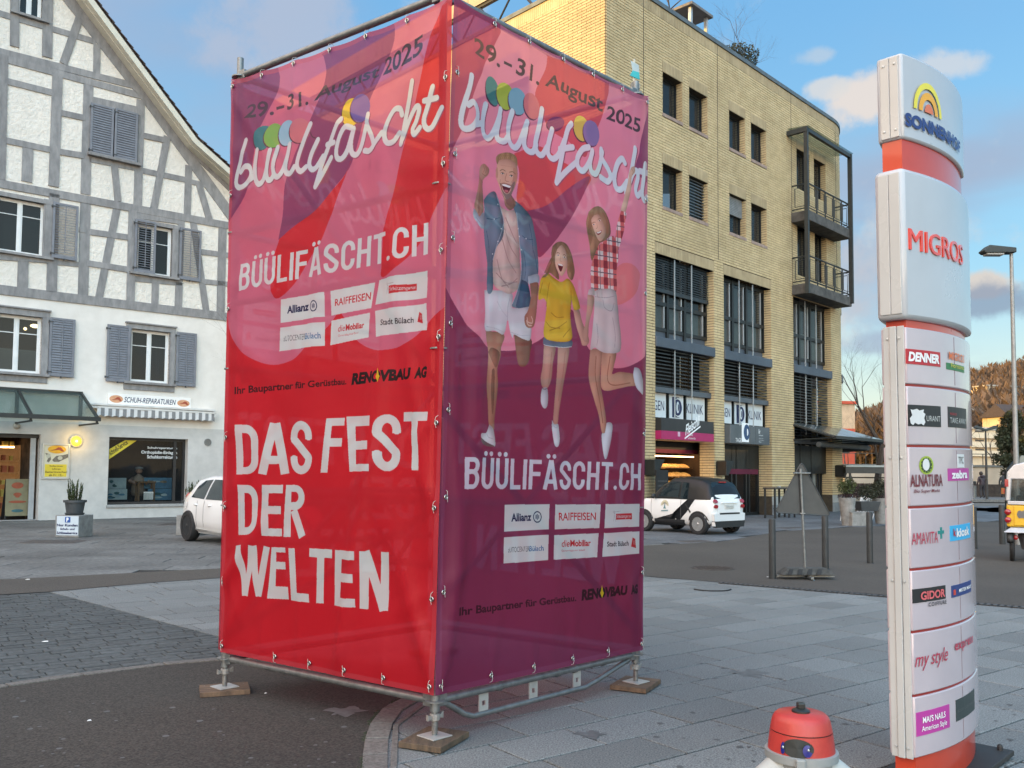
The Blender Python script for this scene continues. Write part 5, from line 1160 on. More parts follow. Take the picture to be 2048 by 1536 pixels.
class Canvas:
 """flat print for one banner, drawn in code; points are given as seen in the photograph and laid onto the cloth"""
 def __init__(s,frame,quad,w,h):
  s.fr,s.w,s.h=frame,w,h;s.Hm=homog(quad,UNIT);s.img=np.zeros((h,w,3),np.float32);s.op=np.full((h,w),0.84,np.float32)
 def mp(s,pts):
  l=[s.fr.loc(px,py,off)for px,py in pts];q=happ(s.Hm,l);return q*[s.w,s.h]
 def fill(s,contours,col,a=1.0,raw=False,shade=None,rnd=0):
  cs=[np.asarray(c,float)if raw else s.mp(c)for c in contours]
  allp=np.concatenate(cs);x0=max(0,int(allp[:,0].min()));x1=min(s.w,int(allp[:,0].max())+2);y0=max(0,int(allp[:,1].min()));y1=min(s.h,int(allp[:,1].max())+2)
  if x1<=x0 or y1<=y0:return
  X=np.arange(x0,x1)+.5;Y=np.arange(y0,y1)+.5;m=np.zeros((len(Y),len(X)),bool)
  for c in cs:
   for i in range(len(c)):
    (xa,ya),(xb,yb)=c[i],c[(i+1)%len(c)]
    if ya==yb:continue
    r=(Y>min(ya,yb))&(Y<=max(ya,yb))
    if not r.any():continue
    xi=xa+(Y[r]-ya)/(yb-ya)*(xb-xa);m[r]^=X[None,:]<xi[:,None]
  sub=s.img[y0:y1,x0:x1];col=np.array(col,np.float32)
  if rnd:
   b=np.pad(m.astype(np.float32),rnd*2)
   for _ in range(2):
    for ax in(0,1):cs_=np.cumsum(b,ax);b=(np.roll(cs_,-rnd,ax)-np.roll(cs_,rnd,ax))/(2*rnd)
   gy,gx=np.gradient(b);k=rnd*2;b=b[k:-k,k:-k];gx=gx[k:-k,k:-k];gy=gy[k:-k,k:-k]
   vol=.72+.34*np.clip((b-.45)*1.9,0,1)**.8+np.clip((gx*.5+gy*.35)*rnd*.9,-.2,.22)
   old=shade;shade=(lambda X,Y:(old(X,Y)if old else 1.0)*vol[:X.shape[0],:X.shape[1]])
  if shade is not None:
   sh=shade((X[None,:]+0*Y[:,None]),(Y[:,None]+0*X[None,:]));c_=col*sh[...,None]if sh.ndim==2 else sh
   sub[m]=sub[m]*(1-a)+c_[m]*a
  else:sub[m]=sub[m]*(1-a)+col*a
 def tris(s,P,T,col):
  for t in T:s.fill([P[list(t)]],col,raw=True)
 def stroke(s,pts,wpx,col,closed=False,cap=True,smooth=True):
  if smooth and len(pts)>2:pts=[tuple(p)[:2]for p in smooth_path([(x,y,0)for x,y in pts],6)]
  p=s.mp(pts);k=np.linalg.norm(s.mp([(pts[0][0],pts[0][1]-10)])-s.mp([(pts[0][0],pts[0][1]+10)]))/20*wpx/2
  for a,b in zip(p[:-1],p[1:]):
   d=b-a;l=np.hypot(*d)
   if l<.01:continue
   n=np.array([-d[1],d[0]])/l*k;s.fill([[a+n,b+n,b-n,a-n]],col,raw=True)
  for q in(p if cap else p[1:-1]):s.fill([[q+k*np.array([math.cos(t),math.sin(t)])for t in np.linspace(0,6.28,13)[:-1]]],col,raw=True)
 def quad_map(s,quad):
  q=s.mp(quad);Hq=homog([(0,1),(1,1),(1,0),(0,0)],[tuple(v)for v in q]);return lambda P:happ(Hq,P)
 def text(s,st,quad,col,**kw):
  v,t,w,h=text_tris(st,**kw);f=s.quad_map(quad);s.tris(f(v/[w,h]),t,col)
 def bold(s,st,quad,col,th=.15,gap=.10):
  """condensed bold capitals built from strokes"""
  gs=[];x=0
  for ch in st:g=glyph(ch,th);gs.append((x,g));x+=g[0]+gap
  W_=x-gap;f=s.quad_map(quad)
  for gx,(gw,strokes)in gs:
   for path,k in strokes:
    P=np.array(path)+[gx,0]
    for i in range(len(P)-1):
     a,b=P[i],P[i+1];d=b-a;l=np.hypot(*d)
     if l<1e-6:continue
     n=np.array([-d[1],d[0]])/l*th/2;s.fill([f(np.array([a+n,b+n,b-n,a-n])/[W_,1])],col,raw=True)
    for q in P[1:-1]:s.fill([f((q+th/2*np.array([[math.cos(t),math.sin(t)]for t in np.linspace(0,6.28,11)[:-1]]))/[W_,1])],col,raw=True)
    if k=='dot':s.fill([f((P[0]+th*.55*np.array([[math.cos(t),math.sin(t)]for t in np.linspace(0,6.28,15)[:-1]]))/[W_,1])],col,raw=True)
def arc(cx,cy,rx,ry,a0,a1,n=9):return[(cx+rx*math.cos(R(a0+(a1-a0)*i/n)),cy+ry*math.sin(R(a0+(a1-a0)*i/n)))for i in range(n+1)]
def glyph(ch,th):
 w=.50;L_,R2,T_,B_=th/2,w-th/2,1-th/2,th/2;cx=w/2;rx=cx-th/2;ry=.22;o=lambda p:(p,'')
 if ch=='D':return w,[o([(L_,0),(L_,1)]),o([(0,T_)]+arc(cx*.9,T_-ry,R2-cx*.9,ry,90,0)+arc(cx*.9,B_+ry,R2-cx*.9,ry,0,-90)+[(0,B_)])]
 if ch=='A':return.56,[o([(th*.45,0),(.28-.015,1)]),o([(.56-th*.45,0),(.28+.015,1)]),o([(.13,.27),(.43,.27)])]
 if ch=='Ä':g=glyph('A',th);return g[0],g[1]+[([(.16,1.13),(.16,1.13)],'dot'),([(.40,1.13),(.40,1.13)],'dot')]
 if ch in 'UÜ':
  st=[o([(L_,1)]+arc(cx,B_+ry,rx,ry,180,360)+[(R2,1)])]
  if ch=='Ü':st+=[([(.13,1.13),(.13,1.13)],'dot'),([(.37,1.13),(.37,1.13)],'dot')]
  return w,st
 if ch=='S':return w,[o([(R2,.66)]+arc(cx,T_-ry*.95,rx,ry*.95,0,180)+[(L_,.66),(cx*.85,.53),(cx*1.15,.45),(R2,.32)]+arc(cx,B_+ry*.95,rx,ry*.95,0,-180)+[(L_,.34)])]
 if ch=='C':return w,[o([(R2,.64)]+arc(cx,T_-ry,rx,ry,0,180)+arc(cx,B_+ry,rx,ry,180,360)+[(R2,.36)])]
 if ch in 'EF':
  st=[o([(L_,0),(L_,1)]),o([(0,T_),(w*.92,T_)]),o([(0,.52),(w*.86,.52)])]
  return w*.92,st+([o([(0,B_),(w*.92,B_)])]if ch=='E' else[])
 if ch=='T':return w,[o([(0,T_),(w,T_)]),o([(cx,0),(cx,1)])]
 if ch=='L':return w*.86,[o([(L_,0),(L_,1)]),o([(0,B_),(w*.86,B_)])]
 if ch=='I':return th,[o([(L_,0),(L_,1)])]
 if ch=='H':return w,[o([(L_,0),(L_,1)]),o([(R2,0),(R2,1)]),o([(L_,.52),(R2,.52)])]
 if ch=='N':return w*1.05,[o([(L_,0),(L_,1)]),o([(w*1.05-L_,0),(w*1.05-L_,1)]),o([(L_,1),(w*1.05-L_,0)])]
 if ch=='W':return.80,[o([(L_*.9,1),(.22,0)]),o([(.22,0),(.40,1)]),o([(.40,1),(.58,0)]),o([(.58,0),(.80-L_*.9,1)])]
 if ch=='R':return w,[o([(L_,0),(L_,1)]),o([(0,T_)]+arc(cx,T_-.19,rx,.19,90,-90)+[(0,T_-.38)]),o([(cx*.9,.46),(R2,0)])]
 if ch=='B':return w,[o([(L_,0),(L_,1)]),o([(0,T_)]+arc(cx*1.05,T_-.19,rx*.85,.19,90,-90)+[(0,T_-.38)]),o([(0,.54)]+arc(cx*1.05,.31,rx*.95,.235,90,-90)+[(0,B_)])]
 if ch=='O':return w,[o(arc(cx,T_-ry,rx,ry,0,180)+arc(cx,B_+ry,rx,ry,180,360)+[(R2,T_-ry)])]
 if ch=='V':return.54,[o([(L_,1),(.27,0)]),o([(.27,0),(.54-L_,1)])]
 if ch=='G':return w,[o([(R2,.66)]+arc(cx,T_-ry,rx,ry,0,180)+arc(cx,B_+ry,rx,ry,180,360)+[(R2,.45),(cx,.45)])]
 if ch=='M':return.70,[o([(L_,0),(L_,1)]),o([(.70-L_,0),(.70-L_,1)]),o([(L_,1),(.35,.25)]),o([(.35,.25),(.70-L_,1)])]
 if ch=='.':return th,[([(L_,th*.55),(L_,th*.55)],'dot')]
 if ch=='-':return.3,[o([(0,.45),(.3,.45)])]
 return.25,[]
RED,PINK,MAUVE,PURP,MAROON,WHITE_=srgb(204,34,48),srgb(204,104,132),srgb(136,62,104),srgb(112,30,70),srgb(150,40,72),(0.66,0.71,0.72)
DK,NAVY,LRED,BLUE_=srgb(48,40,48),srgb(25,35,75),srgb(190,40,50),srgb(45,95,150)
q4=lambda x,y:(440+x/3.2,y/3.2)
q5=lambda x,y:(440+x/3.84,430+y/3.84)
q6=lambda x,y:(440+x/3.2,780+y/3.2)
q8=lambda x,y:(880+x/3.491,y/3.491)
qa=lambda x,y:(880+x/4.518,280+y/4.518)
qb=lambda x,y:(880+x/4.518,580+y/4.518)
q3=lambda x,y:(880+x/4.043,880+y/4.043)
mpq=lambda c,pts:[c(*p)for p in pts]
def sp(c,pts,n=5):return[tuple(v)[:2]for v in smooth_path([(*c(*p),0)for p in pts],n)]
def sponsor_boxes(cv,c,B6,T):
 for b in B6:cv.fill([mpq(c,b)],WHITE_)
 (al,ci,cr,ra,sr,st_,au,mo,ge,sb,em)=T
 cv.text('Allianz',mpq(c,al),NAVY,bold=.03)
 cx,cy=ci;rx,ry=cr
 for k,colr in((1.0,NAVY),(.82,WHITE_)):cv.fill([mpq(c,[(cx+rx*k*math.cos(t),cy+ry*k*math.sin(t))for t in np.linspace(0,6.28,25)[:-1]])],colr)
 for dx,h0,h1 in((-.32,.3,-.35),(0,.45,-.5),(.32,.3,-.35)):cv.fill([mpq(c,[(cx+(dx-.09)*rx,cy+h0*ry),(cx+(dx+.09)*rx,cy+h0*ry),(cx+(dx+.09)*rx,cy+h1*ry),(cx+(dx-.09)*rx,cy+h1*ry)])],NAVY)
 cv.text('RAIFFEISEN',mpq(c,ra),LRED,bold=.01)
 cv.fill([mpq(c,sr)],LRED);cv.text('Schützengarten',mpq(c,st_),WHITE_,bold=.01)
 x0,y0=sr[0];g_=srgb(170,170,172)
 for pts in([(x0-18,y0-30),(x0-14,y0+10),(x0-22,y0+60)],[(x0-14,y0+10),(x0-2,y0+62)],[(x0-26,y0-14),(x0+40,y0-22)],[(x0-18,y0-8),(x0-8,y0-2)]):cv.stroke(mpq(c,pts),1.1,g_,smooth=False)
 a0,a1,a2,a3=au;k=.62;m0=(a0[0]+(a1[0]-a0[0])*k,a0[1]+(a1[1]-a0[1])*k);m1=(a3[0]+(a2[0]-a3[0])*k,a3[1]+(a2[1]-a3[1])*k)
 cv.text('aUTOCENTER',mpq(c,[a0,m0,m1,a3]),srgb(95,95,100),bold=-.004);cv.text('Bülach',mpq(c,[m0,a1,a2,m1]),BLUE_,bold=.005)
 a0,a1,a2,a3=mo;k=.27;m0=(a0[0]+(a1[0]-a0[0])*k,a0[1]+(a1[1]-a0[1])*k);m1=(a3[0]+(a2[0]-a3[0])*k,a3[1]+(a2[1]-a3[1])*k)
 cv.text('die',mpq(c,[a0,m0,m1,a3]),LRED,shear=.2);m0=(m0[0]+6,m0[1]);m1=(m1[0]+6,m1[1]);cv.text('Mobiliar',mpq(c,[m0,a1,a2,m1]),LRED,bold=.03)
 cv.text('Generalagentur Bülach',mpq(c,ge),srgb(200,90,95));cv.text('Stadt Bülach',mpq(c,sb),srgb(40,40,45),bold=.012);cv.fill([mpq(c,em)],LRED)
 ex,ey=(em[0][0]+em[2][0])/2,(em[0][1]+em[2][1])/2
 for dx in(-7,2):cv.stroke(mpq(c,[(ex+dx,ey-18),(ex+dx+4,ey+16)]),.8,WHITE_,smooth=False)
def renov(cv,c,q,col=srgb(28,22,26)):
 a0,a1,a2,a3=q;lerp=lambda p,r,k:(p[0]+(r[0]-p[0])*k,p[1]+(r[1]-p[1])*k)
 cv.text('RENOVBAU',mpq(c,[a0,lerp(a0,a1,.80),lerp(a3,a2,.80),a3]),col,bold=.055,shear=.1)
 cv.text('AG',mpq(c,[lerp(a0,a1,.845),a1,a2,lerp(a3,a2,.845)]),col,bold=.055,shear=.1)
 t=lerp(a0,a1,.385);b=lerp(a3,a2,.385);h=b[1]-t[1];cx,cy=(t[0]+b[0])/2,(t[1]+b[1])/2
 cv.fill([mpq(c,[(cx,cy-h*.75),(cx+9,cy-h*.1),(cx+16,cy),(cx,cy+h*.52),(cx-16,cy),(cx-9,cy-h*.1)])],srgb(222,190,40))
SCRIPT_L=[[(170,900),(150,980),(112,1110),(104,1175),(122,1200),(160,1190),(195,1150),(208,1105),(192,1070),(160,1068),(135,1100)],[(200,1150),(225,1130)],
[(247,965),(232,1080),(234,1150),(255,1180),(285,1150),(312,1050),(328,965)],[(318,1020),(304,1100),(312,1150),(335,1150),(352,1120)],[(372,945),(350,1050),(352,1110),(375,1135),(405,1100),(432,1010),(450,925)],[(438,985),(424,1060),(430,1105),(455,1110),(480,1070)],
[(582,795),(545,890),(503,1020),(500,1075),(522,1098),(555,1070)],[(628,895),(590,985),(575,1050),(590,1085),(620,1070),(660,1000)],
[(775,762),(745,800),(700,920),(655,1050),(612,1195)],[(612,1195),(655,1120),(712,1010)],[(685,925),(728,912)],[(838,815),(798,812),(764,880),(746,960),(752,1010),(780,1015),(812,960),(848,830)],[(850,820),(832,910),(838,975),(868,985),(898,930),(930,800)],
[(942,730),(935,790),(975,880),(985,930),(955,965),(920,962)],[(985,930),(1040,850)],[(1168,735),(1158,700),(1118,705),(1075,780),(1055,860),(1068,912),(1105,905),(1145,850)],[(1248,530),(1222,640),(1185,780),(1155,920)],[(1165,890),(1215,770),(1262,690),(1284,700),(1262,780),(1238,830),(1250,862),(1285,820)],
[(1372,560),(1338,680),(1312,770),(1325,822),(1362,812),(1420,690)],[(1318,650),(1392,628)]]
SCRIPT_R=[[(215,530),(190,640),(152,770),(142,860),(165,902),(215,890),(258,830),(258,760),(228,715),(190,735)],[(245,870),(290,860)],[(318,730),(302,850),(310,930),(345,962),(385,910),(430,760)],[(422,800),(402,900),(410,965),(450,985),(478,950)],
[(512,775),(484,880),(482,970),(515,1028),(555,1000),(610,850)],[(602,890),(588,990),(605,1045),(645,1060),(668,1010)],[(710,762),(690,880),(664,1000),(675,1065),(708,1082),(742,1030)],[(778,905),(752,1010),(750,1075),(782,1110),(822,1080),(862,980)],
[(906,868),(882,905),(860,1000),(838,1130),(808,1275)],[(808,1275),(868,1205),(945,1135)],[(832,1042),(918,1030)],[(1030,1030),(985,1045),(952,1105),(958,1170),(995,1192),(1038,1125),(1056,1055)],[(1056,1060),(1040,1140),(1052,1200),(1085,1212),(1112,1150),(1130,1060)],
[(1122,1045),(1125,1100),(1172,1180),(1190,1235),(1168,1268),(1118,1238)],[(1190,1240),(1215,1220)],[(1285,1140),(1262,1110),(1232,1150),(1215,1240),(1228,1312),(1262,1322),(1298,1270)],[(1355,1038),(1340,1150),(1312,1270),(1292,1345)],[(1315,1270),(1345,1205),(1372,1195),(1378,1240),(1358,1320),(1368,1368),(1400,1345)],
[(1432,1148),(1418,1260),(1408,1350),(1424,1398),(1448,1378)],[(1392,1195),(1446,1208)]]
def ell(c,x,y,rx,ry,a=0.0,n=26):
 ca,sa=math.cos(R(a)),math.sin(R(a));return[c(x+rx*math.cos(t)*ca-ry*math.sin(t)*sa,y+rx*math.cos(t)*sa+ry*math.sin(t)*ca)for t in np.linspace(0,2*math.pi,n)[:-1]]
def paint_left():
 cv=Canvas(FL,LQ,900,1800);cv.img[:]=RED;sh=srgb(120,50,80)
 pink=mpq(q4,[(-20,520),(-20,400),(1500,-400),(1500,1180)])+sp(q5,[(1760,680),(1640,775),(1540,900),(1400,1005),(1230,1042),(1080,985),(1000,880),(940,770),(905,750),(830,850),(650,1040),(550,1120),(400,1152),(230,1085),(130,985),(70,850),(40,600)])
 cv.fill([pink],PINK)
 cv.fill([mpq(q4,[(-60,400),(370,380)])+sp(q4,[(385,460),(370,560),(290,740),(240,900),(185,1200),(60,1420),(-60,1560)])],MAUVE)
 cv.fill([mpq(q4,[(650,300),(1110,60)])+sp(q4,[(1120,150),(1105,260),(1020,480),(925,720),(850,1000),(790,1130),(640,1330),(540,1430),(430,1500),(385,1540)])+sp(q4,[(395,1480),(410,1380),(425,1180),(480,1000),(560,820),(640,600),(680,440),(665,320)])],MAUVE)
 cv.fill([sp(q4,[(838,1010),(780,1150),(620,1340),(480,1450),(390,1535)])+sp(q5,[(470,190),(430,330),(402,540),(412,605),(450,645),(520,600),(600,500),(700,320),(790,200),(870,0)])+mpq(q4,[(760,1250)])],RED)
 cv.fill([mpq(q4,[(1425,20),(1560,-100),(1560,1100)])+sp(q4,[(1440,1210),(1345,1400),(1320,1536)])+sp(q5,[(1560,180),(1450,325),(1330,445),(1240,475),(1238,390),(1250,200),(1270,0)])+sp(q4,[(1050,1470),(1110,1250),(1170,960),(1250,700),(1330,400),(1412,80)])],RED)
 for(x,y,rx,ry,colr)in((282,885,56,82,srgb(55,125,130)),(347,868,58,80,srgb(130,180,85)),(432,852,55,84,srgb(150,195,215)),(515,838,66,80,srgb(208,118,128)),(625,812,40,70,MAUVE),(838,718,56,92,srgb(225,190,60)),(895,690,60,92,srgb(120,95,165))):
  cv.fill([ell(q4,x-5,y+6,rx,ry,12)],srgb(90,50,70));cv.fill([ell(q4,x,y,rx,ry,12)],colr)
 for p in SCRIPT_L:cv.stroke(mpq(q4,[(x+5,y+6)for x,y in p]),11.5,srgb(150,80,105))
 for p in SCRIPT_L:cv.stroke(mpq(q4,p),11.5,WHITE_)
 for s_,q in(('29.',[(185,660),(335,622),(345,730),(168,760)]),('-',[(360,672),(412,660),(412,680),(360,694)]),('31.',[(438,590),(560,560),(568,665),(430,702)]),('August',[(618,548),(1022,395),(1005,505),(596,668)]),('2025',[(1055,350),(1312,198),(1328,345),(1036,470)])):
  cv.text(s_,mpq(q4,q),srgb(70,55,72),bold=.02)
 cv.bold('BÜÜLIFÄSCHT.CH',mpq(q5,[(163,380),(1597,55),(1592,300),(153,584)]),WHITE_,th=.145,gap=.085)
 sponsor_boxes(cv,q5,[[(482,652),(808,592),(806,780),(478,832)],[(848,583),(1188,517),(1160,715),(852,772)],[(1222,500),(1590,427),(1590,635),(1192,690)],[(473,868),(806,820),(803,1003),(465,1048)],[(852,812),(1152,750),(1145,940),(845,1000)],[(1192,738),(1588,678),(1588,882),(1208,938)]],
([(530,703),(690,668),(688,735),(528,760)],(731,700),(30,44),[(880,645),(1158,590),(1155,650),(880,700)],[(1318,548),(1508,528),(1508,580),(1318,608)],[(1326,558),(1502,540),(1502,576),(1326,598)],[(498,930),(775,900),(775,948),(498,972)],[(905,848),(1110,820),(1108,868),(905,898)],[(905,918),(1070,897),(1070,915),(905,942)],[(1245,805),(1485,782),(1485,828),(1245,850)],[(1528,743),(1552,760),(1558,832),(1515,820)]))
 cv.text('Ihr Baupartner für Gerüstbau.',mpq(q5,[(115,1320),(975,1252),(975,1316),(113,1396)]),srgb(60,20,28),bold=.025)
 renov(cv,q5,[(1020,1215),(1585,1160),(1580,1248),(1015,1308)])
 for ch,q in[('D',[(100,222),(253,222),(250,540),(108,540)]),('A',[(262,212),(452,212),(447,538),(247,540)]),('S',[(455,198),(600,198),(598,540),(455,540)]),('F',[(690,181),(806,178),(786,525),(655,530)]),('E',[(815,170),(984,165),(977,520),(838,522)]),('S',[(1000,155),(1155,155),(1155,522),(993,520)]),('T',[(1170,142),(1325,138),(1325,512),(1170,516)]),
('D',[(115,607),(242,607),(240,925),(118,928)]),('E',[(268,607),(411,607),(405,937),(268,933)]),('R',[(430,607),(546,607),(556,940),(413,940)]),('W',[(105,992),(322,1003),(290,1325),(118,1312)]),('E',[(335,1005),(422,1008),(446,1340),(296,1335)]),('L',[(443,1012),(560,1012),(582,1360),(462,1345)]),('T',[(580,1012),(730,1020),(722,1368),(575,1360)]),('E',[(748,1022),(888,1030),(880,1390),(742,1378)]),('N',[(910,1030),(1085,1038),(1078,1415),(902,1398)])]:
  cv.bold(ch,mpq(q6,q),srgb(214,222,224),th=.158)
 return cv
SKIN,SKIN_D,DEN,DEN_D,TEE=srgb(196,150,128),srgb(140,95,80),srgb(104,128,150),srgb(60,88,118),srgb(205,178,172)
def paint_right():
 cv=Canvas(FR_,RQ,900,1800);PINK,PURP=srgb(222,132,158),srgb(128,48,84);cv.img[:]=PURP
 rng=np.random.default_rng(3)
 nz=rng.random((64,48)).astype(np.float32)
 def mottled(col,lo=.72,hi=1.12,sc_=26.0,vx=1.0):
  def f(X,Y):
   u=X/sc_*vx;v=Y/(sc_*2.2);i=u.astype(int);j=v.astype(int);fu,fv=u-i,v-j;fu=fu*fu*(3-2*fu);fv=fv*fv*(3-2*fv)
   g=lambda a,b:nz[(a%64),(b%48)]
   n_=g(i,j)*(1-fu)*(1-fv)+g(i+1,j)*fu*(1-fv)+g(i,j+1)*(1-fu)*fv+g(i+1,j+1)*fu*fv
   return lo+(hi-lo)*n_
  return f
 F=lambda c,pts,col,sm_=True,**k:cv.fill([sp(c,pts+[pts[0]],4)if sm_ else mpq(c,pts)],col,**k)
 FM=lambda c,pts,col,rnd=13,**k:F(c,pts,col,shade=mottled(col,**k),rnd=rnd)
 pink=mpq(q8,[(-200,-200),(1700,-200),(1700,1500)])+sp(qb,[(1900,480),(1750,655),(1620,707),(1500,682),(1370,560),(1280,400),(1200,180),(1100,262),(950,420),(830,492),(740,532),(600,550),(430,520),(330,430),(200,280),(70,20),(-60,-300)])
 cv.fill([pink],PINK)
 cv.fill([mpq(q8,[(-100,-300),(400,-200),(425,190)])+sp(q8,[(420,205),(310,450),(235,640),(160,880),(90,1040),(0,1200)])+mpq(q8,[(-150,1000)])],srgb(176,70,100))
 cv.fill([mpq(q8,[(740,330),(1180,540)])+sp(q8,[(1175,620),(1120,830),(1040,1010),(1000,1100),(900,1000),(760,900),(690,740),(665,640),(735,450),(750,345)])],srgb(196,78,92))
 cv.fill([mpq(q8,[(1460,700),(1600,700),(1600,1300),(1450,1280)])+sp(q8,[(1350,1200),(1380,1080),(1420,900),(1455,760)])],MAUVE)
 cv.fill([sp(qa,[(670,120),(715,300),(700,520),(745,650),(800,760),(860,900),(895,1060),(1000,955),(1085,850),(1200,680),(1310,450),(1345,320),(1100,200),(900,60),(670,120)])],srgb(205,72,78))
 cv.fill([sp(qa,[(745,650),(960,590),(1180,420),(1340,330),(1310,450),(1200,680),(1085,850),(1000,955),(895,1060),(860,900),(745,650)])],srgb(150,62,96))
 cv.fill([sp(qb,[(1470,-60),(1500,60),(1590,135),(1690,90),(1760,-20),(1790,-160),(1640,-240),(1470,-60)])],srgb(218,118,124))
 for(x,y,rx,ry,colr)in((368,635,55,105,srgb(70,125,125)),(462,668,58,98,srgb(165,180,70)),(545,705,58,98,srgb(120,165,190)),(640,740,52,96,srgb(206,110,120)),(800,865,58,48,srgb(125,60,105)),(978,900,55,92,srgb(198,180,85)),(1048,932,58,92,srgb(125,110,165))):
  cv.fill([ell(q8,x-5,y+8,rx,ry,-12)],srgb(80,45,70));cv.fill([ell(q8,x,y,rx,ry,-12)],colr)
 for p in SCRIPT_R:cv.stroke(mpq(q8,[(x+6,y+8)for x,y in p]),12.5,srgb(150,75,100))
 for p in SCRIPT_R:cv.stroke(mpq(q8,p),12.5,srgb(205,214,228))
 for s_,q in(('29.',[(238,235),(428,335),(424,462),(232,372)]),('-',[(450,405),(505,430),(505,452),(450,427)]),('31.',[(545,370),(700,455),(692,585),(530,500)]),('August',[(755,478),(1140,652),(1130,812),(724,612)]),('2025',[(1168,712),(1404,820),(1396,926),(1158,822)])):
  cv.text(s_,mpq(q8,q),srgb(72,58,66),bold=.02)
# ---- the man
 G_=lambda x,y:(x,y)
 FM(qb,[(405,365),(580,398),(556,520),(552,600),(522,710),(526,850),(510,1000),(486,1180),(480,1262),(425,1222),(412,1000),(402,850),(420,700),(430,560),(412,450)],srgb(182,136,112))
 FM(qb,[(430,560),(470,520),(540,560),(530,660),(505,700),(470,640)],srgb(150,106,86));FM(qb,[(468,720),(495,720),(492,900),(478,1100),(462,1100),(455,900)],srgb(150,108,88))
 FM(qb,[(670,402),(826,440),(820,560),(802,650),(762,692),(712,672),(690,560),(680,480)],srgb(134,94,80))
 FM(qb,[(402,0),(640,20),(650,150),(690,165),(812,160),(826,432),(760,445),(672,402),(660,435),(636,380),(612,268),(580,400),(500,366),(396,360),(400,180)],srgb(212,216,226),lo=.80)
 cv.stroke(mpq(qb,[(640,40),(615,150),(612,268)]),1.6,srgb(165,168,182));cv.stroke(mpq(qb,[(415,330),(500,345),(575,378)]),1.0,srgb(170,172,188));cv.stroke(mpq(qb,[(640,380),(730,410),(818,408)]),1.0,srgb(170,172,188));cv.stroke(mpq(qb,[(520,100),(560,180),(605,240)]),1.2,srgb(178,180,195))
 FM(qb,[(430,1215),(470,1250),(490,1330),(490,1412),(440,1402),(350,1360),(332,1322),(340,1294),(392,1290)],srgb(214,220,228),lo=.85);F(qb,[(330,1330),(390,1372),(488,1412),(400,1412),(345,1380)],srgb(105,92,95))
 cv.stroke(mpq(qb,[(400,1300),(420,1330),(470,1345)]),.8,srgb(150,155,170))
 FM(qa,[(350,300),(388,360),(384,430),(396,560),(400,645),(350,690),(312,655),(288,600),(310,500),(332,380)],SKIN)
 F(qa,[(352,340),(372,360),(368,560),(352,660),(330,640),(340,480)],srgb(158,112,95));FM(qa,[(345,290),(368,232),(408,212),(440,235),(458,265),(446,312),(412,340),(386,366),(352,332)],SKIN)
 for p in([(398,225),(410,262),(400,290)],[(420,228),(432,262),(422,290)],[(385,300),(420,318),(440,300)]):cv.stroke(mpq(qa,p),1.0,SKIN_D)
 FM(qa,[(530,556),(560,600),(620,636),(682,628),(705,650),(722,900),(726,1100),(735,1300),(640,1388),(560,1362),(492,1310),(468,1150),(492,1000),(560,850),(580,760)],TEE,lo=.70,sc_=18)
 for p in([(590,800),(640,960),(700,1060)],[(570,900),(620,1080),(690,1200)],[(520,1080),(560,1250),(620,1330)],[(510,1200),(600,1290),(700,1280)],[(600,700),(660,850),(712,960)],[(560,1320),(640,1300),(700,1250)]):cv.stroke(mpq(qa,p),2.0,srgb(160,130,130))
 FM(qa,[(400,540),(448,482),(498,460),(522,490),(548,580),(582,760),(572,880),(522,960),(492,1050),(480,1150),(482,1350),(440,1388),(426,1300),(430,1100),(412,930),(402,760),(410,640)],DEN,lo=.62,hi=1.2)
 FM(qa,[(662,528),(740,590),(822,700),(852,820),(880,980),(892,1200),(842,1235),(802,1290),(832,1480),(792,1508),(682,1518),(650,1490),(690,1400),(732,1250),(742,1100),(722,900),(702,700),(668,600)],DEN,lo=.55,hi=1.15)
 FM(qa,[(740,1260),(800,1300),(828,1478),(790,1505),(690,1514),(712,1400)],DEN_D)
 for p in([(522,500),(560,640),(580,760),(520,950),(484,1080)],[(700,650),(722,900),(740,1100),(725,1280),(655,1480)]):cv.stroke(mpq(qa,p),1.5,srgb(150,172,188))
 for p in([(430,705),(490,715),(545,700)],[(745,862),(790,892),(840,900)],[(745,600),(700,570),(670,545)],[(850,1000),(870,1100),(885,1190)],[(810,760),(835,900),(845,1020)],[(430,820),(450,950),(448,1100)],[(760,1000),(780,1150),(770,1250)]):cv.stroke(mpq(qa,p),1.1,srgb(48,72,100))
 for x,y in((530,580),(560,800),(530,915),(482,1028),(712,800),(722,870),(740,990),(782,890),(497,712)):cv.fill([ell(qa,x,y,4.5,6)],srgb(215,222,228))
 FM(qa,[(284,622),(280,682),(302,732),(400,802),(404,652),(356,692),(322,662)],srgb(176,196,212));FM(qa,[(800,1232),(890,1210),(896,1290),(812,1306)],srgb(176,196,212));cv.stroke(mpq(qa,[(300,700),(350,740),(398,770)]),1.0,srgb(120,145,165))
 FM(qb,[(818,-60),(893,-64),(888,60),(882,150),(872,250),(850,330),(802,342),(772,312),(766,240),(800,180),(826,60)],srgb(170,118,98))
 for p in([(790,250),(800,290),(838,300)],[(785,275),(800,315),(832,322)],[(830,240),(842,270),(838,300)]):cv.stroke(mpq(qb,p),2.4,srgb(212,178,165))
 FM(qa,[(560,455),(585,520),(600,592),(640,632),(682,602),(692,560),(658,500),(642,465)],srgb(165,115,98));F(qa,[(600,530),(650,520),(670,570),(650,600),(610,570)],srgb(140,95,82))
 FM(qa,[(530,200),(545,180),(600,165),(660,185),(692,232),(701,300),(697,372),(682,432),(656,482),(640,512),(610,532),(585,502),(560,452),(543,400),(521,340),(517,300),(524,262)],srgb(208,160,138),lo=.85,hi=1.08)
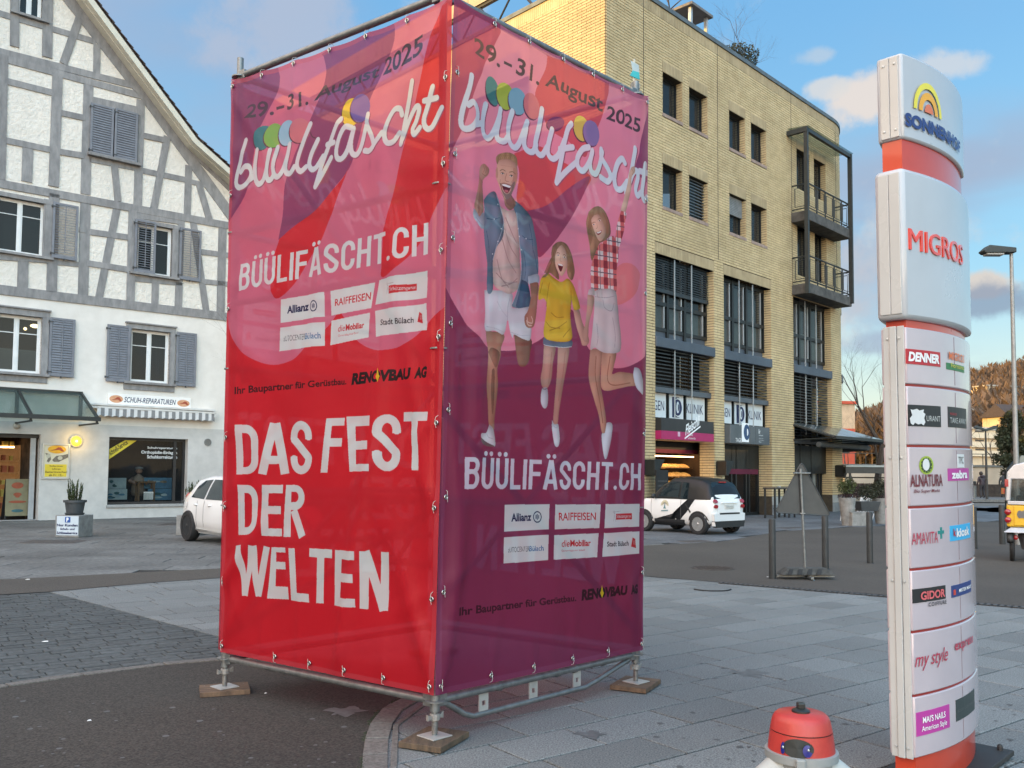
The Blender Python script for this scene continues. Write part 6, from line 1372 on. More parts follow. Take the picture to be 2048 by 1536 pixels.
 F(qa,[(664,250),(694,262),(697,372),(672,440),(662,380),(670,320)],srgb(178,128,108));F(qa,[(518,262),(532,240),(540,300),(532,340),(520,330)],srgb(190,140,120))
 FM(qa,[(552,382),(568,452),(598,515),(618,535),(650,505),(676,430),(682,372),(655,405),(652,452),(622,485),(592,470),(572,432),(566,392)],srgb(150,122,108),lo=.8)
 F(qa,[(570,393),(604,398),(648,414),(640,452),(618,480),(594,462),(578,430)],srgb(88,28,34));F(qa,[(572,392),(605,397),(646,413),(640,428),(602,416),(576,406)],srgb(236,234,232));F(qa,[(592,448),(610,444),(630,456),(618,474),(600,464)],srgb(190,96,100))
 F(qa,[(566,384),(605,384),(652,404),(648,414),(604,396),(572,394)],srgb(160,112,96))
 for x,y in((578,298),(652,322)):cv.fill([ell(qa,x,y,15,7,14)],srgb(225,218,212));cv.fill([ell(qa,x+1,y,6.5,6.5)],srgb(60,66,72));cv.stroke(mpq(qa,[(x-16,y-2),(x,y-9),(x+16,y+4)]),.9,srgb(92,62,52))
 cv.stroke(mpq(qa,[(556,274),(578,262),(602,276)]),1.5,srgb(128,96,72));cv.stroke(mpq(qa,[(636,288),(662,286),(684,306)]),1.5,srgb(128,96,72))
 cv.stroke(mpq(qa,[(614,300),(602,350),(608,366),(630,372)]),1.3,srgb(165,118,98));cv.stroke(mpq(qa,[(560,352),(552,388)]),.9,srgb(160,115,95));cv.stroke(mpq(qa,[(655,372),(672,402)]),.9,srgb(160,115,95));cv.stroke(mpq(qa,[(560,222),(610,232),(660,245)]),.7,srgb(180,135,112))
 FM(qa,[(526,205),(520,158),(545,124),(602,110),(662,126),(694,165),(699,240),(684,215),(650,184),(598,166),(552,178),(536,212)],srgb(172,138,100),lo=.68,hi=1.2,sc_=9)
 for k in range(9):cv.stroke(mpq(qa,[(540+k*16,176-k*.5),(548+k*16,145),(565+k*15,124+k*3)]),.9,srgb(120+8*(k%3),92+6*(k%3),62))
# ---- the girl
 FM(qb,[(948,492),(1052,514),(1032,650),(1022,770),(1002,850),(972,888),(930,870),(918,790),(934,700),(942,600)],srgb(196,152,138));FM(qb,[(1075,514),(1172,514),(1162,650),(1136,800),(1112,950),(1086,1100),(1070,1212),(1032,1202),(1040,1050),(1060,850),(1070,700)],srgb(196,152,138))
 cv.stroke(mpq(qb,[(1020,560),(1008,700),(990,840)]),2.2,srgb(168,122,110));cv.stroke(mpq(qb,[(1140,560),(1122,760),(1080,1000)]),2.2,srgb(168,122,110))
 FM(qb,[(930,885),(976,885),(986,980),(972,1058),(942,1066),(920,1020),(918,950)],srgb(206,214,226),lo=.85);cv.stroke(mpq(qb,[(934,890),(955,897),(974,890)]),1.2,srgb(90,78,84))
 FM(qb,[(1020,1172),(1042,1214),(1076,1210),(1086,1270),(1091,1350),(1076,1412),(1046,1410),(1030,1350),(1017,1240)],srgb(210,216,228),lo=.85);cv.stroke(mpq(qb,[(1035,1230),(1055,1245),(1076,1236)]),.8,srgb(150,158,178))
 FM(qb,[(1205,168),(1258,165),(1292,290),(1348,430),(1340,492),(1292,500),(1274,440),(1238,330)],srgb(205,160,142));cv.stroke(mpq(qb,[(1300,420),(1312,470)]),.8,SKIN_D);cv.stroke(mpq(qb,[(1320,420),(1332,470)]),.8,SKIN_D)
 FM(qb,[(950,420),(1080,462),(1193,450),(1196,510),(1130,520),(1060,514),(945,490)],srgb(98,118,140));cv.stroke(mpq(qb,[(946,490),(980,502),(1060,512),(1130,518),(1194,512)]),1.3,srgb(200,208,216))
 FM(qa,[(975,1200),(1050,1262),(1100,1282),(1150,1252),(1196,1290),(1232,1370),(1270,1500),(1262,1526),(1215,1532),(1190,1440),(1180,1535),(1186,1650),(1196,1800),(1080,1822),(950,1778),(960,1600),(970,1482),(942,1430),(895,1440),(905,1300),(930,1230)],srgb(216,176,44),lo=.78)
 for p in([(990,1290),(975,1400),(968,1500)],[(1185,1340),(1188,1440),(1180,1560)],[(1000,1720),(1080,1690),(1150,1640)],[(1120,1780),(1150,1740),(1185,1700)],[(1010,1560),(1060,1600),(1120,1600)],[(965,1640),(1010,1690),(1090,1700)],[(930,1290),(910,1380)]):cv.stroke(mpq(qa,p),1.8,srgb(168,128,28))
 FM(qa,[(1010,960),(1050,926),(1100,920),(1150,950),(1190,1030),(1214,1130),(1221,1200),(1196,1266),(1160,1236),(1146,1180),(1148,1090),(1120,1000),(1090,960),(1052,990),(1036,1060),(1040,1140),(1068,1210),(1072,1262),(1030,1232),(990,1200),(960,1235),(925,1240),(962,1200),(1000,1100),(1000,1020)],srgb(150,118,88),lo=.6,hi=1.2,sc_=12)
 for k in range(7):cv.stroke(mpq(qa,[(1110+k*8,950+k*10),(1150+k*9,1060+k*8),(1160+k*7,1180+k*6)]),.9,srgb(118+10*(k%3),88+8*(k%3),62));cv.stroke(mpq(qa,[(1030-k*3,980+k*12),(1012-k*4,1090),(975-k*5,1200)]),.9,srgb(120+10*(k%3),90,64))
 FM(qa,[(1052,988),(1090,952),(1128,988),(1146,1060),(1150,1130),(1130,1190),(1096,1232),(1060,1184),(1036,1120),(1034,1050)],srgb(222,182,160),lo=.9,hi=1.06)
 F(qa,[(1058,1118),(1082,1122),(1108,1130),(1102,1168),(1086,1190),(1068,1160)],srgb(96,30,36));F(qa,[(1060,1118),(1084,1121),(1106,1130),(1102,1140),(1066,1130)],srgb(238,236,234))
 for x,y in((1062,1042),(1122,1060)):cv.fill([ell(qa,x,y,11,5.5,12)],srgb(228,222,216));cv.fill([ell(qa,x,y,5,5)],srgb(52,58,66));cv.stroke(mpq(qa,[(x-14,y-18),(x,y-24),(x+13,y-14)]),1.1,srgb(118,84,62))
 cv.stroke(mpq(qa,[(1088,1050),(1080,1090),(1098,1098)]),.9,srgb(182,138,118))
# ---- the woman
 FM(qa,[(1720,250),(1750,240),(1756,290),(1722,340),(1712,450),(1682,600),(1662,662),(1626,646),(1652,540),(1682,400),(1700,300)],srgb(214,178,160),lo=.85);cv.stroke(mpq(qa,[(1722,262),(1738,290),(1730,318)]),.9,SKIN_D)
 def plaid(X,Y):
  base=np.zeros(X.shape+(3,),np.float32);base[:]=srgb(222,205,205);u=(X*1.0+Y*.06)%46;v=(Y-X*.06)%52
  m1,m2=(u<20),(v<24);base[m1]=srgb(198,92,92);base[m2]=srgb(206,110,108);base[m1&m2]=srgb(128,40,52);t=((u>28)&(u<31))|((v>36)&(v<39));base[t]=srgb(90,74,88);return base
 F(qa,[(1630,640),(1676,666),(1660,752),(1650,830),(1612,960),(1596,1002),(1568,960),(1580,870),(1595,760)],(1,1,1),shade=plaid);F(qa,[(1420,960),(1500,900),(1560,870),(1592,960),(1602,1050),(1582,1200),(1576,1384),(1460,1396),(1380,1362),(1365,1200),(1380,1080),(1400,1000)],(1,1,1),shade=plaid)
 FM(qa,[(1350,1352),(1394,1340),(1400,1400),(1344,1410)],srgb(206,196,198))
 FM(qa,[(1340,650),(1380,612),(1432,600),(1482,640),(1520,720),(1536,800),(1530,862),(1482,912),(1440,934),(1410,1000),(1380,1085),(1364,1060),(1354,960),(1330,830),(1320,740)],srgb(156,122,92),lo=.6,hi=1.2,sc_=12)
 for k in range(8):cv.stroke(mpq(qa,[(1350+k*5,650),(1338+k*4,800),(1362+k*3,950-k*12)]),.9,srgb(120+10*(k%3),92,66));cv.stroke(mpq(qa,[(1450+k*4,630+k*6),(1498+k*3,740),(1500+k*2,860-k*4)]),.9,srgb(124+12*(k%3),96,70))
 FM(qa,[(1388,680),(1432,678),(1472,750),(1492,820),(1482,880),(1442,916),(1410,872),(1380,792),(1364,722)],srgb(216,174,152),lo=.88,hi=1.06)
 F(qa,[(1406,832),(1430,830),(1456,814),(1450,842),(1424,860)],srgb(150,60,66));F(qa,[(1410,834),(1430,832),(1452,820),(1448,834),(1424,846)],srgb(238,236,234))
 for x,y in((1386,764),(1436,730)):cv.fill([ell(qa,x,y,11,5,-24)],srgb(228,222,216));cv.fill([ell(qa,x,y,4.8,4.8)],srgb(56,60,66));cv.stroke(mpq(qa,[(x-14,y-10),(x-2,y-20),(x+13,y-20)]),1.0,srgb(118,84,62))
 cv.stroke(mpq(qa,[(1412,750),(1418,792),(1406,800)]),.9,srgb(176,132,112))
 FM(qb,[(1340,40),(1396,60),(1386,170),(1352,300),(1342,432),(1312,472),(1290,402),(1320,300),(1334,150)],srgb(206,162,144))
 FM(qb,[(1362,530),(1466,550),(1452,700),(1446,830),(1472,1000),(1496,1190),(1482,1292),(1456,1282),(1430,1130),(1386,970),(1345,782)],srgb(200,152,130));FM(qb,[(1465,552),(1580,552),(1562,700),(1552,760),(1620,740),(1732,770),(1746,860),(1682,872),(1600,892),(1510,912),(1460,890),(1450,800)],srgb(202,154,130))
 cv.stroke(mpq(qb,[(1412,600),(1404,780),(1440,1000),(1466,1200)]),2.4,srgb(150,102,84));cv.stroke(mpq(qb,[(1532,600),(1510,800),(1560,860),(1690,842)]),2.4,srgb(160,112,92))
 FM(qb,[(1400,50),(1416,0),(1560,0),(1592,130),(1606,300),(1620,402),(1612,556),(1500,570),(1440,546),(1402,520),(1362,536),(1380,380),(1396,200)],srgb(204,192,194),lo=.84)
 for p in([(1405,60),(1500,70),(1585,50)],[(1470,90),(1485,160),(1540,190),(1562,120)],[(1420,0),(1424,60)],[(1460,0),(1462,60)],[(1420,300),(1430,420),(1420,500)],[(1550,250),(1572,400),(1570,520)]):cv.stroke(mpq(qb,p),1.0,srgb(150,138,146))
 FM(qb,[(1500,1200),(1530,1195),(1553,1222),(1546,1320),(1522,1440),(1496,1522),(1474,1500),(1455,1312),(1484,1290)],srgb(210,216,228),lo=.85);cv.stroke(mpq(qb,[(1548,1230),(1540,1330),(1515,1440),(1494,1518)]),1.0,srgb(160,168,190));FM(qb,[(1725,702),(1756,720),(1800,840),(1813,920),(1805,948),(1780,930),(1740,880),(1715,782)],srgb(210,216,228),lo=.85)
 cv.bold('BÜÜLIFÄSCHT.CH',mpq(q3,[(180,136),(1625,190),(1618,405),(168,397)]),srgb(205,212,228),th=.145,gap=.085)
 sponsor_boxes(cv,q3,[[(522,523),(888,520),(880,722),(518,740)],[(932,522),(1296,520),(1290,712),(926,722)],[(1333,518),(1615,517),(1612,700),(1326,712)],[(517,788),(880,765),(874,972),(513,1000)],[(922,770),(1286,753),(1278,948),(916,968)],[(1325,752),(1614,738),(1612,920),(1318,944)]],
([(580,595),(750,590),(750,655),(580,660)],(797,623),(32,47),[(960,588),(1262,586),(1262,648),(960,652)],[(1420,597),(1556,593),(1556,640),(1420,645)],[(1426,604),(1550,601),(1550,634),(1426,638)],[(552,868),(842,853),(842,895),(552,910)],[(983,810),(1225,806),(1225,858),(983,864)],[(980,888),(1175,882),(1175,900),(980,908)],[(1350,822),(1530,815),(1530,855),(1350,862)],[(1562,788),(1582,800),(1588,874),(1550,862)]))
 cv.text('Ihr Baupartner für Gerüstbau.',mpq(q3,[(130,1350),(1098,1250),(1098,1318),(130,1440)]),srgb(52,22,38),bold=.025)
 renov(cv,q3,[(1145,1210),(1600,1165),(1600,1240),(1145,1302)],srgb(40,20,32))
 return cv
def banner_mat(name,cv):
 H_,W_=cv.img.shape[:2];e=int(.035/WID*W_);f=cv.img
 for sl in(np.s_[:e//1,:],np.s_[-e:,:],np.s_[:,:e],np.s_[:,-e:]):f[sl]=f[sl]*.55+np.array([.45,.06,.08]if name=='banner_red' else[.20,.05,.12],np.float32)*.62
 im=bpy.data.images.new(name,W_,H_,alpha=False,float_buffer=False);im.colorspace_settings.name='sRGB'
 enc=np.where(f<=.0031308,f*12.92,1.055*np.clip(f,1e-6,1)**(1/2.4)-.055).astype(np.float32)
 px=np.ones((H_,W_,4),np.float32);px[...,:3]=np.clip(enc,0,1);im.pixels.foreach_set(px.ravel());im.update();im.pack()
 m=bpy.data.materials.new(name);m.use_nodes=True;nt=m.node_tree;nt.nodes.clear();N=nt.nodes.new;L=nt.links.new
 out=N('ShaderNodeOutputMaterial');tx=N('ShaderNodeTexImage');tx.image=im;tx.interpolation='Cubic';uv=N('ShaderNodeUVMap');uv.uv_map='UVMap';L(uv.outputs[0],tx.inputs[0])
 p=N('ShaderNodeBsdfPrincipled');p.inputs['Roughness'].default_value=.42;p.inputs['Specular IOR Level'].default_value=.35;L(tx.outputs[0],p.inputs['Base Color'])
 tl=N('ShaderNodeBsdfTranslucent');L(tx.outputs[0],tl.inputs[0]);m1=N('ShaderNodeMixShader');m1 .inputs[0].default_value=.42;L(p.outputs[0],m1 .inputs[1]);L(tl.outputs[0],m1 .inputs[2])
 g=N('ShaderNodeGamma');g.inputs[1].default_value=.45;L(tx.outputs[0],g.inputs[0]);tr=N('ShaderNodeBsdfTransparent');L(g.outputs[0],tr.inputs[0])
 m2=N('ShaderNodeMixShader');m2 .inputs[0].default_value=.28;L(m1 .outputs[0],m2 .inputs[1]);L(tr.outputs[0],m2 .inputs[2]);L(m2 .outputs[0],out.inputs[0])
 geo=N('ShaderNodeNewGeometry');w1=N('ShaderNodeTexNoise');w1 .inputs['Scale'].default_value=260;w1 .inputs['Detail'].default_value=2;L(geo.outputs['Position'],w1 .inputs['Vector'])
 w2=N('ShaderNodeTexNoise');w2 .inputs['Scale'].default_value=3.2;w2 .inputs['Detail'].default_value=4;L(geo.outputs['Position'],w2 .inputs['Vector'])
 b1=N('ShaderNodeBump');b1 .inputs['Strength'].default_value=.18;b1 .inputs['Distance'].default_value=.001;L(w1 .outputs['Fac'],b1 .inputs['Height']);b2=N('ShaderNodeBump');b2 .inputs['Strength'].default_value=.35;b2 .inputs['Distance'].default_value=.03;L(w2 .outputs['Fac'],b2 .inputs['Height']);L(b1 .outputs[0],b2 .inputs['Normal']);L(b2 .outputs[0],p.inputs['Normal'])
 return m
bm_l=banner_mat('banner_red',paint_left());bm_r=banner_mat('banner_purple',paint_right())
def crease(x,z,x0,z0,ang,w,ln_,amp):
 """one tension fold running from (x0, z0) at angle ang, fading along its length"""
 dx,dz=x-x0,z-z0;u=dx*math.cos(ang)+dz*math.sin(ang);v=-dx*math.sin(ang)+dz*math.cos(ang)
 if u<0:u*=-3
 return amp*math.exp(-(v/(w*(1+.8*u/ln_)))**2)*math.exp(-(u/ln_)**2)
def banner(name,label,frame,quad,mat_,cr,flip=False,nx=70,nz=130,yo=off,group=None):
 Hi=homog(UNIT,quad);m=M();rn=random.Random(len(label));ph=[rn.random()*6 for _ in range(6)];idx={}
 P_=happ(Hi,[(i/nx,j/nz)for j in range(nz+1)for i in range(nx+1)])
 for j in range(nz+1):
  for i in range(nx+1):
   s,t=i/nx,j/nz;x,z=P_[j*(nx+1)+i];edge=min(1,min(s,1-s,t,1-t)*9)
   d=edge*(.010*math.sin(x*2.2+z*.9+ph[0])+.006*math.sin(x*5.1-z*1.7+ph[1])+.003*math.sin(x*11+z*4+ph[2]))
   for c in cr:d+=1.7*crease(s,t,*c)*min(1,edge*2+.25)
   sag=.012*abs(math.sin(s*math.pi*6))+.045*math.sin(s*math.pi)**.7
   m.v.append((x,yo-d,z-sag*max(0,t-.9)*10))
 for j in range(nz):
  for i in range(nx):a=j*(nx+1)+i;m.f.append((a,a+1,a+nx+2,a+nx+1))
 me=mesh_of(m,name);uvl=me.uv_layers.new(name='UVMap')
 for l in me.loops:k=l.vertex_index;uvl.data[l.index].uv=(((k%(nx+1))/nx)if not flip else 1-(k%(nx+1))/nx,(k//(nx+1))/nz)
 o=mk(name,me,mat_,smooth=True);o.location=frame.o;o.rotation_euler=(0,0,frame.rz);tag(o,label,'banner','printed banners round the scaffold tower');return o,Hi
cl_=[(.0,.98,-.55,.012,.30,.012),(1.0,.98,3.65,.02,.35,.018),(.95,.30,2.0,.02,.6,.012),(.62,.06,1.25,.03,.9,.02),(.02,.13,.5,.015,.25,.02),(.05,.55,-.35,.02,.4,.008),(.45,.55,1.2,.03,.4,.014),(.0,.02,.6,.02,.4,.012),(1,.02,2.3,.02,.3,.02)]
crr=[(.0,.98,-.6,.015,.4,.014),(.1,.70,-1.45,.030,.5,.022),(.04,.45,-1.5,.020,.35,.016),(.92,.60,-1.2,.03,.35,.014),(.98,.55,4.2,.03,.25,.014),(.02,.02,1.3,.02,.35,.02),(1.,.02,2.4,.02,.3,.012),(.5,.02,1.6,.05,.5,.008)]
rp_=random.Random(9)
for lst_,sd in((cl_,1),(crr,0)):
 for s_ in(.17,.33,.5,.66,.83):lst_.append((s_,.99,-math.pi/2+rp_.gauss(0,.25),.014,.06+.08*rp_.random(),.007))
 for s_ in(.22,.41,.6,.79):lst_.append((s_,.01,math.pi/2+rp_.gauss(0,.4),.014,.05+.08*rp_.random(),.007))
 for t_ in(.15,.28,.40,.52,.64,.76,.88):lst_+=[(.99,t_,math.pi+rp_.gauss(0,.5),.010,.10+.12*rp_.random(),.006),(.01,t_,rp_.gauss(0,.5),.010,.10+.10*rp_.random(),.006)]
ban_l,HiL=banner('festival_banner','bright red banner with DAS FEST DER WELTEN lettering on the tower',FL,LQ,bm_l,cl_)
ban_r,HiR=banner('festival_banner','purple and pink banner showing three leaping people on the right face of the tower',FR_,RQ,bm_r,crr)
ZTOP=RQ[0][1]*.5+RQ[1][1]*.5;zt_b=ZTOP;zb_b=.30
F3=Fr(FL.w(-WID-.08,0,0),44.0);F4=Fr(FR_.w(WID+.08,0,0),126.0)
banner('festival_banner','red banner on the far left side of the tower, seen only through the front cloth',F3,[(0,zt_b-.02),(WID,zt_b-.02),(WID,zb_b),(0,zb_b)],bm_l,[],flip=True,nx=24,nz=40,yo=.0)
banner('festival_banner','red banner on the far right side of the tower, seen only through the front cloth',F4,[(-WID,zt_b-.02),(0,zt_b-.02),(0,zb_b),(-WID,zb_b)],bm_l,[],flip=True,nx=24,nz=40,yo=.0)
ey_m=pm('eyelet_steel',(.55,.52,.50),(.4,.38,.36),20,.25,metal=1.0);tie_m=pm('tie_white',(.48,.47,.44));hole_m=pm('eyelet_hole',(.01,.01,.01))
_ring=M();_rp=[(.0125*math.cos(t),0,.0125*math.sin(t))for t in np.linspace(0,2*math.pi,13)];_ring.tube(_rp,.0042,6,cap=False);_ringm=mesh_of(_ring,'eyelet');_ringm.materials.append(ey_m);_ringm.polygons.foreach_set('use_smooth',[True]*len(_ringm.polygons))
_tie=mesh_of(M().tube([(0,-.004,0),(0,-.012,.015),(.003,-.008,.035),(.004,.02,.048),(.005,.05,.03)],.0017,5).tube([(0,-.004,0),(.002,-.010,-.015),(.006,-.008,-.03)],.0014,5),'cable_tie');_tie.materials.append(tie_m)
def eyelet(parent,Hi,s,t,down=False,yo=off):
 x,z=happ(Hi,[(s,t)])[0];e=mk('eyelet',_ringm,None,parent=parent);e.location=(x,yo-.014,z)
 h=mk('eyelet_hole',M().prism_xz([(.010*math.cos(a),.010*math.sin(a))for a in np.linspace(0,5.7,10)],-.001,.001),hole_m,parent=e);h.location=(0,.002,0)
 k=mk('cable_tie',_tie,None,parent=e);k.rotation_euler=(0,math.pi if down else 0,0)
for s in(.17,.33,.50,.66,.83):eyelet(ban_l,HiL,s,.985);eyelet(ban_r,HiR,s,.985)
for s in(.30,.47,.63,.80):eyelet(ban_l,HiL,s,.012,True)
for s in(.22,.41,.60,.79):eyelet(ban_r,HiR,s,.012,True)
for y in(150,320,492,665,838,1010,1195,1380):
 t=(1391-y)/1403.;eyelet(ban_l,HiL,.985,max(.012,t));eyelet(ban_r,HiR,.018,max(.012,t))
for y in(163,390,614,870,1010,1160,1298):
 t=(1304-y)/1146.;eyelet(ban_l,HiL,.014,min(.985,max(.012,t)))
for y in(200,410,600,880,1150,1296):t=(1300-y)/1108.;eyelet(ban_r,HiR,.986,min(.985,max(.012,t)))
# ---- scaffold
galv=pm('galvanised_steel',(.25,.26,.26),(.13,.145,.15),14,.45,.15,40,metal=.65,detail=8,contrast=(.3,.7))
sc_t=thing('scaffold_tower','square scaffold tower of galvanised tubes carrying the printed banners','scaffold',T0,FR_.rz)
def loc_c(i,j):q=FR_.inv(T0+FR_.u*(.01+i*WID)-FL.u*(.01+j*WID));return(q[0],q[1])
cs={(i,j):loc_c(i,j)for i in(0,1)for j in(0,1)}
ZT,ZB=ZTOP+.05,.248
for(i,j),(x,y)in cs.items():
 top=ZT+.02+(.07 if(i,j)==(0,1)else.03 if(i,j)==(1,0)else.2)
 mk('standard',M().tube([(x,y,.19),(x,y,top)],.0242,14),galv,parent=sc_t,smooth=40)
 for z in(ZB,1.35,2.35,3.36,ZT-.06):mk('rosette',M().lathe([(.024,-.004),(.061,-.004),(.061,.005),(.024,.005)],16,(x,y,z)),galv,parent=sc_t)
def tube_p(name,a,b,r=.0242,n=12):return mk(name,M().tube([a,b],r,n),galv,parent=sc_t,smooth=40)
ed=[((0,0),(1,0)),((0,0),(0,1)),((1,0),(1,1)),((0,1),(1,1))]
for a,b in ed:
 (x0,y0),(x1,y1)=cs[a],cs[b];d=Vector((x1-x0,y1-y0,0)).normalized()*.045
 for z in(ZB,3.36,ZT-.05)+((1.35,2.35)if a!=(0,0)else(2.84,)):tube_p('ledger',(x0+d.x,y0+d.y,z),(x1-d.x,y1-d.y,z))
 for z in(ZB,ZT-.05):
  for q,s in(((x0,y0),1),((x1,y1),-1)):mk('wedge_head',M().box(-.03,-.022,-.035,.035,.022,.035).xf(Matrix.Translation((q[0]+d.x*s,q[1]+d.y*s,z))@Matrix.Rotation(math.atan2(d.y,d.x),4,'Z')),galv,parent=sc_t,bevel=.004)
for a,b,z0,z1 in(((0,1),(1,1),.4,2.35),((1,0),(1,1),2.35,.4),((0,1),(1,1),4.4,2.4),((1,1),(1,0),4.4,2.4),((0,0),(0,1),1.4,.4),((0,0),(1,0),2.0,.42)):
 tube_p('diagonal_brace',(*cs[a],z0),(*cs[b],z1),.0235)
for(a,b)in(((0,1),(1,1)),((0,1),(0,0))):
 (x0,y0),(x1,y1)=cs[a],cs[b]
 for z in(1.05,1.45):tube_p('girder_chord',(x0,y0,z),(x1,y1,z))
 for k in range(6):
  p0=(x0+(x1-x0)*k/6,y0+(y1-y0)*k/6,1.05 if k%2 else 1.45);p1=(x0+(x1-x0)*(k+1)/6,y0+(y1-y0)*(k+1)/6,1.45 if k%2 else 1.05);tube_p('girder_web',p0,p1,.015,8)
yb_=.02;lowp=[(.07,yb_,ZB-.01),(.30,yb_,ZB-.15),(1.45,yb_,ZB-.15),(1.98,yb_,ZB-.02)]
mk('truss_tube',M().tube(smooth_path([Vector(lowp[0]),Vector(lowp[0]).lerp(Vector(lowp[1]),.8)],1)+[Vector(lowp[1])+Vector((.03,0,0)),Vector(lowp[2])-Vector((.03,0,0)),Vector(lowp[2]).lerp(Vector(lowp[3]),.2),Vector(lowp[3])],.019,12),galv,parent=sc_t,smooth=40)
for x in(.42,.88,1.33):
 pl_=M();w=.04
 for(a,b,c,d)in((x-w,ZB-.145,x-.014,ZB),(x+.014,ZB-.145,x+w,ZB),(x-.014,ZB-.145,x+.014,ZB-.10),(x-.014,ZB-.07,x+.014,ZB-.0)):pl_.box(a,yb_-.004,b,c,yb_+.004,d)
 mk('truss_plate',pl_,pm('galv_pale',(.48,.48,.46),(.38,.38,.37),10,.5,metal=.5),parent=sc_t)
for x in(.55,1.12,1.3,1.62):mk('clamp',M().lathe([(.024,-.02),(.034,-.016),(.034,.016),(.024,.02)],12).xf(Matrix.Translation((x,yb_,ZB))@Matrix.Rotation(math.pi/2,4,'Y')),galv,parent=sc_t)
pad_w=pm('weathered_pad',(.16,.10,.06),(.07,.045,.03),7,.8,.6,30,stretch=(1,6,1),detail=8)
pad_new=pm('brown_pad',(.12,.082,.05),(.055,.04,.027),5,.75,.5,30,stretch=(6,1,1),detail=8)
labs={(0,0):'square wooden pad under the near corner jack of the tower',(0,1):'dark wooden plank pad under the left corner jack of the tower',(1,0):'wooden pad under the right corner jack of the tower',(1,1):'wooden pad under the hidden rear corner jack of the tower'}
for(i,j),(x,y)in cs.items():
 jk=mk('jack_spindle',M().tube([(x,y,.045),(x,y,.22)],.0165,12),galv,parent=sc_t,smooth=40)
 th_=M();z=.06
 while z<.145:th_.lathe([(.0165,0),(.0200,.0035),(.0165,.007)],12,(x,y,z));z+=.0085
 mk('thread',th_,pm('thread_steel',(.30,.28,.25),(.16,.15,.14),30,.5,metal=.6),parent=jk,smooth=True)
 mk('base_plate',M().box(x-.075,y-.075,.042,x+.075,y+.075,.049),pm('galv_pale',(.48,.48,.46)),parent=sc_t,bevel=.002)
 nut=M().lathe([(.02,-.022),(.031,-.018),(.031,.018),(.02,.022)],10,(x,y,.155));nut.hexa([(x-.06,y-.01,.14),(x-.03,y-.01,.145),(x-.03,y+.01,.145),(x-.06,y+.01,.14)],[(x-.06,y-.01,.175),(x-.03,y-.01,.16),(x-.03,y+.01,.16),(x-.06,y+.01,.175)]);nut.hexa([(x+.03,y-.01,.145),(x+.062,y-.01,.14),(x+.062,y+.01,.14),(x+.03,y+.01,.145)],[(x+.03,y-.01,.16),(x+.062,y-.01,.18),(x+.062,y+.01,.18),(x+.03,y+.01,.16)])
 mk('wing_nut',nut,pm('cast_nut',(.34,.33,.31),(.24,.23,.22),20,.6,metal=.5),parent=sc_t,bevel=.002)
 mk('collar',M().lathe([(.024,.185),(.030,.187),(.030,.285),(.024,.288)],14,(x,y,0)),galv,parent=sc_t,smooth=40)
 pz=.5 if(i,j)==(0,1)else.38;w1,w2=(.18,.14)if(i,j)!=(0,1)else(.17,.13);wp=FR_.w(x,y,0)
 pd=thing('wooden_pad',labs[(i,j)],'wooden pad',(wp.x,wp.y,0),FR_.rz+{(0,0):.35,(0,1):-.45,(1,0):.3,(1,1):.1}[(i,j)],'wooden pads under the scaffold jacks')
 mk('board',M().box(-w1,-w2,.007,w1,w2,.041),pad_new if(i,j)==(0,0)else pad_w,parent=pd,bevel=.003)
 for s in(-1,1):mk('nail',M().lathe([(0,.043),(.004,.042),(.004,.04)][::-1],6,(s*w1*.8,w2*.6,0)),galv,parent=pd)
# ================================================================ STREET OBJECTS
tt=pm('matt_dark_grey',(.026,.029,.030),(.018,.020,.021),10,.55,.1,30)
def T(name,label,cat,px,py,rz=0.0,group=None,z=0.0):
 p=G(px,py);return thing(name,label,cat,(p.x,p.y,z),rz,group)
# ---- added west block, unseen outside the frame to the left: it shades the square
wb=thing('west_shade_block','long four-storey apartment block closing the west side of the square','building',(-55,12,0))
mk('wall',M().box(-7,-44,0,7,38,19.2),plaster_s,parent=wb);mk('roof',M().box(-7.4,-44.4,19.2,7.4,38.4,19.7),tile_m,parent=wb)
wm=mesh_of(M().box(6.95,-.7,0,7.04,.7,1.5),'window');wm.materials.append(glass_mat('side_glass',(.02,.025,.03),0.0))
for k in range(20):
 for f_ in range(5):o=mk('window',wm,None,parent=wb);o.location=(0,-41+k*4,1.5+f_*3.6)
# ---- pylon
Py=Fr((1.998,4.56),44.6);PW,PT=.97,.09
pyl=thing('sign_pylon','tall curved white and orange pylon listing the shops of the centre','sign',Py.o,Py.rz);pyl.rotation_euler=(0,-.015,Py.rz)
def bulge(x):u=2*x/PW-1;return.075*max(0,1-u*u)
def lens(x0,x1,g,n=14):
 xs=[x0+(x1-x0)*i/n for i in range(n+1)];return[(x,-bulge(x)-g)for x in xs]+[(x,PT+bulge(x)+g)for x in xs[::-1]]
zp=lambda px,py:Py.loc(px,py)[1]
pw_=pm('pylon_white',(.45,.46,.45),(.40,.41,.40),2,.28,coat=.4);plil=pm('pylon_panel',(.48,.42,.45),(.43,.38,.41),2.5,.22,coat=.6,dirt=.08);por=pm('pylon_orange',(.50,.045,.014),(.44,.038,.012),3,.3,coat=.5);pred=pm('pylon_red_gap',(.30,.02,.015),(.25,.018,.012),3,.4)
zt1,zb1_=zp(1799,110),zp(1799,277);zt2_,zb2_=zp(1795,336),zp(1797,636);z3=zp(1804,652);divs=[zp(1808,770),zp(1811,892),zp(1815,1014.7),zp(1819,1138.7),zp(1822,1263),zp(1825,1390)];z4=zp(1829,1515)
mk('core',M().prism_xy(lens(.045,PW-.008,-.008),0.03,zt1-.02),por,parent=pyl,smooth=40)
mk('foot_plate',M().box(-.02,-.16,0,PW+.12,PT+.16,.03),pm('foot_black',(.03,.03,.03)),parent=pyl,bevel=.005)
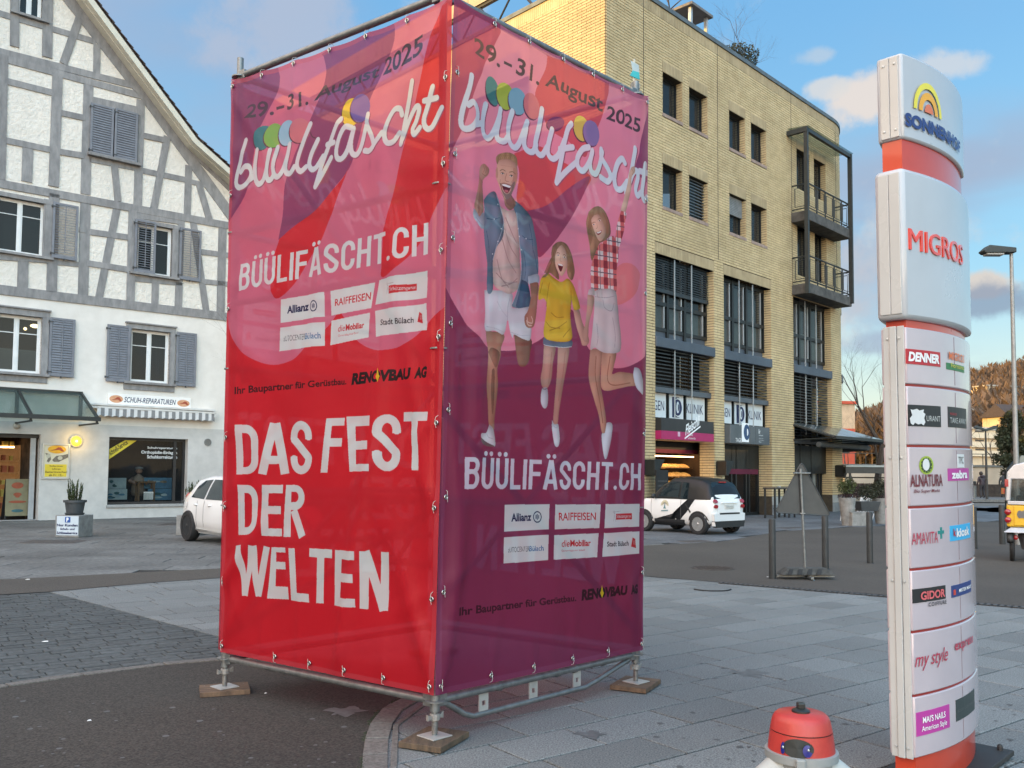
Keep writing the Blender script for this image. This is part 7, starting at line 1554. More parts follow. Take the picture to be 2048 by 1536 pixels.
for x,y in((PW+.07,-.10),(PW+.07,PT+.10),(.1,-.13),(.1,PT+.13)):mk('anchor_bolt',M().lathe([(.016,.03),(.016,.05),(.012,.06),(0,.065)],8,(x,y,0)),pm('foot_black',(.03,.03,.03)),parent=pyl)
mk('head_box',M().prism_xy(lens(.030,PW-.004,.010),zb1_,zt1),pm('pylon_head',(.42,.45,.48),(.38,.41,.44),2,.30,coat=.3),parent=pyl,smooth=40,bevel=.012)
mk('main_box',M().prism_xy(lens(-.010,PW+.008,.026),zb2_,zt2_),pm('pylon_head',(.5,.53,.56)),parent=pyl,smooth=40,bevel=.022)
zz=[z3]+divs+[z4]
for a,b in zip(zz[:-1],zz[1:]):mk('module',M().prism_xy(lens(.012,PW+.008,.014),b+.006,a-.006),plil,parent=pyl,smooth=40,bevel=.006)
mk('gap_band',M().prism_xy(lens(.018,PW,.004),z4+.01,z3-.01),pred,parent=pyl,smooth=40)
for i,(a,b)in enumerate(zip(zz[:-1],zz[1:])):x_=.50*PW;mk('panel_joint',M().box(x_,-bulge(x_)-.0155,b+.02,x_+.003,-bulge(x_),a-.02),pm('joint_grey',(.22,.17,.19)),parent=pyl)
for y0,y1,e in((-.008,.026,-.006),(.028,.062,-.014),(.064,.098,-.006)):mk('edge_strip',M().box(.012+e,y0,z4-.002,.014,y1,z3+.002),pw_,parent=pyl,bevel=.003)
for y0,y1,z0_,z1_,e in((-.002,.043,zb1_+.01,zt1-.012,.024),(.046,.092,zb1_+.01,zt1-.012,.024),(-.01,.043,zb2_+.025,zt2_-.025,-.016),(.046,.10,zb2_+.025,zt2_-.025,-.016)):mk('side_cover',M().box(e,y0,z0_,e+.01,y1,z1_),pw_,parent=pyl,bevel=.003)
sc_m=mesh_of(M().lathe([(.0075,0),(.006,.004),(0,.005)],8).xf(Matrix.Rotation(-math.pi/2,4,'Y')),'screw');sc_m.materials.append(alu_r)
for z in[zt1-.05,zb1_+.05]+[zz[i]-.06 for i in(0,2,4)]+[z4+.05]:
 for y in(.016,.074):o=mk('screw',sc_m,None,parent=pyl);o.location=(.024 if z>zb1_ else.005,y,z)
gg={'e':.016}
def fc_(x,z):return(x,-bulge(x)-gg['e'],z)
def onf(px,py):
 x=.2
 for _ in range(12):x,z=Py.loc(px,py,-bulge(max(0,min(PW,x)))-.016);x+=.015*z
 return x,z
def bx4(l,r,yt,yb):x0,z1=onf(l,yt);return x0,onf(l,yb)[1],onf(r,yt)[0],z1
def plate(l,r,yt,yb,col,name='logo_plate',e=.0165):
 x0,z0,x1,z1=bx4(l,r,yt,yb);m=M();n=6
 for i in range(n):a,b=x0+(x1-x0)*i/n,x0+(x1-x0)*(i+1)/n;ya,yb_2=-bulge(a)-e,-bulge(b)-e;m.hexa([(a,ya,z0),(b,yb_2,z0),(b,yb_2+.004,z0),(a,ya+.004,z0)],[(a,ya,z1),(b,yb_2,z1),(b,yb_2+.004,z1),(a,ya+.004,z1)])
 return mk(name,m,col,parent=pyl)
def lt(s,l,r,yt,yb,col,e=.019,**k):gg['e']=e;x0,z0,x1,z1=bx4(l,r,yt,yb);return mk('lettering',text_mesh(s,x0,z0,x1,z1,fc_,**k),col,parent=pyl)
def C_(n,*c):return pm('logo_'+n,c,tuple(v*.9 for v in c),5,.45)
cr_,cw,ck,cm,cg=C_('red',.42,.02,.03),C_('white',.78,.78,.78),C_('black',.015,.016,.018),C_('magenta',.42,.04,.28),C_('green',.02,.16,.05)
blu=C_('blue',.015,.04,.17)
lt('SONNENHOF',1809,1918,224,251,blu,.018,bold=.05)
rx0,rx1=onf(1827,215)[0],onf(1883,240)[0];rc,rr_=(rx0+rx1)/2,(rx1-rx0)/2;zr=onf(1828,216)[1];rh=onf(1850,163)[1]-onf(1850,222)[1]
for k1_,k2_,col in((1.0,.80,C_('yellow',.70,.62,.06)),(.68,.44,C_('amber',.72,.36,.03)),(.30,0,C_('coral',.62,.16,.07))):
 m=M();n=20;P_=[]
 for i in range(n+1):a=math.pi*i/n;P_+=[(rc+rr_*k1_*math.cos(a),zr+rh*(k1_*math.sin(a))),(rc+rr_*k2_*math.cos(a),zr+rh*(k2_*math.sin(a)))]
 gg['e']=.0175;m.add([fc_(*p)for p in P_],[(2*i,2*i+2,2*i+3,2*i+1)for i in range(n)]);mk('rainbow_band',m,col,parent=pyl)
def raised(s,l,r,yt,yb,col,e0,e1,**k):
 x0,z0,x1,z1=bx4(l,r,yt,yb);v,t,w,h=text_tris(s,**k);m=M();P_=[(x0+a/w*(x1-x0),z0+b/h*(z1-z0))for a,b in v]
 n=len(P_);gg['e']=e1;m.v=[fc_(*p)for p in P_];gg['e']=e0;m.v+=[fc_(*p)for p in P_];m.f=[tuple(int(i)for i in q)for q in t];ec={}
 for q in t:
  for i in range(3):a,b=int(q[i]),int(q[(i+1)%3]);ec[(a,b)]=1
 for(a,b)in ec:
  if(b,a)not in ec:m.f.append((a,b,b+n,a+n))
 return mk('raised_letters',m,col,parent=pyl)
raised('MIGROS',1811,1918,457,500,pm('letter_orange',(.70,.05,.02),(.62,.04,.018),4,.2,coat=.8),.024,.034)
plate(1812,1880,697,727,cr_);lt('DENNER',1815,1877,703,722,cw,shear=.15,bold=.05)
lt('MIGROS',1897,1927,705,721,C_('orange',.6,.12,.02),bold=.02);plate(1893,1928,727,740,cg);lt('Florissimo',1901,1926,728,737,C_('lemon',.6,.55,.05))
plate(1816,1881,809,852,ck);lt('URANT',1852,1879,832,843,C_('pale',.5,.52,.5));x0,z0,x1,z1=bx4(1817,1849,817,850)
gg['e']=.0205;mk('torn_sticker',M().add([fc_(x0+(x1-x0)*a,z0+(z1-z0)*b)for a,b in((.05,.1),(.2,.0),(.3,.15),(.5,.05),(.7,.1),(.85,0),(.98,.2),(.9,.45),(1,.7),(.85,.8),(.9,.98),(.6,.9),(.45,1),(.2,.92),(.05,.95),(.15,.6),(0,.4))],[tuple(range(17))]),C_('sticker',.62,.64,.64),parent=pyl)
plate(1896,1932,815,856,ck);lt('MIGROS',1899,1912,827,832,cr_);lt('TAKE AWAY',1899,1930,837,848,C_('pale',.5,.52,.5))
def oval(px,py,rx,ry,col,e,k=1.0):
 x0,z0,x1,z1=bx4(px-rx,px+rx,py-ry,py+ry);gg['e']=e;c,d=(x0+x1)/2,(z0+z1)/2;mk('logo_oval',M().add([fc_(c+(x1-x0)/2*math.cos(t),d+(z1-z0)/2*math.sin(t))for t in np.linspace(0,2*math.pi,25)[:-1]],[tuple(range(24))]),col,parent=pyl)
oval(1852,931,14.5,18.5,C_('leaf',.30,.42,.04),.0165);oval(1852,931,11.5,15.5,C_('deepgreen',.03,.06,.02),.0175);oval(1851,930,7,12,C_('sticker',.62,.64,.64),.0185)
for t in range(12):a=t*math.pi/6+.2;oval(1852+10*math.cos(a),931+14*math.sin(a),.8,1.2,C_('leaf',.30,.42,.04),.0182)
mar=C_('maroon',.14,.02,.03);lt('ALNATURA',1819,1884,949,974,mar,bold=.02);lt('Bio Super Markt',1827,1879,979,988,mar,shear=.1,bold=.01)
plate(1896,1937,939,964,cm);lt('zebra',1902,1933,943,960,cw,bold=.04);plate(1914,1928,911,938,C_('sticker',.62,.64,.64));lt('TPC',1916,1926,916,930,C_('grey',.12,.12,.12))
lt('AMAVITA',1822,1875,1066,1090,C_('crimson',.42,.03,.07));tl_=C_('tealgreen',.01,.20,.19);plate(1881,1884,1056,1079,tl_);plate(1876.5,1888,1063,1069.5,tl_)
plate(1900,1940,1054,1085,C_('cyan',.03,.38,.68));lt('k',1906,1911,1060,1075,cr_,bold=.04);lt('kiosk',1912,1937,1059,1077,cw,bold=.03)
plate(1825,1891,1179,1207,ck);lt('GIDOR',1840,1889,1184,1201,C_('salmon',.62,.12,.13),bold=.03);lt('COIFFURE',1856,1892,1206,1214,ck,bold=.02,space=1.3)
plate(1903,1942,1174,1198,blu);lt('MISTER MINIT',1917,1941,1180,1187,cw,bold=.02);plate(1907,1911,1182,1193,C_('redfig',.5,.05,.03),e=.018)
lt('my style',1828,1895,1306,1344,C_('crimson',.42,.03,.07),shear=.35);lt('express',1909,1945,1290,1310,C_('crimson',.42,.03,.07),bold=.02,space=1.15)
plate(1832,1899,1426,1474,cm);lt("MAI'S NAILS",1844,1890,1434,1447,cw,bold=.02);lt('American Style',1842,1893,1453,1467,cw,bold=.01)
plate(1912,1949,1403,1446,C_('slate',.03,.045,.045));lt('BODY CONTRAST',1914,1946,1422,1428,C_('grey2',.10,.11,.11))
# ---- hydrant
hp_=(.955,3.0);hy=thing('hydrant','grey fire hydrant with red cap and blue-clipped black badge in the foreground','hydrant',(*hp_,0),.0);hy.scale=(.865,.865,1)
hr_=pm('hydrant_red',(.40,.035,.028),(.31,.028,.022),22,.42,.25,70,coat=.1,dirt=.1,contrast=(.25,.5));hg=pm('hydrant_grey',(.27,.29,.29),(.21,.23,.23),8,.5,.15,40)
mk('cap_top',M().lathe([(.1135,.772),(.106,.803),(.100,.815),(.088,.824),(.0,.828)],40),hr_,parent=hy,smooth=40)
mk('cap_skirt',M().lathe([(.124,.700),(.1140,.768)],40),hr_,parent=hy,smooth=40);mk('cap_seam',M().lathe([(.111,.762),(.111,.776)],40),pm('seam_dark',(.05,.01,.01)),parent=hy)
bn=pm('bolt_black',(.02,.025,.024),(.015,.018,.018),10,.35);mk('washer',M().lathe([(.034,.826),(.034,.832),(.022,.838),(0,.838)],20),bn,parent=hy,smooth=40);mk('square_bolt',M().box(-.014,-.014,.836,.014,.014,.857),bn,parent=hy,bevel=.004)
mk('collar_ring',M().lathe([(.118,.680),(.134,.682),(.134,.706),(.124,.708)],40),hg,parent=hy,smooth=40)
mk('column',M().lathe([(.14,0),(.14,.03),(.105,.035),(.105,.42),(.122,.5),(.122,.64),(.116,.684)],40),hg,parent=hy,smooth=40)
mk('clasp',M().box(-.062,-.142,.64,-.028,-.125,.708),hg,parent=hy,bevel=.004)
for s,lab in((-1,1),(1,1)):
 ot=mk('outlet',M().tube([(s*.08,-.02,.645),(s*.165,-.035,.60)],[.062,.052],20),pm('outlet_white',(.42,.44,.42),(.34,.36,.34),8,.4),parent=hy,smooth=40)
 mk('outlet_cap',M().tube([(s*.163,-.035,.601),(s*.190,-.040,.586)],.056,20),pm('rubber_black',(.012,.012,.012),rough=.5),parent=ot,smooth=40)
bd=M();ba=-2.0
def hs(a,z,e=0):r=.124-(z-.70)*.150+e;return(r*math.cos(a),r*math.sin(a),z)
bp_=[(.50*math.cos(t)*(.9 if math.cos(t)<0 else 1),.029*math.sin(t))for t in np.linspace(0,2*math.pi,25)[:-1]]
mk('badge',M().add([hs(ba+u,.735+v,.003)for u,v in bp_]+[hs(ba,.735,.005)],[(i,(i+1)%24,24)for i in range(24)]),pm('badge_dark',(.022,.026,.024)),parent=hy)
for u0,s in((-.42,.07),(.30,.14)):
 cl_b=mk('blue_clip',M().add([hs(ba+u0+s*math.cos(t),.731+.019*math.sin(t),.007)for t in np.linspace(.9,6.0,12)]+[hs(ba+u0,.733,.009)],[(i,i+1,12)for i in range(11)]),pm('clip_blue',(.008,.014,.17),rough=.35),parent=hy)
 q=hs(ba+u0+.02,.735,.010);mk('rivet',M().ball(q,.0042,10,6),alu_r,parent=cl_b,smooth=True)
# ---- cars
tyre_m=pm('tyre_rubber',(.018,.018,.019),(.012,.012,.013),20,.8,.2,60);gl_car=glass_mat('car_glass',(.012,.02,.024),.12,.02);blk_pl=pm('black_plastic',(.02,.021,.023),(.015,.016,.017),12,.5)
carw=pm('car_white',(.74,.75,.74),(.71,.72,.71),1.5,.22,coat=.7);carb=pm('car_black',(.009,.010,.012),(.007,.008,.009),2,.35,spec=.3);lred=pm('lamp_red',(.32,.008,.015),(.26,.006,.012),6,.15,coat=.8)
class Car:
 """lofted body: stations (x, z_top, half width, half width at roof, z_bottom)"""
 def __init__(s,st,belt):s.st=st;s.belt=belt
 def at(s,x):
  st=s.st;x=max(st[0][0],min(st[-1][0],x))
  for a,b in zip(st[:-1],st[1:]):
   if x<=b[0]:t=(x-a[0])/(b[0]-a[0]);t=t*t*(3-2*t)*.5+t*.5;return[a[k]+(b[k]-a[k])*t for k in range(5)]
 def sec(s,x):
  _,zt,hw,hr,zb=s.at(x);bz=min(s.belt,zt-.06)
  return[(hw*.86,zb),(hw*.96,zb+.08),(hw,zb+.28),(hw*.995,(zb+.3+bz)/2+.05),(hw*.96,bz),(hr+(hw*.96-hr)*.5,bz+(zt-bz)*.5),(hr,zt-.07),(hr*.82,zt-.012),(hr*.4,zt),(0,zt+.004)]
 def y(s,x,z):
  q=s.sec(x)
  for a,b in zip(q[:-1],q[1:]):
   if a[1]<=z<=b[1]:return a[0]+(b[0]-a[0])*(z-a[1])/(b[1]-a[1]+1e-9)
  return q[0][0]if z<q[0][1]else 0
 def body(s,n=36,keep=lambda z:True):
  m=M();xs=[s.st[0][0]+(s.st[-1][0]-s.st[0][0])*i/n for i in range(n+1)];k=0
  for x in xs:q=s.sec(x);ring=[(x,y,z)for y,z in q]+[(x,-y,z)for y,z in q[:-1][::-1]];k=len(ring);m.v+=ring
  for i in range(n):
   for j in range(k-1):m.f.append((i*k+j,i*k+j+1,(i+1)*k+j+1,(i+1)*k+j))
   m.f.append((i*k+k-1,i*k,(i+1)*k,(i+1)*k+k-1))
  m.f.append(tuple(range(k))[::-1]);m.f.append(tuple(n*k+j for j in range(k)));m.f=[f[::-1]for f in m.f];return m
 def patch(s,name,poly,mat_,parent,e=.008,sides=(1,-1),n=4):
  """side-view polygon (x, z) laid on the flank"""
  xs=[p[0]for p in poly];dens=[]
  for i in range(len(poly)):
   a,b=poly[i],poly[(i+1)%len(poly)]
   for k in range(n):dens.append((a[0]+(b[0]-a[0])*k/n,a[1]+(b[1]-a[1])*k/n))
  c=(sum(p[0]for p in dens)/len(dens),sum(p[1]for p in dens)/len(dens))
  for sd in sides:
   m=M();N_=len(dens);rings=[1.0,.5];
   for r_ in rings:m.v+=[(c[0]+(p[0]-c[0])*r_,sd*(s.y(c[0]+(p[0]-c[0])*r_,c[1]+(p[1]-c[1])*r_)+e),c[1]+(p[1]-c[1])*r_)for p in dens]
   m.v.append((c[0],sd*(s.y(*c)+e),c[1]));
   for i in range(N_):j=(i+1)%N_;m.f+=[(i,j,N_+j,N_+i),(N_+i,N_+j,2*N_)]
   mk(name,m,mat_,parent=parent,smooth=True)
def wheel(parent,x,y,r,w,rim_m,spokes=6,side=1):
 t=mk('wheel',M().lathe([(r*.66,-w/2),(r*.93,-w/2),(r,-w*.36),(r,w*.36),(r*.93,w/2),(r*.66,w/2),(r*.62,0),(r*.66,-w/2)],28,cap=False).xf(Matrix.Rotation(math.pi/2,4,'X')),tyre_m,parent=parent,smooth=40);t.location=(x,y,r)
 rim=M().lathe([(r*.68,w*.45),(r*.64,w*.40),(r*.60,w*.18),(0,w*.12)],28).xf(Matrix.Rotation(side*-math.pi/2*1,4,'X'));rm_=mk('rim',rim,blk_pl if spokes>6 else rim_m,parent=t,smooth=40)
 sp_=M()
 for k in range(spokes):
  a=2*math.pi*k/spokes+.2;a2=a+(.22 if spokes>6 else 0);yy=side*w*.40;hw=r*(.035 if spokes>6 else.13)
  for(ra,rb_,a_,b_)in((.10,.66,a,a2),):
   p0=Vector((math.cos(a_)*r*ra,yy*.8,math.sin(a_)*r*ra));p1=Vector((math.cos(b_)*r*rb_,yy,math.sin(b_)*r*rb_));n_=Vector((-math.sin(a_),0,math.cos(a_)))*hw
   sp_.hexa([p0-n_,p0+n_,p0+n_-Vector((0,side*.02,0)),p0-n_-Vector((0,side*.02,0))],[p1-n_,p1+n_,p1+n_-Vector((0,side*.02,0)),p1-n_-Vector((0,side*.02,0))])
 mk('spokes',sp_,rim_m,parent=t,kind='stuff');mk('hub_cap',M().ball((0,side*w*.38,0),r*.16,12,6,(1,.5,1)),rim_m,parent=t,smooth=True)
 return t
def arch(car,x,r,mat_,parent,e=.004):
 car.patch('wheel_arch',[(x+r*math.cos(t),max(.17,.30+r*math.sin(t)))for t in np.linspace(-.35,math.pi+.35,14)],mat_,parent,e=e,n=1)
mc_o=(Vector(G(1403,1069))*1.0+Vector((.75,.66,0))*.62);mc=thing('microcar','tiny white and black two-seater car parked before the brick building','car',(mc_o.x,mc_o.y,0),math.atan2(.75,-.66))
cr1=Car([(-.44,.86,.66,.60,.40),(-.40,1.02,.73,.62,.30),(-.22,1.38,.77,.60,.25),(.05,1.49,.78,.60,.24),(.5,1.54,.78,.60,.22),(.95,1.52,.78,.59,.22),(1.35,1.34,.78,.58,.22),(1.72,1.03,.77,.60,.24),(2.05,.90,.74,.55,.26),(2.22,.74,.66,.5,.30),(2.26,.55,.6,.45,.36)],.93)
mk('body',cr1 .body(),carw,parent=mc,smooth=50)
rf=cr1 .body();vs=rf.v;rf.f=[f for f in rf.f if min(vs[i][2]for i in f)>.925];mk('roof_cell',rf,carb,parent=mc,smooth=50).scale=(1.004,1.008,1.003)
cr1 .patch('safety_cell_band',[(.10,.95),(.34,.95),(.62,.72),(1.0,.30),(1.85,.28),(1.85,.20),(.78,.20),(.36,.60)][::1],carb,mc,.006,n=3)
cr1 .patch('side_window',[(.68,.99),(.66,1.40),(.95,1.42),(1.32,1.24),(1.62,.99)],gl_car,mc,.010);cr1 .patch('quarter_window',[(.36,.93),(.38,1.38),(.60,1.40),(.62,.93)],gl_car,mc,.010)
cr1 .patch('sill',[(.45,.22),(.45,.38),(1.5,.38),(1.5,.22)],blk_pl,mc,.012);arch(cr1,0,.33,blk_pl,mc);arch(cr1,1.87,.33,blk_pl,mc);cr1 .patch('air_inlet',[(.22,.60),(.40,.82),(.43,.80),(.26,.57)],blk_pl,mc,.012,n=1)
cr1 .patch('door_emblem',[(1.12+.14*math.cos(t),.74+.16*math.sin(t))for t in np.linspace(0,3.14,9)]+[(1.12+.10*math.cos(t),.74+.11*math.sin(t))for t in np.linspace(3.14,0,9)],pm('emblem_gold',(.50,.47,.33)),mc,.010,n=1);cr1 .patch('emblem_spire',[(1.07,.66),(1.17,.66),(1.14,.72),(1.12,.84),(1.10,.72)],pm('emblem_teal',(.12,.25,.28)),mc,.012,n=1);cr1 .patch('emblem_text',[(1.0,.60),(1.24,.58),(1.24,.61),(1.0,.63)],pm('emblem_teal',(.12,.25,.28)),mc,.012,n=1)
for x in(.56,1.60):cr1 .patch('door_seam',[(x,.40),(x+.01,.40),(x+.02,.92),(x+.01,.92)],pm('seam_grey',(.2,.2,.2)),mc,.009,n=1)
for x in(0,1.87):
 for s in(1,-1):wheel(mc,x,s*.715,.285,.18,pm('rim_silver',(.55,.55,.54),(.45,.45,.44),10,.3,metal=.8),6,s)
def rear(name,poly,mat_,e=.0,th=.02,zx=lambda z:-.44+max(0,(z-.86))*.42):return mk(name,M().add([(zx(z)-e-.006,y,z)for y,z in poly]+[(zx(z)-e+th,y,z)for y,z in poly],[tuple(range(len(poly))),tuple(range(2*len(poly)-1,len(poly)-1,-1))]+[(i,(i+1)%len(poly),(i+1)%len(poly)+len(poly),i+len(poly))for i in range(len(poly))]),mat_,parent=mc)
rear('rear_window',[(-.60,.96),(.60,.96),(.54,1.34),(.46,1.40),(-.46,1.40),(-.54,1.34)],gl_car);rear('tailgate',[(-.50,.56),(.50,.56),(.52,.90),(-.52,.90)],carw,.012);rear('bumper',[(-.66,.24),(.66,.24),(.70,.56),(.6,.58),(-.6,.58),(-.70,.56)],carw,.03,.1);rear('bumper_skirt',[(-.62,.20),(.62,.20),(.68,.37),(-.68,.37)],blk_pl,.045,.1);rear('number_plate',[(-.20,.70),(.20,.70),(.20,.80),(-.20,.80)],pm('plate_white',(.6,.6,.56)),.025);rear('plate_text',[(-.15,.73),(.15,.73),(.15,.77),(-.15,.77)],pm('plate_dark',(.25,.25,.23),(.6,.6,.56),60,.6),.032);rear('gate_slot',[(-.45,.545),(.45,.545),(.45,.59),(-.45,.59)],blk_pl,.034);rear('gate_handle',[(-.38,.845),(.38,.845),(.3,.885),(-.3,.885)],carw,.035)
for s in(1,-1):
 for zc in(.90,.76):ry=.085;rear('tail_light',[(s*(.60+ry*math.cos(t)),zc+.052*math.sin(t))for t in np.linspace(0,2*math.pi,14)[:-1]],lred,.03)
mk('mirror',M().ball((1.45,.86,1.0),.09,10,6,(.6,1,.8)),blk_pl,parent=mc,smooth=True);mk('third_brake_light',M().box(-.26,-.15,1.39,-.22,.15,1.42),lred,parent=mc)
hb_p=Vector(G(386,1081.5))+Vector((.73,.68,0))*.72;hb=thing('hatchback','white hatchback with black spoked wheels, half hidden behind the red banner','car',(hb_p.x,hb_p.y,0),math.atan2(-.73,.68))
cr2=Car([(-.62,.80,.62,.5,.34),(-.55,1.02,.74,.55,.28),(-.35,1.28,.80,.54,.24),(-.10,1.44,.84,.56,.22),(.5,1.50,.85,.58,.22),(1.2,1.50,.86,.58,.20),(1.9,1.36,.86,.56,.20),(2.4,1.08,.85,.60,.2),(2.9,.96,.82,.6,.22),(3.2,.80,.74,.5,.26),(3.35,.58,.64,.42,.32)],.95)
mk('body',cr2 .body(),carw,parent=hb,smooth=50);cr2 .patch('side_window',[(.02,1.00),(.12,1.25),(.35,1.38),(.75,1.41),(.75,.97)],gl_car,hb,.010);cr2 .patch('side_window',[(.82,.97),(.82,1.41),(1.4,1.40),(2.1,1.05),(2.1,.96)],gl_car,hb,.010);arch(cr2,0,.37,blk_pl,hb);arch(cr2,2.5,.37,blk_pl,hb)
for x in(.42,.79,1.95):cr2 .patch('door_seam',[(x,.35),(x+.01,.35),(x+.01,.94),(x,.94)],pm('seam_grey',(.2,.2,.2)),hb,.009,n=1)
for x in(.38,1.1):
 for s in(1,-1):mk('door_handle',M().ball((x,s*(cr2 .y(x,.84)+.015),.84),.07,10,6,(1.2,.4,.35)),carw,parent=hb,smooth=True)
cr2 .patch('fuel_flap',[(-.18+.07*math.cos(t),.82+.08*math.sin(t))for t in np.linspace(0,6,12)],pm('car_white2',(.66,.67,.66),rough=.3),hb,.009,n=1);cr2 .patch('sill',[(.35,.2),(.35,.30),(2.1,.30),(2.1,.2)],carw,hb,.02)
for x in(0,2.5):
 for s in(1,-1):wheel(hb,x,s*.785,.35,.21,pm('rim_graphite',(.05,.05,.052),(.04,.04,.042),10,.35,metal=.6),11,s)
for s in(1,-1):mk('tail_light',M().ball((-.50,s*.62,.95),.12,10,6,(.6,.7,1.2)),lred,parent=hb,smooth=True)
# ---- yellow cycle taxi at the right edge
vt_=T('cycle_taxi','yellow and silver covered cycle taxi cut off by the right edge of the photo','rickshaw',2030,1124,-.5);silv=pm('taxi_silver',(.50,.52,.54),(.42,.44,.46),3,.25,metal=.4,coat=.4);yel=pm('taxi_yellow',(.70,.42,.015),(.64,.38,.012),2,.3,coat=.5)
w=1.15;x0=-.10;mk('roof_shell',M().prism_xz([(x0-.04,1.15),(x0+.0,1.70),(x0+.12,1.84),(x0+.3,1.89),(x0+w-.3,1.89),(x0+w-.12,1.84),(x0+w,1.70),(x0+w+.04,1.15),(x0+w-.04,1.15),(x0+w-.08,1.56),(x0+.08,1.56),(x0+.05,1.15)],0,1.5),silv,parent=vt_,smooth=30,bevel=.02)
mk('rear_window',M().box(x0+.05,.03,1.15,x0+w-.05,.04,1.57),glass_mat('taxi_glass',(.05,.06,.06),.5),parent=vt_);mk('window_rail',M().box(x0+.0,-.02,1.08,x0+w,.06,1.15),silv,parent=vt_,bevel=.01)
mk('yellow_body',M().box(x0-.02,0,.66,x0+w+.02,1.4,1.08),yel,parent=vt_,bevel=.03);mk('rear_hatch',M().box(x0+.1,-.02,.69,x0+w-.1,.01,1.06),yel,parent=vt_,bevel=.01);mk('hatch_logo',M().prism_xz([(x0+.28+.13*math.cos(t),.90+.09*math.sin(t)*(1+.3*math.cos(5*t)))for t in np.linspace(0,6.1,20)],-.03,-.02),pm('logo_grey',(.45,.45,.40),(.1,.1,.1),30),parent=vt_)
mk('bumper',M().hexa([(x0-.08,-.12,.56),(x0+w,-.12,.56),(x0+w,.1,.56),(x0-.08,.1,.56)],[(x0+.04,-.02,.65),(x0+w,-.02,.65),(x0+w,.1,.65),(x0+.04,.1,.65)]),silv,parent=vt_,bevel=.01);mk('under_body',M().lathe([(.02,0),(.3,.05),(.36,.3),(.36,.34)],20,(x0+.52,.3,.18)),pm('taxi_grey',(.10,.10,.11)),parent=vt_,smooth=40)
for zc in(.94,.79):mk('tail_light',M().ball((x0-.0,-.02,zc),.058,12,8,(1,.6,1)),lred,parent=vt_,smooth=True)
mk('tail_light',M().ball((x0+.12,-.0,.46),.045,12,8,(1,.5,1)),lred,parent=vt_,smooth=True);mk('side_marker',M().box(x0-.04,-.01,1.42,x0+.02,.04,1.56),lred,parent=vt_)
for x in(x0+.06,x0+w-.1):
 wt=mk('wheel',M().tube([(x+.02*0,.25+.27*math.cos(t),.29+.27*math.sin(t))for t in np.linspace(0,2*math.pi,25)],.045,8,cap=False),tyre_m,parent=vt_,smooth=True);m=M()
 for k in range(10):a=k*math.pi/5;m.tube([(x,.25,.29),(x,.25+.25*math.cos(a),.29+.25*math.sin(a))],.006,4)
 mk('spokes',m,alu_r,parent=wt,kind='stuff');mk('mudguard',M().tube([(x-.03,.25+.34*math.cos(t),.29+.34*math.sin(t))for t in np.linspace(.4,2.9,12)],.06,8),tt,parent=vt_,smooth=True)
mk('seat',M().box(x0+.15,.5,.7,x0+w-.15,1.1,1.25),tt,parent=vt_,bevel=.05);mk('headlamp',M().ball((x0+.33,.9,1.42),.12,14,10),pm('lamp_pale',(.6,.6,.55),rough=.2),parent=vt_,smooth=True)
# ---- bollards
def bollard(px,yt,yb,w_,lab):
 p=G(px,yb);h=CAMH-(yt-(945+.0079*(px-1024)))/(yb-(945+.0079*(px-1024)))*CAMH;r=w_/2*p.y/FPX;t=thing('bollard',lab,'bollard',(p.x,p.y,0),0,'dark bollards along the lane')
 mk('post',M().lathe([(r,0),(r,h-.02),(r*.9,h-.004),(0,h)],20),tt,parent=t,smooth=40);mk('collar',M().lathe([(r+.02,0),(r+.02,.008),(r,.012)],20),tt,parent=t)
for a in[(1545,1037,1158,13.5,'dark grey bollard just left of the triangular warning sign'),(1651,1030,1139,13,'dark grey bollard just right of the triangular warning sign'),(1740,1023,1127,12,'dark grey bollard left of the pylon, in front of the plant tub'),(1949,1013,1098,11,'dark grey bollard just right of the pylon'),(2005,1009,1089,11,'dark grey bollard beside the yellow cycle taxi')]:bollard(*a)
# ---- back of a triangular warning sign on a rubber foot
ws=T('warning_sign','back of a triangular traffic sign on a pole in a rubber foot','traffic sign',1610.7,1158,.04);D=G(1610.7,1158).y
sx=lambda u:(1280+u/3.84-1612)*D/FPX;sz=lambda v:CAMH-(800+v/3.84-949.5)*D/FPX
tri=[(1260,468),(1052,858),(1482,880)];pts=[]
for i in range(3):
 a,b,c=[Vector((sx(q[0]),sz(q[1])))for q in(tri[i-1],tri[i],tri[(i+1)%3])];d1,d2=(a-b).normalized()*.07,(c-b).normalized()*.07
 for k in range(5):t=k/4;pts.append(tuple((b+d1)*(1-t)**2+b*2*t*(1-t)+(b+d2)*t*t))
sgm=pm('sign_back_grey',(.050,.054,.053),(.040,.043,.043),6,.5);mk('sign_plate',M().prism_xz(pts,.03,.036),sgm,parent=ws);cpt=Vector((sx(1265),sz(740)));mk('sign_rim',M().tube([(p[0],.03,p[1])for p in pts+pts[:1]],.010,6,cap=False),sgm,parent=ws);mk('sign_front',M().prism_xz([tuple(cpt+(Vector(p)-cpt)*.98)for p in pts],.037,.040),pm('sign_face_white',(.6,.6,.58)),parent=ws)
mk('pole',M().tube([(sx(1275),0,.10),(sx(1245),0,sz(522))],.021,14),galv,parent=ws,smooth=40);mk('clamp',M().box(sx(1192),-.03,sz(560),sx(1320),.03,sz(550)),galv,parent=ws,bevel=.004);mk('clamp',M().box(sx(1235),-.03,sz(868),sx(1275),.03,sz(858)),galv,parent=ws,bevel=.004)
rub=pm('recycled_rubber',(.065,.068,.064),(.035,.037,.035),14,.9,.7,50)
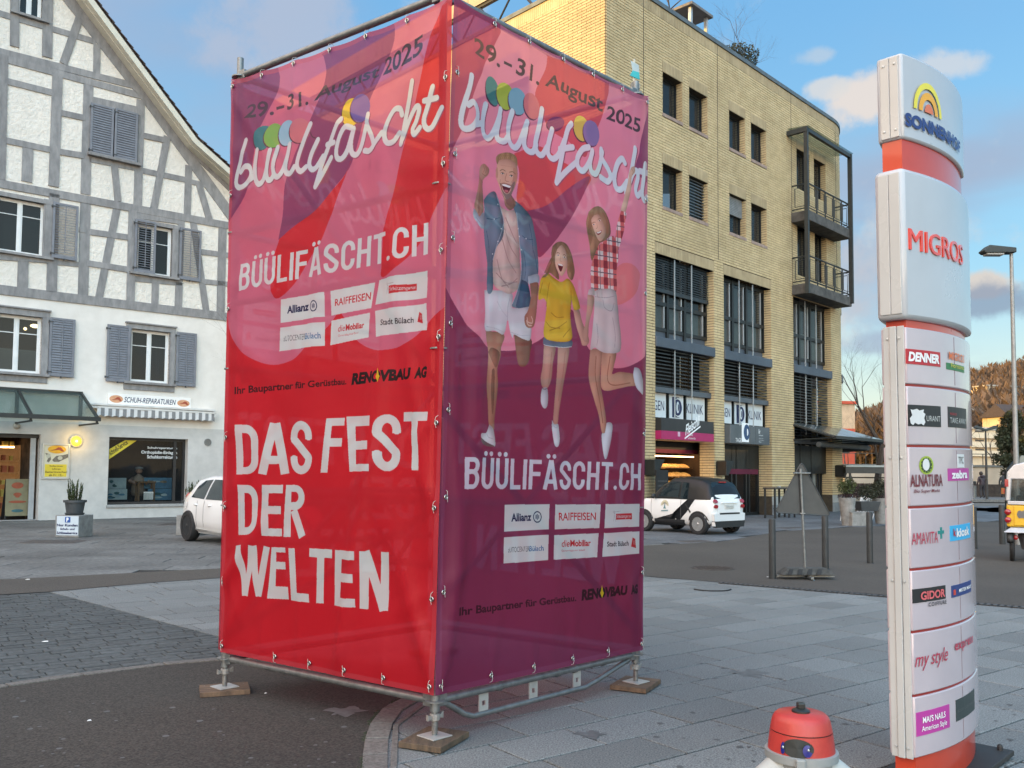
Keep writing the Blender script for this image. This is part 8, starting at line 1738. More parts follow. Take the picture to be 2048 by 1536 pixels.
for x,y,z0_ in((-.02,0,.07),):
 ft=M().hexa([(-.42,-.17,z0_),(.42,-.17,z0_),(.42,.17,z0_),(-.42,.17,z0_)],[(-.30,-.10,z0_+.11),(.30,-.10,z0_+.11),(.30,.10,z0_+.11),(-.30,.10,z0_+.11)]);mk('rubber_foot',ft,rub,parent=ws,bevel=.02)
for k in range(4):x=-.34+k*.15;mk('foot_slot',M().hexa([(x,-.178,.085),(x+.07,-.178,.085),(x+.07,-.16,.085),(x,-.16,.085)],[(x+.05,-.118,.165),(x+.11,-.118,.165),(x+.11,-.10,.165),(x+.05,-.10,.165)]),pm('slot_black',(.012,.012,.012)),parent=ws)
mk('cross_bar',M().box(-.45,-.02,.035,.45,.02,.065),galv,parent=ws);mk('cross_bar',M().box(-.02,-.30,.03,.02,.45,.06),galv,parent=ws);mk('screw_foot',M().tube([(.04,-.26,0),(.0,-.22,.05)],.016,8),galv,parent=ws)
# ---- planters and plants
conc_p=pm('planter_concrete',(.30,.30,.285),(.19,.19,.18),6,.85,.5,25,dirt=.2,detail=8)
def foliage(m,c,r,n,s,rn,sq=(1,1,1),up=.0):
 for _ in range(n):
  d=Vector((rn.gauss(0,1),rn.gauss(0,1),rn.gauss(0,1)));d.normalize();q=rn.random()**.4;p=Vector((c[0]+d.x*r*q*sq[0],c[1]+d.y*r*q*sq[1],c[2]+d.z*r*q*sq[2]));a=Vector((rn.gauss(0,1),rn.gauss(0,1),rn.gauss(0,1)+up)).normalized()*s*(.6+.8*rn.random());b=a.cross(Vector((rn.random(),rn.random(),rn.random()))).normalized()*s*.35
  m.add([p-b,p+a*.5+b*.2,p+a,p+b],[(0,1,2,3)])
def leafm(n,a,b):return pm(n,a,b,5,.75,vary=.35)
fol=leafm('leaf_green',(.075,.10,.03),(.03,.045,.015));fol_d=leafm('leaf_dark',(.035,.045,.022),(.018,.024,.014));fol_m=leafm('leaf_maroon',(.05,.025,.03),(.025,.016,.018));bark=pm('bark',(.085,.065,.05),(.045,.035,.028),12,.9,.5,30);pot_g=pm('pot_grey',(.05,.058,.062),(.038,.044,.048),5,.6)
rn=random.Random(21)
def block_planter(px,py,w_,h_,lab,plab,rz,sign=False):
 t=T('concrete_block',lab,'concrete block',px,py,rz);w2=w_/2;mk('block',M().box(-w2,0,0,w2,w_,h_),conc_p,parent=t,bevel=.012);p=Vector(G(px,py))+Vector((-math.sin(rz),math.cos(rz),0))*w2
 if sign:
  mk('sign_plate',M().box(-w2*.84,-.012,h_*.10,w2*.97,-.002,h_*.97),pm('sign_paleblue',(.50,.57,.62),(.46,.53,.58),4,.5),parent=t);nv=navy2
  for s_,xa,xb,za,zb_ in(('Nur Kunden',-.80,.92,.50,.62),('Schuh- und',-.52,.68,.34,.44),('Schlüsselservice',-.80,.92,.15,.27)):mk('lettering',text_mesh(s_,w2*xa,h_*za,w2*xb,h_*zb_,lambda x,z:(x,-.015,z),bold=.04),nv,parent=t)
  mk('parking_mark',M().box(-w2*.15,-.016,h_*.68,w2*.30,-.013,h_*.93),pm('parking_blue',(.02,.09,.32)),parent=t);mk('lettering',text_mesh('P',-w2*.02,h_*.71,w2*.16,h_*.90,lambda x,z:(x,-.019,z),bold=.04),printw,parent=t)
 q=thing('potted_shrub',plab,'potted plant',(p.x,p.y,h_),rz);s=.95
 mk('saucer',M().lathe([(.20*s,0),(.24*s,.045),(.22*s,.05),(.18*s,.02)],24),pot_g,parent=q,smooth=40);mk('pot',M().lathe([(.19*s,.02),(.235*s,.30),(.275*s,.30),(.275*s,.355),(.24*s,.355),(.22*s,.30)],24),pot_g,parent=q,smooth=40);mk('soil',M().lathe([(0,.31),(.23*s,.31)][::-1],16),pm('soil',(.03,.022,.015)),parent=q);m=M()
 for k in range(24):
  a=rn.random()*6.3;r=rn.random()*.13;x,y=r*math.cos(a),r*math.sin(a);hh=.25+.30*rn.random()
  for j in range(34):z=.32+hh*j/34;e=.05*(1-j/44);a2=rn.random()*6.3;c_=Vector((x*(1+j*.015),y*(1+j*.015),z));d_=Vector((math.cos(a2)*e,math.sin(a2)*e,.035));n_=Vector((-math.sin(a2),math.cos(a2),0))*.013;m.add([c_-n_,c_+n_,c_+d_*1.3],[(0,1,2)])
 mk('foliage',m,fol,parent=q,kind='stuff')
block_planter(133,1075,.60,.52,'concrete block with pale blue customer parking sign, in front of the cobbler shop','grey pot with a small conifer on the concrete block with the sign',-.10,True)
block_planter(373,1071,.55,.50,'plain concrete block behind the rear wheel of the white hatchback','dark pot with a small conifer between the shop window and the white hatchback',-.1)
def tub(px,py,h,r,lab,leaf,lr,lz,lab2='shrub',prof=None,under=None):
 t=T('plant_tub',lab,'planter',px,py,0);mk('tub',M().lathe(prof or[(r*.62,0),(r,h),(r*.88,h),(r*.8,h*.9)],26),conc_p,parent=t,smooth=40);mk('soil',M().lathe([(0,h*.93),(r*.86,h*.93)][::-1],16),pm('soil',(.03,.022,.015)),parent=t);mk('stem',M().tube([(0,0,h*.9),(.02,0,h+lz)],.025,6),bark,parent=t);m=M();foliage(m,(0,0,h+lz),lr,900,.07,rn,(1,1,.95));mk('foliage',m,leaf,parent=t,kind='stuff')
 if under:m=M();foliage(m,(0,0,h+.04),r*1.1,300,.07,rn,(1,1,.35));mk('underplanting',m,under,parent=t,kind='stuff')
tub(1695,1051,.90,.27,'tall tapered concrete tub with a round green shrub beside the rounded corner',fol,.30,.36,under=fol_m)
tub(1763,1047,.86,.30,'tall concrete tub half hidden behind the pylon with a dark ball shrub',fol_d,.32,.34,under=fol_m);tub(1722,1035,.55,.3,'low tub with dark maroon shrub behind the stacked white chairs',fol_m,.34,.45)
cbk=T('concrete_block','low pale concrete block between the two tall plant tubs','concrete block',1727,1052,.3);mk('block',M().box(-.42,0,0,.36,.5,.42),conc_p,parent=cbk,bevel=.015);mk('block_top',M().box(-.43,-.01,.42,.37,.51,.44),conc_p,parent=cbk,bevel=.008)
pb_=G(1740,1049);bp2=thing('plant_box','grey plastic plant box with dark foliage standing on the low concrete block','planter',(pb_.x,pb_.y+.2,.44),.2);mk('box',M().hexa([(-.30,-.15,0),(.30,-.15,0),(.30,.2,0),(-.30,.2,0)],[(-.38,-.2,.32),(.38,-.2,.32),(.38,.25,.32),(-.38,.25,.32)]),pot_g,parent=bp2,bevel=.015);m=M();foliage(m,(.05,0,.62),.36,900,.07,rn,(1,.9,.8));mk('foliage',m,fol_d,parent=bp2,kind='stuff')
wcm=pm('chair_white',(.70,.71,.70),(.6,.61,.6),9,.4)
def chair(px,py,rz,lab,tilt=0):
 t=T('garden_chair',lab,'chair',px,py,rz,'white slatted garden chairs by the plant tubs')
 if tilt:t.rotation_euler=(0,tilt,rz)
 for s in(-1,1):
  mk('leg',M().tube([(s*.2,-.2,0),(s*.2,-.18,.45)],.014,6),wcm,parent=t);mk('leg',M().tube([(s*.2,.25,0),(s*.2,.18,.45),(s*.2,.26,.9)],.014,6),wcm,parent=t)
 for k in range(6):mk('seat_slat',M().box(-.2,-.2+k*.065,.445,.2,-.155+k*.065,.46),wcm,parent=t)
 for k in range(6):x=-.17+k*.068;mk('back_slat',M().box(x-.016,.20,.50,x+.016,.255,.9),wcm,parent=t)
chair(1700,1042,.5,'white slatted garden chair nearest the tall tub with the green shrub');chair(1714,1040,.9,'white slatted garden chair in the middle, before the maroon shrub');chair(1726,1043,.2,'white slatted garden chair tipped against the grey plant box',.35)
ht=thing('high_table','tall narrow dark standing table outside the second shop entrance','table',B.w(B.loc(1480,1040)[0]+0,-1.2,0),B.rz);hx0,hx1=0,1.7
mk('tabletop',M().box(hx0,-.25,1.10,hx1,.25,1.15),pm('table_dark',(.07,.06,.05)),parent=ht,bevel=.006)
for x in(hx0+.08,hx1-.5,hx1-.05):
 for y in(-.2,.2):mk('leg',M().box(x-.03,y-.03,0,x+.03,y+.03,1.10),tt,parent=ht)
mk('rail',M().box(hx0,-.22,.35,hx1,-.18,.40),tt,parent=ht);mk('ashtray',M().lathe([(.06,1.15),(.07,1.2),(.05,1.2),(0,1.16)],10,(.8,0,0)),alu_r,parent=ht)
bm_=thing('menu_board','black menu board standing at the left edge of the bakery front','advertising board',B.w(bays[0][0]-.3,-.5,0),B.rz);mk('board',M().box(-.35,0,.1,.35,.04,1.75),pm('menu_black',(.014,.014,.014)),parent=bm_)
for k in range(8):mk('menu_strip',M().box(-.28,-.008,.3+k*.15,.28,0,.36+k*.15),pm('menu_grey',(.05,.05,.05)),parent=bm_)
mk('leg',M().box(-.3,.0,0,-.24,.3,.1).box(.24,0,0,.3,.3,.1),tt,parent=bm_)
# ---- lamps and pole signs
def lamp_pole(px,base_d,top_py,lab,double=False,r=.055):
 d=ray(px,955);p=Vector((d.x/d.y*base_d,base_d,0));zt_=CAMH+(954-top_py)/FPX*base_d;t=thing('street_lamp',lab,'street lamp',p,.0);lm=pm('lamp_post_grey',(.30,.31,.31),(.22,.23,.23),6,.45,metal=.5)
 mk('pole',M().tube([(0,0,0),(0,0,1.2),(-.0,0,zt_)],[r*1.25,r*1.15,r*.75],14),lm if not double else tt,parent=t,smooth=40);hd=pm('lamp_head_dark',(.035,.045,.045))
 for s in((-1,)if not double else(-1,1)):
  k=1 if not double else 1.0;x=s*.12
  a_=mk('lamp_head',M().prism_xz([(x*-.5 if not double else 0,zt_-.02),(x*-.5 if not double else 0,zt_+.10),(x+s*.46,zt_+.16+(.2 if double else 0)),(x+s*.62,zt_+.02+(.2 if double else 0)),(x+s*.55,zt_-.04+(.2 if double else 0))],-.14,.14),hd,parent=t,bevel=.02);mk('lamp_lens',M().box(x+s*.10,-.11,zt_-.08+(.12 if double else 0),x+s*.52,.11,zt_-.02+(.12 if double else 0)),pm('lens_grey',(.35,.35,.33),rough=.3),parent=a_,bevel=.02)
lamp_pole(2033,21.5,500,'tall grey street lamp with one dark head at the right edge');lamp_pole(1973,58,862,'distant dark street lamp with two outspread heads right of the pylon',True,.07)
fp=AT(1268,900,19.0);t=thing('pole_sign','thin pole with turquoise and silver curved flag panel rising behind the purple banner','sign',(fp.x,fp.y,0),.3);zf=lambda py:CAMH+(947-py)/FPX*19.0
mk('pole',M().tube([(0,0,0),(0,0,zf(98))],.028,8),pm('pole_cream',(.5,.5,.42)),parent=t);fl=[(-.06,zf(112)),(-.11,zf(104)),(0,zf(108)),(.09,zf(112)),(.10,zf(140)),(-.10,zf(136)),(-.05,zf(122))]
mk('flag_upper',M().prism_xz([(-.10,zf(104)),(.09,zf(111)),(.10,zf(126)),(-.055,zf(124))],-.05,-.03),pm('flag_silver',(.35,.45,.48)),parent=t);mk('flag_lower',M().prism_xz([(-.055,zf(124)),(.10,zf(126)),(.11,zf(141)),(-.12,zf(135))],-.05,-.03),pm('flag_turquoise',(.03,.38,.42)),parent=t)
mk('camera_box',M().box(-.09,-.12,zf(163),.0,.0,zf(150)).box(.01,-.12,zf(163),.09,0,zf(152)),pm('box_grey',(.2,.21,.2)),parent=t,bevel=.01);mk('control_box',M().box(-.02,-.1,zf(187),.14,.06,zf(166)),pm('box_grey',(.2,.21,.2)),parent=t,bevel=.01)
# ================================================================ TREES, PEOPLE AND THE DISTANCE
def bare_tree_mesh(seed,h,r0,spread=.55,depth=5,twigs=3):
 rn=random.Random(seed);m=M()
 def grow(p,d,l,r,k):
  q=p;pts=[p];rs=[r]
  for i in range(3):d=(d+Vector((rn.gauss(0,.10),rn.gauss(0,.10),.04))).normalized();q=q+d*l/3;pts.append(q);rs.append(r*(1-.13*(i+1)))
  m.tube(pts,rs,6 if k>3 else 4 if k>1 else 3,cap=False)
  if k==0:return
  for i in range(twigs if k>1 else twigs+1):
   a=Vector((rn.gauss(0,1),rn.gauss(0,1),rn.gauss(0,.4))).normalized();nd=(d+a*(spread+.25*rn.random())).normalized();s=pts[rn.choice((2,3))if i else 3];grow(s,nd,l*(.62+.2*rn.random()),rs[-1]*(.72 if i==0 else.55),k-1)
 grow(Vector((0,0,0)),Vector((0,0,1)),h*.30,r0,depth);return m
def bare_tree(px,py,d,h,r0,lab,seed,depth=5,m_=None):
 p=AT(px,py,d);t=thing('bare_tree',lab,'tree',(p.x,p.y,0),seed);bt=bare_tree_mesh(seed,h,r0,depth=depth);mk('trunk_and_branches',bt,m_ or bark,parent=t);mk('root_flare',M().lathe([(r0*1.6,0),(r0*1.1,.2),(r0,.5)],10),m_ or bark,parent=t,smooth=True);return t
bare_tree(1752,950,44,10.5,.20,'leafless tree between the brick building and the pylon',3,6);bare_tree(1716,950,66,7.5,.10,'smaller leafless tree in front of the red building',8,5);bare_tree(1960,950,82,12.5,.16,'leafless tree just right of the pylon, behind the double street lamp',5,5);bare_tree(1996,950,100,12,.15,'leafless tree in front of the pale houses at far right',12,5);bare_tree(2052,950,75,9,.12,'leafless tree at the right edge behind the tall street lamp',15,5)
bare_tree(492,1000,17.5,6.3,.08,'small leafless tree hidden behind the red banner, twigs reaching out to the left',31,5)
def conifer(px,d,h,w_,lab,seed):
 p=AT(px,950,d);t=thing('pine_tree',lab,'tree',(p.x,p.y,0));rn=random.Random(seed);mk('trunk',M().tube([(0,0,0),(0,0,h*.85)],[.22,.06],8),bark,parent=t);m=M()
 for k in range(26):a=rn.random()*6.3;z=h*(.3+.7*k/26);r=w_*(1.05-k/30)*(.4+.5*rn.random());foliage(m,(r*math.cos(a),r*math.sin(a),z),w_*.42,150,.30,rn,(1,1,.6))
 mk('crown',m,leafm('pine_needles',(.03,.045,.02),(.014,.022,.01)),parent=t,kind='stuff')
conifer(2026,70,6.6,1.6,'dark pine tree beside the tall street lamp at the right edge',4);conifer(2068,78,7.4,2.0,'dark pine tree beyond the right edge of the square',6)
rb_p=AT(1703,950,95);rbd=thing('red_building','sunlit orange-red block with pale top storey beyond the leafless tree','building',(rb_p.x,rb_p.y,0),.2);orr=pm('red_render',(.50,.085,.04),(.42,.07,.035),1,.8)
mk('wall',M().box(-7,0,0,.5,9,6.6),orr,parent=rbd);mk('top_storey',M().box(-7,.02,6.6,.5,9,9.2),pm('cream_render',(.55,.40,.26)),parent=rbd);mk('roof',M().box(-7.2,-.2,9.2,.8,9.2,9.5),orr,parent=rbd)
for k in range(3):
 for f_ in range(2):mk('window',M().box(-5.6+k*2.1,-.05,1.2+f_*2.8,-4.4+k*2.1,.02,2.6+f_*2.8),fr_dk,parent=rbd)
def far_building(px,d,w_,z0,h,lab,rz=.3,rows=3,roofed=False,col=(.62,.50,.34)):
 p=AT(px,950,d);t=thing('hillside_house',lab,'house',(p.x,p.y,z0),rz,'sunlit houses on the wooded hillside');cm_=pm('hill_render%d'%int(col[0]*100),col,tuple(v*.88 for v in col),.5,.8);mk('wall',M().box(-w_/2,0,-4,w_/2,w_*.5,h),cm_,parent=t)
 if roofed:mk('roof',M().add([(-w_/2-.5,-.5,h),(w_/2+.5,-.5,h),(w_/2+.5,w_*.5+.5,h),(-w_/2-.5,w_*.5+.5,h),(-w_/2,w_*.25,h+2.4),(w_/2,w_*.25,h+2.4)],[(0,1,5,4),(2,3,4,5),(1,2,5),(3,0,4),(3,2,1,0)]),tile_m,parent=t)
 else:mk('roof',M().box(-w_/2-.3,-.3,h,w_/2+.3,w_*.5+.3,h+.35),pm('pale_roof',(.5,.46,.38)),parent=t)
 n=max(2,int(w_/3.2));hh=h/rows
 for r in range(rows):
  mk('balcony_band',M().box(-w_/2,-.6,r*hh,w_/2,0,r*hh+.9),pm('hill_band',(.68,.58,.42)),parent=t)
  for k in range(n):x=-w_/2+(k+.5)*w_/n;mk('window',M().box(x-.9,-.06,r*hh+1.0,x+.9,.02,r*hh+hh*.85),pm('far_window',(.06,.06,.06),rough=.2),parent=t)
HD=330.0
def hill_z(x,y):
 """rounded wooded ridge east of the town"""
 r=(y-120)/260.0;s=max(0,min(1,r));s=s*s*(3-2*s);u=(x/max(y,1))
 return 40*s*(0.86+.10*math.sin(u*9+1.2)+.05*math.sin(u*23))*max(0.22,min(1,(u-.31)/.19))
hm=M();nx_,ny_=70,30
for j in range(ny_+1):
 for i in range(nx_+1):x=-40+640*i/nx_;y=118+560*j/ny_;hm.v.append((x,y,hill_z(x,y)-.04+(random.random()-.5)*.6*(j>0)))
for j in range(ny_):
 for i in range(nx_):a=j*(nx_+1)+i;hm.f.append((a,a+1,a+nx_+2,a+nx_+1))
ho=mk('hill',hm,pm('hill_ground',(.11,.08,.05),(.06,.048,.03),.06,.95),smooth=True,kind='structure')
protos=[]
for s in range(5):
 rn=random.Random(100+s);m=M();h=1.0;m.tube([(0,0,0),(.01,0,.55),(0,.02,1.0)],[.016,.011,.003],3,cap=False)
 for k in range(46 if s<4 else 0):z=.28+.62*rn.random();a=rn.random()*6.3;l=(.34-.2*abs(z-.55))*(.5+.6*rn.random());p=Vector((0,0,z));q=p+Vector((math.cos(a)*l,math.sin(a)*l,l*.8));n_=Vector((-math.sin(a),math.cos(a),0))*.0035;m.add([p-n_,p+n_,q],[(0,1,2)]);q2=q+Vector((rn.gauss(0,.06),rn.gauss(0,.06),.10));m.add([q-n_,p.lerp(q,.6),q2+n_],[(0,1,2)]);m.add([p.lerp(q,.4),p.lerp(q,.45)+n_*2,q2+Vector((rn.gauss(0,.07),rn.gauss(0,.07),.06))],[(0,1,2)])
 if s==4:
  for k in range(60):z=.15+.8*k/60;a=rn.random()*6.3;l=.26*(1-z)+.03;p=Vector((0,0,z+.05));q=Vector((math.cos(a)*l,math.sin(a)*l,z-.03));n_=Vector((-math.sin(a),math.cos(a),0))*.05;m.add([p,q-n_,q+n_],[(0,1,2)])
 protos.append(m)
wd1,wd2=M(),M();rn=random.Random(77);cnt=0
while cnt<6500:
 y=150+330*rn.random()**.8;u=.33+.37*rn.random();x=u*y*1.0;z=hill_z(x,y)
 if z<2:cnt+=1;continue
 k=rn.choice((0,1,2,3,0,1,2,3,4));h=6+6*rn.random();a=rn.random()*6.3;ca,sa=math.cos(a)*h,math.sin(a)*h;P_=protos[k];w_=wd2 if k==4 else wd1
 n0=len(w_.v);w_.v+=[(x+v[0]*ca-v[1]*sa,y+v[0]*sa+v[1]*ca,z+v[2]*h)for v in P_.v];w_.f+=[tuple(i+n0 for i in f)for f in P_.f];cnt+=1
wo=mk('hillside_wood',wd1,pm('winter_twigs',(.15,.098,.062),(.075,.052,.036),.08,.95),kind='stuff');tag(wo,'leafless brown wood covering the sunlit hillside at far right','wood')
we=mk('hillside_evergreens',wd2,leafm('evergreen_far',(.045,.05,.022),(.025,.03,.014)),kind='stuff');tag(we,'dark evergreens scattered through the brown wood on the hill','evergreens')
for px,d,w_,py0,h,lab,rf_ in((1952,190,11,872,5.5,'low pale flat-roofed house on the slope just right of the pylon',False),(2030,230,16,835,8,'stepped pale apartment house high on the slope behind the tall lamp',False),(1998,210,9,838,3.5,'small pale flat house on the slope above the double street lamp',False),(1982,150,9,912,4.5,'pale house with wide windows low on the slope behind the double lamp',False),(2075,160,12,900,6,'pale house at the foot of the slope beyond the right edge',True)):
 far_building(px,d,w_,CAMH+(953-py0)/FPX*d,h,lab,roofed=rf_)
def wall_run(name,lab,cat,x0,x1,d,zb,zt_,th,mat_,cap=None):
 a,b=AT(x0,950,d),AT(x1,950,d);t=thing(name,lab,cat,(a.x,a.y,0));L_=b.x-a.x;mk('wall',M().box(0,0,zb,L_,th,zt_),mat_,parent=t)
 if cap:mk('coping',M().box(-.1,-.12,zt_,L_+.1,th+.1,zt_+.16),cap,parent=t)
 return t,L_
wc=pm('far_concrete',(.34,.32,.28),(.26,.25,.22),.6,.85);t,L_=wall_run('retaining_wall','long pale concrete bridge wall behind the walkers at right','wall',1690,2300,76,.95,2.45,.5,wc,pm('coping_grey',(.10,.12,.13)))
for k in range(40):mk('railing_post',M().box(k*.9,.1,2.6,k*.9+.05,.16,3.5),fr_dk,parent=t)
mk('railing',M().box(0,.1,3.5,L_,.16,3.56),fr_dk,parent=t)
wall_run('dark_hedge','dark low hedge bank below the bridge wall at right','hedge',1690,2300,74,0,1.0,.8,pm('hedge_brown',(.055,.045,.038),(.025,.022,.02),4,.95,1,8))
kw=M();a,b=G(1850,1003.5),G(2300,1007);kd=(b-a);kw.hexa([(a.x,a.y,0),(b.x,b.y,0),(b.x,b.y+6,0),(a.x,a.y+6,0)],[(a.x,a.y,.18),(b.x,b.y,.18),(b.x,b.y+6,.18),(a.x,a.y+6,.18)]);mk('far_pavement',kw,granite_pale,kind='structure')
tr_=thing('terrace_roof','long dark terrace canopy with pale wavy top behind the plant tubs','canopy',(AT(1690,950,40).x,40,0));mk('beam',M().box(0,-.1,1.72,3.2,.2,2.0),steel_dk,parent=tr_);mk('roof_sheet',M().box(0,-.15,2.0,3.2,2.2,2.08),pm('pale_sheet',(.36,.40,.38)),parent=tr_);mk('rear_beam',M().box(0,2.0,1.5,3.2,2.1,1.56),steel_dk,parent=tr_)
for x in(.2,3.0):mk('post',M().box(x,0,0,x+.08,.08,1.72),steel_dk,parent=tr_)
wall_run('garden_wall','grey low wall behind the garden chairs','wall',1685,1790,43,0,.95,.3,wc)
bn_=T('litter_bin','grey cylindrical litter bin right of the pylon by the walkers','litter bin',1944,1001);mk('bin_body',M().lathe([(.28,0),(.28,1.0),(.22,1.02)],16),galv,parent=bn_,smooth=40);mk('bin_top',M().lathe([(.29,1.1),(.29,1.3),(.0,1.34)],16),tt,parent=bn_,smooth=40)
ngl=thing('glass_shelter','angled glass shelter roof behind the yellow cycle taxi','shelter',(AT(2012,950,35).x,35,0));mk('post',M().box(0,0,0,.12,.12,1.9),steel_dk,parent=ngl);mk('sloping_beam',M().hexa([(0,0,1.8),(.12,0,1.8),(.12,.1,1.8),(0,.1,1.8)],[(.5,0,2.45),(.62,0,2.45),(.62,.1,2.45),(.5,.1,2.45)]),steel_dk,parent=ngl);mk('panel',M().box(.55,.02,1.2,2.8,.06,2.45),pm('shelter_glass',(.16,.2,.2),rough=.2),parent=ngl)
# ---- people, built as skinned bodies
def person(px,py,lab,joints,edges,rz,coat,legs,extra=None,H_=1.0):
 p=G(px,py);t=thing('person',lab,'person',(p.x,p.y,.18 if py<1004 else 0),rz)
 me=bpy.data.meshes.new('body');names=list(joints);me.from_pydata([Vector(joints[n][:3])*H_ for n in names],[(names.index(a),names.index(b))for a,b in edges],[])
 o=bpy.data.objects.new('body',me);C.objects.link(o);o.parent=t;me.materials.append(coat);md=o.modifiers.new('skin','SKIN');sv=me.skin_vertices[0].data
 for i,n in enumerate(names):r=joints[n][3];sv[i].radius=(r,r*(joints[n][4]if len(joints[n])>4 else 1));sv[i].use_root=(n=='pel')
 o.modifiers.new('sub','SUBSURF').levels=2;dg=bpy.context.evaluated_depsgraph_get();m2=bpy.data.meshes.new_from_object(o.evaluated_get(dg));o.modifiers.clear();o.data=m2;m2 .materials.clear();m2 .materials.append(coat);m2 .materials.append(legs);m2 .polygons.foreach_set('use_smooth',[True]*len(m2 .polygons))
 for f in m2 .polygons:f.material_index=1 if f.center.z<joints['pel'][2]*H_*.98 else 0
 return t
J={'pel':(0,0,.92,.17,.8),'waist':(0,0,1.10,.16,.8),'chest':(0,-.03,1.32,.20,.75),'neck':(0,-.06,1.48,.07),'head':(0,-.10,1.60,.10),'top':(0,-.10,1.70,.08),'shl':(-.20,-.03,1.38,.085),'ell':(-.27,-.08,1.10,.06),'hal':(-.22,-.28,.98,.045),'shr':(.20,-.03,1.38,.085),'elr':(.28,-.02,1.10,.06),'har':(.30,-.10,.86,.045),'hil':(-.10,0,.86,.11),'knl':(-.12,-.06,.48,.075),'anl':(-.13,.06,.10,.05),'tol':(-.13,-.10,.05,.045),'hir':(.10,0,.86,.11),'knr':(.13,-.02,.48,.075),'anr':(.15,.10,.10,.05),'tor':(.15,-.06,.05,.045)}
Ed=[('pel','waist'),('waist','chest'),('chest','neck'),('neck','head'),('head','top'),('chest','shl'),('shl','ell'),('ell','hal'),('chest','shr'),('shr','elr'),('elr','har'),('pel','hil'),('hil','knl'),('knl','anl'),('anl','tol'),('pel','hir'),('hir','knr'),('knr','anr'),('anr','tor')]
coat1=pm('puffer_plum',(.035,.022,.032),(.02,.014,.02),9,.6,stretch=(.2,.2,5));coat2=pm('coat_navy',(.018,.026,.034),(.012,.018,.024),8,.8);tr1=pm('trousers_dark',(.016,.017,.022));hairm=pm('hair_dark',(.02,.015,.012),rough=.6)
pr=person(1965,1002,'person in a dark padded jacket walking away beside the double street lamp',J,Ed,math.pi+.15,coat1,tr1);mk('hair',M().ball((0,-.09,1.66),.125,14,10,(1,1.05,1.1)),hairm,parent=pr,smooth=True);mk('hood',M().ball((0,.06,1.47),.15,12,8,(1.2,.7,.6)),coat1,parent=pr,smooth=True);mk('shoulder_bag',M().box(-.34,-.12,.95,-.22,.12,1.25),tr1,parent=pr,bevel=.03)
pr2=person(2009,1001,'person in a long dark coat with an orange bag beside the cycle taxi',J,Ed,math.pi-.5,coat2,tr1);mk('hair',M().ball((0,-.09,1.66),.125,14,10,(1,1.05,1.1)),hairm,parent=pr2,smooth=True);mk('coat_skirt',M().lathe([(.24,.55),(.22,.95),(.19,1.1)],14),coat2,parent=pr2,smooth=True)
bg=thing('carrier_bag','orange and brown carrier bag held by the person in the long dark coat','bag',(G(2004,1001).x,G(2004,1001).y-.25,.45),.3);mk('bag_body',M().box(-.17,-.06,0,.17,.06,.42),pm('bag_orange',(.34,.12,.03)),parent=bg,bevel=.01);mk('bag_print',M().box(-.10,-.064,.08,.10,-.06,.34),pm('bag_red',(.40,.04,.02)),parent=bg);mk('handle',M().tube([(-.08,0,.42),(-.06,0,.54),(.06,0,.54),(.08,0,.42)],.008,5),tr1,parent=bg)
dz=hl(c3,1060,900,.8);dq=H.w(dz[0],.80,dz[1]+.05);t=thing('cobbler_figure','small seated cobbler figure in a flat cap at a wooden stool in the shop window','figurine',dq,H.rz)
dm=pm('doll_pink',(.30,.20,.17),(.2,.12,.1),12,.8);mk('torso',M().lathe([(.20,0),(.24,.12),(.20,.45),(.22,.60),(.08,.72),(.06,.76)],14),pm('doll_apron',(.26,.19,.15)),parent=t,smooth=True);mk('head',M().ball((0,-.02,.86),.11,12,8),pm('doll_skin',(.34,.18,.12)),parent=t,smooth=True);mk('cap',M().lathe([(.15,.92),(.13,.99),(0,1.01)],14),pm('doll_cap',(.2,.2,.2)),parent=t,smooth=True)
for s in(-1,1):mk('arm',M().tube([(s*.20,0,.58),(s*.34,-.12,.52),(s*.16,-.28,.42)],[.075,.06,.04],8),dm,parent=t,smooth=True)
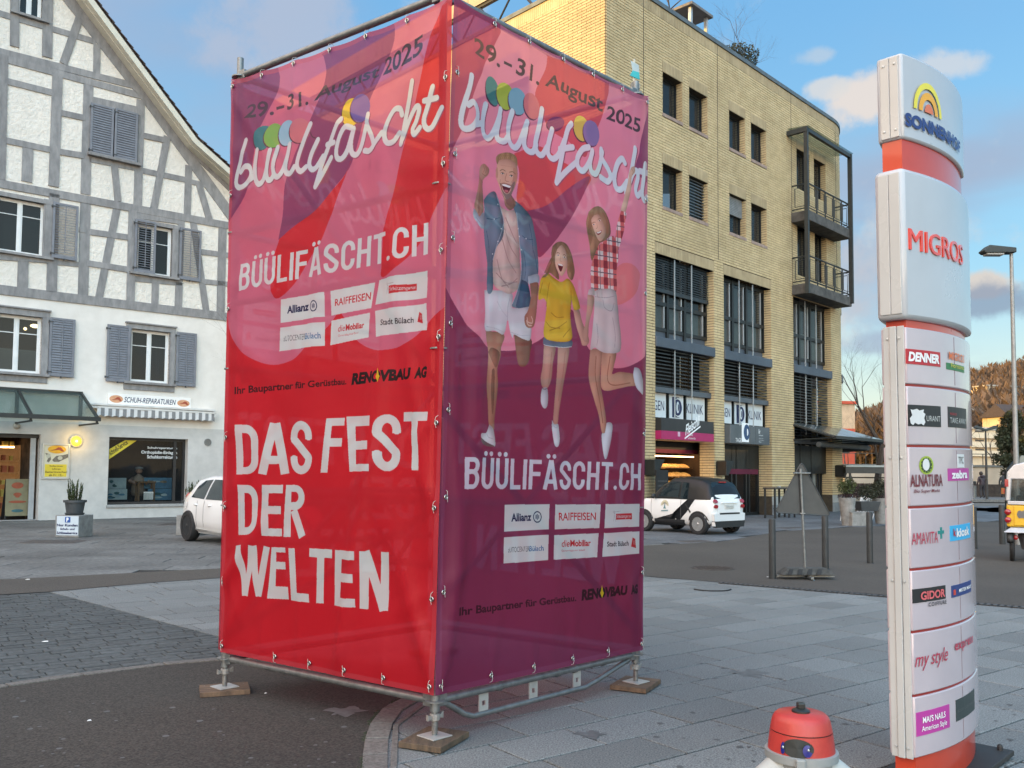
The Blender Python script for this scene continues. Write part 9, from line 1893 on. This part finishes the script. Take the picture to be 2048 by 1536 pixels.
st=thing('work_stool','small wooden work stool with a white card before the cobbler figure','stool',H.w(dz[0]+.12,.45,o_shop[1]+.1),H.rz);mk('seat',M().box(-.32,-.12,.62,.32,.2,.68),wood,parent=st,bevel=.01)
for x in(-.26,.26):
 for y in(-.08,.16):mk('leg',M().box(x-.03,y-.03,0,x+.03,y+.03,.62),wood,parent=st)
mk('white_card',M().box(-.12,-.2,.05,.2,-.18,.32),printw,parent=st)
# ---- on the roof of the brick building
def on_roof(px,py,back):z=ztop+.15;d=ray(px,py);q=B.loc(px,py,back);return B.w(q[0],back,ztop-.3)
for px,py,sd,hh,lab in((1335,40,41,4.2,'leafless shrub on the roof terrace left of the vent hood'),(1500,150,42,5.0,'spreading leafless shrub on the roof terrace right of the vent hood'),(1587,190,43,1.4,'thin leafless twig plant near the rounded end of the roof')):
 p=on_roof(px,py,1.0);t=thing('roof_shrub',lab,'shrub',p,sd);mk('branches',bare_tree_mesh(sd,hh,.06,.6,4,4),bark,parent=t);mk('shrub_tub',M().lathe([(.25,0),(.3,.5),(0,.5)],12),conc_p,parent=t)
p=on_roof(1478,125,1.0);t=thing('roof_bush','round dark clipped bush showing above the parapet','shrub',p);m=M();foliage(m,(0,0,1.35),.7,1100,.12,rn,(1.2,1,.8));mk('foliage',m,fol_d,parent=t,kind='stuff');mk('shrub_tub',M().lathe([(.3,0),(.35,.5),(0,.5)],12),conc_p,parent=t)
p=on_roof(1383,50,.8);vh=thing('vent_hood','flat-topped metal vent hood on four posts on the roof','vent',p,B.rz);mk('hood_plate',M().box(-.75,-.5,1.55,.75,.9,1.66),pm('hood_metal',(.16,.15,.14),rough=.5),parent=vh,bevel=.01)
for x in(-.55,.55):
 for y in(-.3,.7):mk('post',M().box(x-.06,y-.06,0,x+.06,y+.06,1.55),alu_r,parent=vh)
p=on_roof(1556,165,1.6);t=thing('roof_hatch','small pale sunlit rooftop hut showing above the parapet','roof hut',p,B.rz);mk('hut_wall',M().box(-.9,0,0,.7,1.4,1.75),pm('cream_render',(.55,.40,.26)),parent=t);mk('hut_roof',M().box(-1.0,-.1,1.75,.8,1.5,1.86),pm('cream_render',(.55,.40,.26)),parent=t)
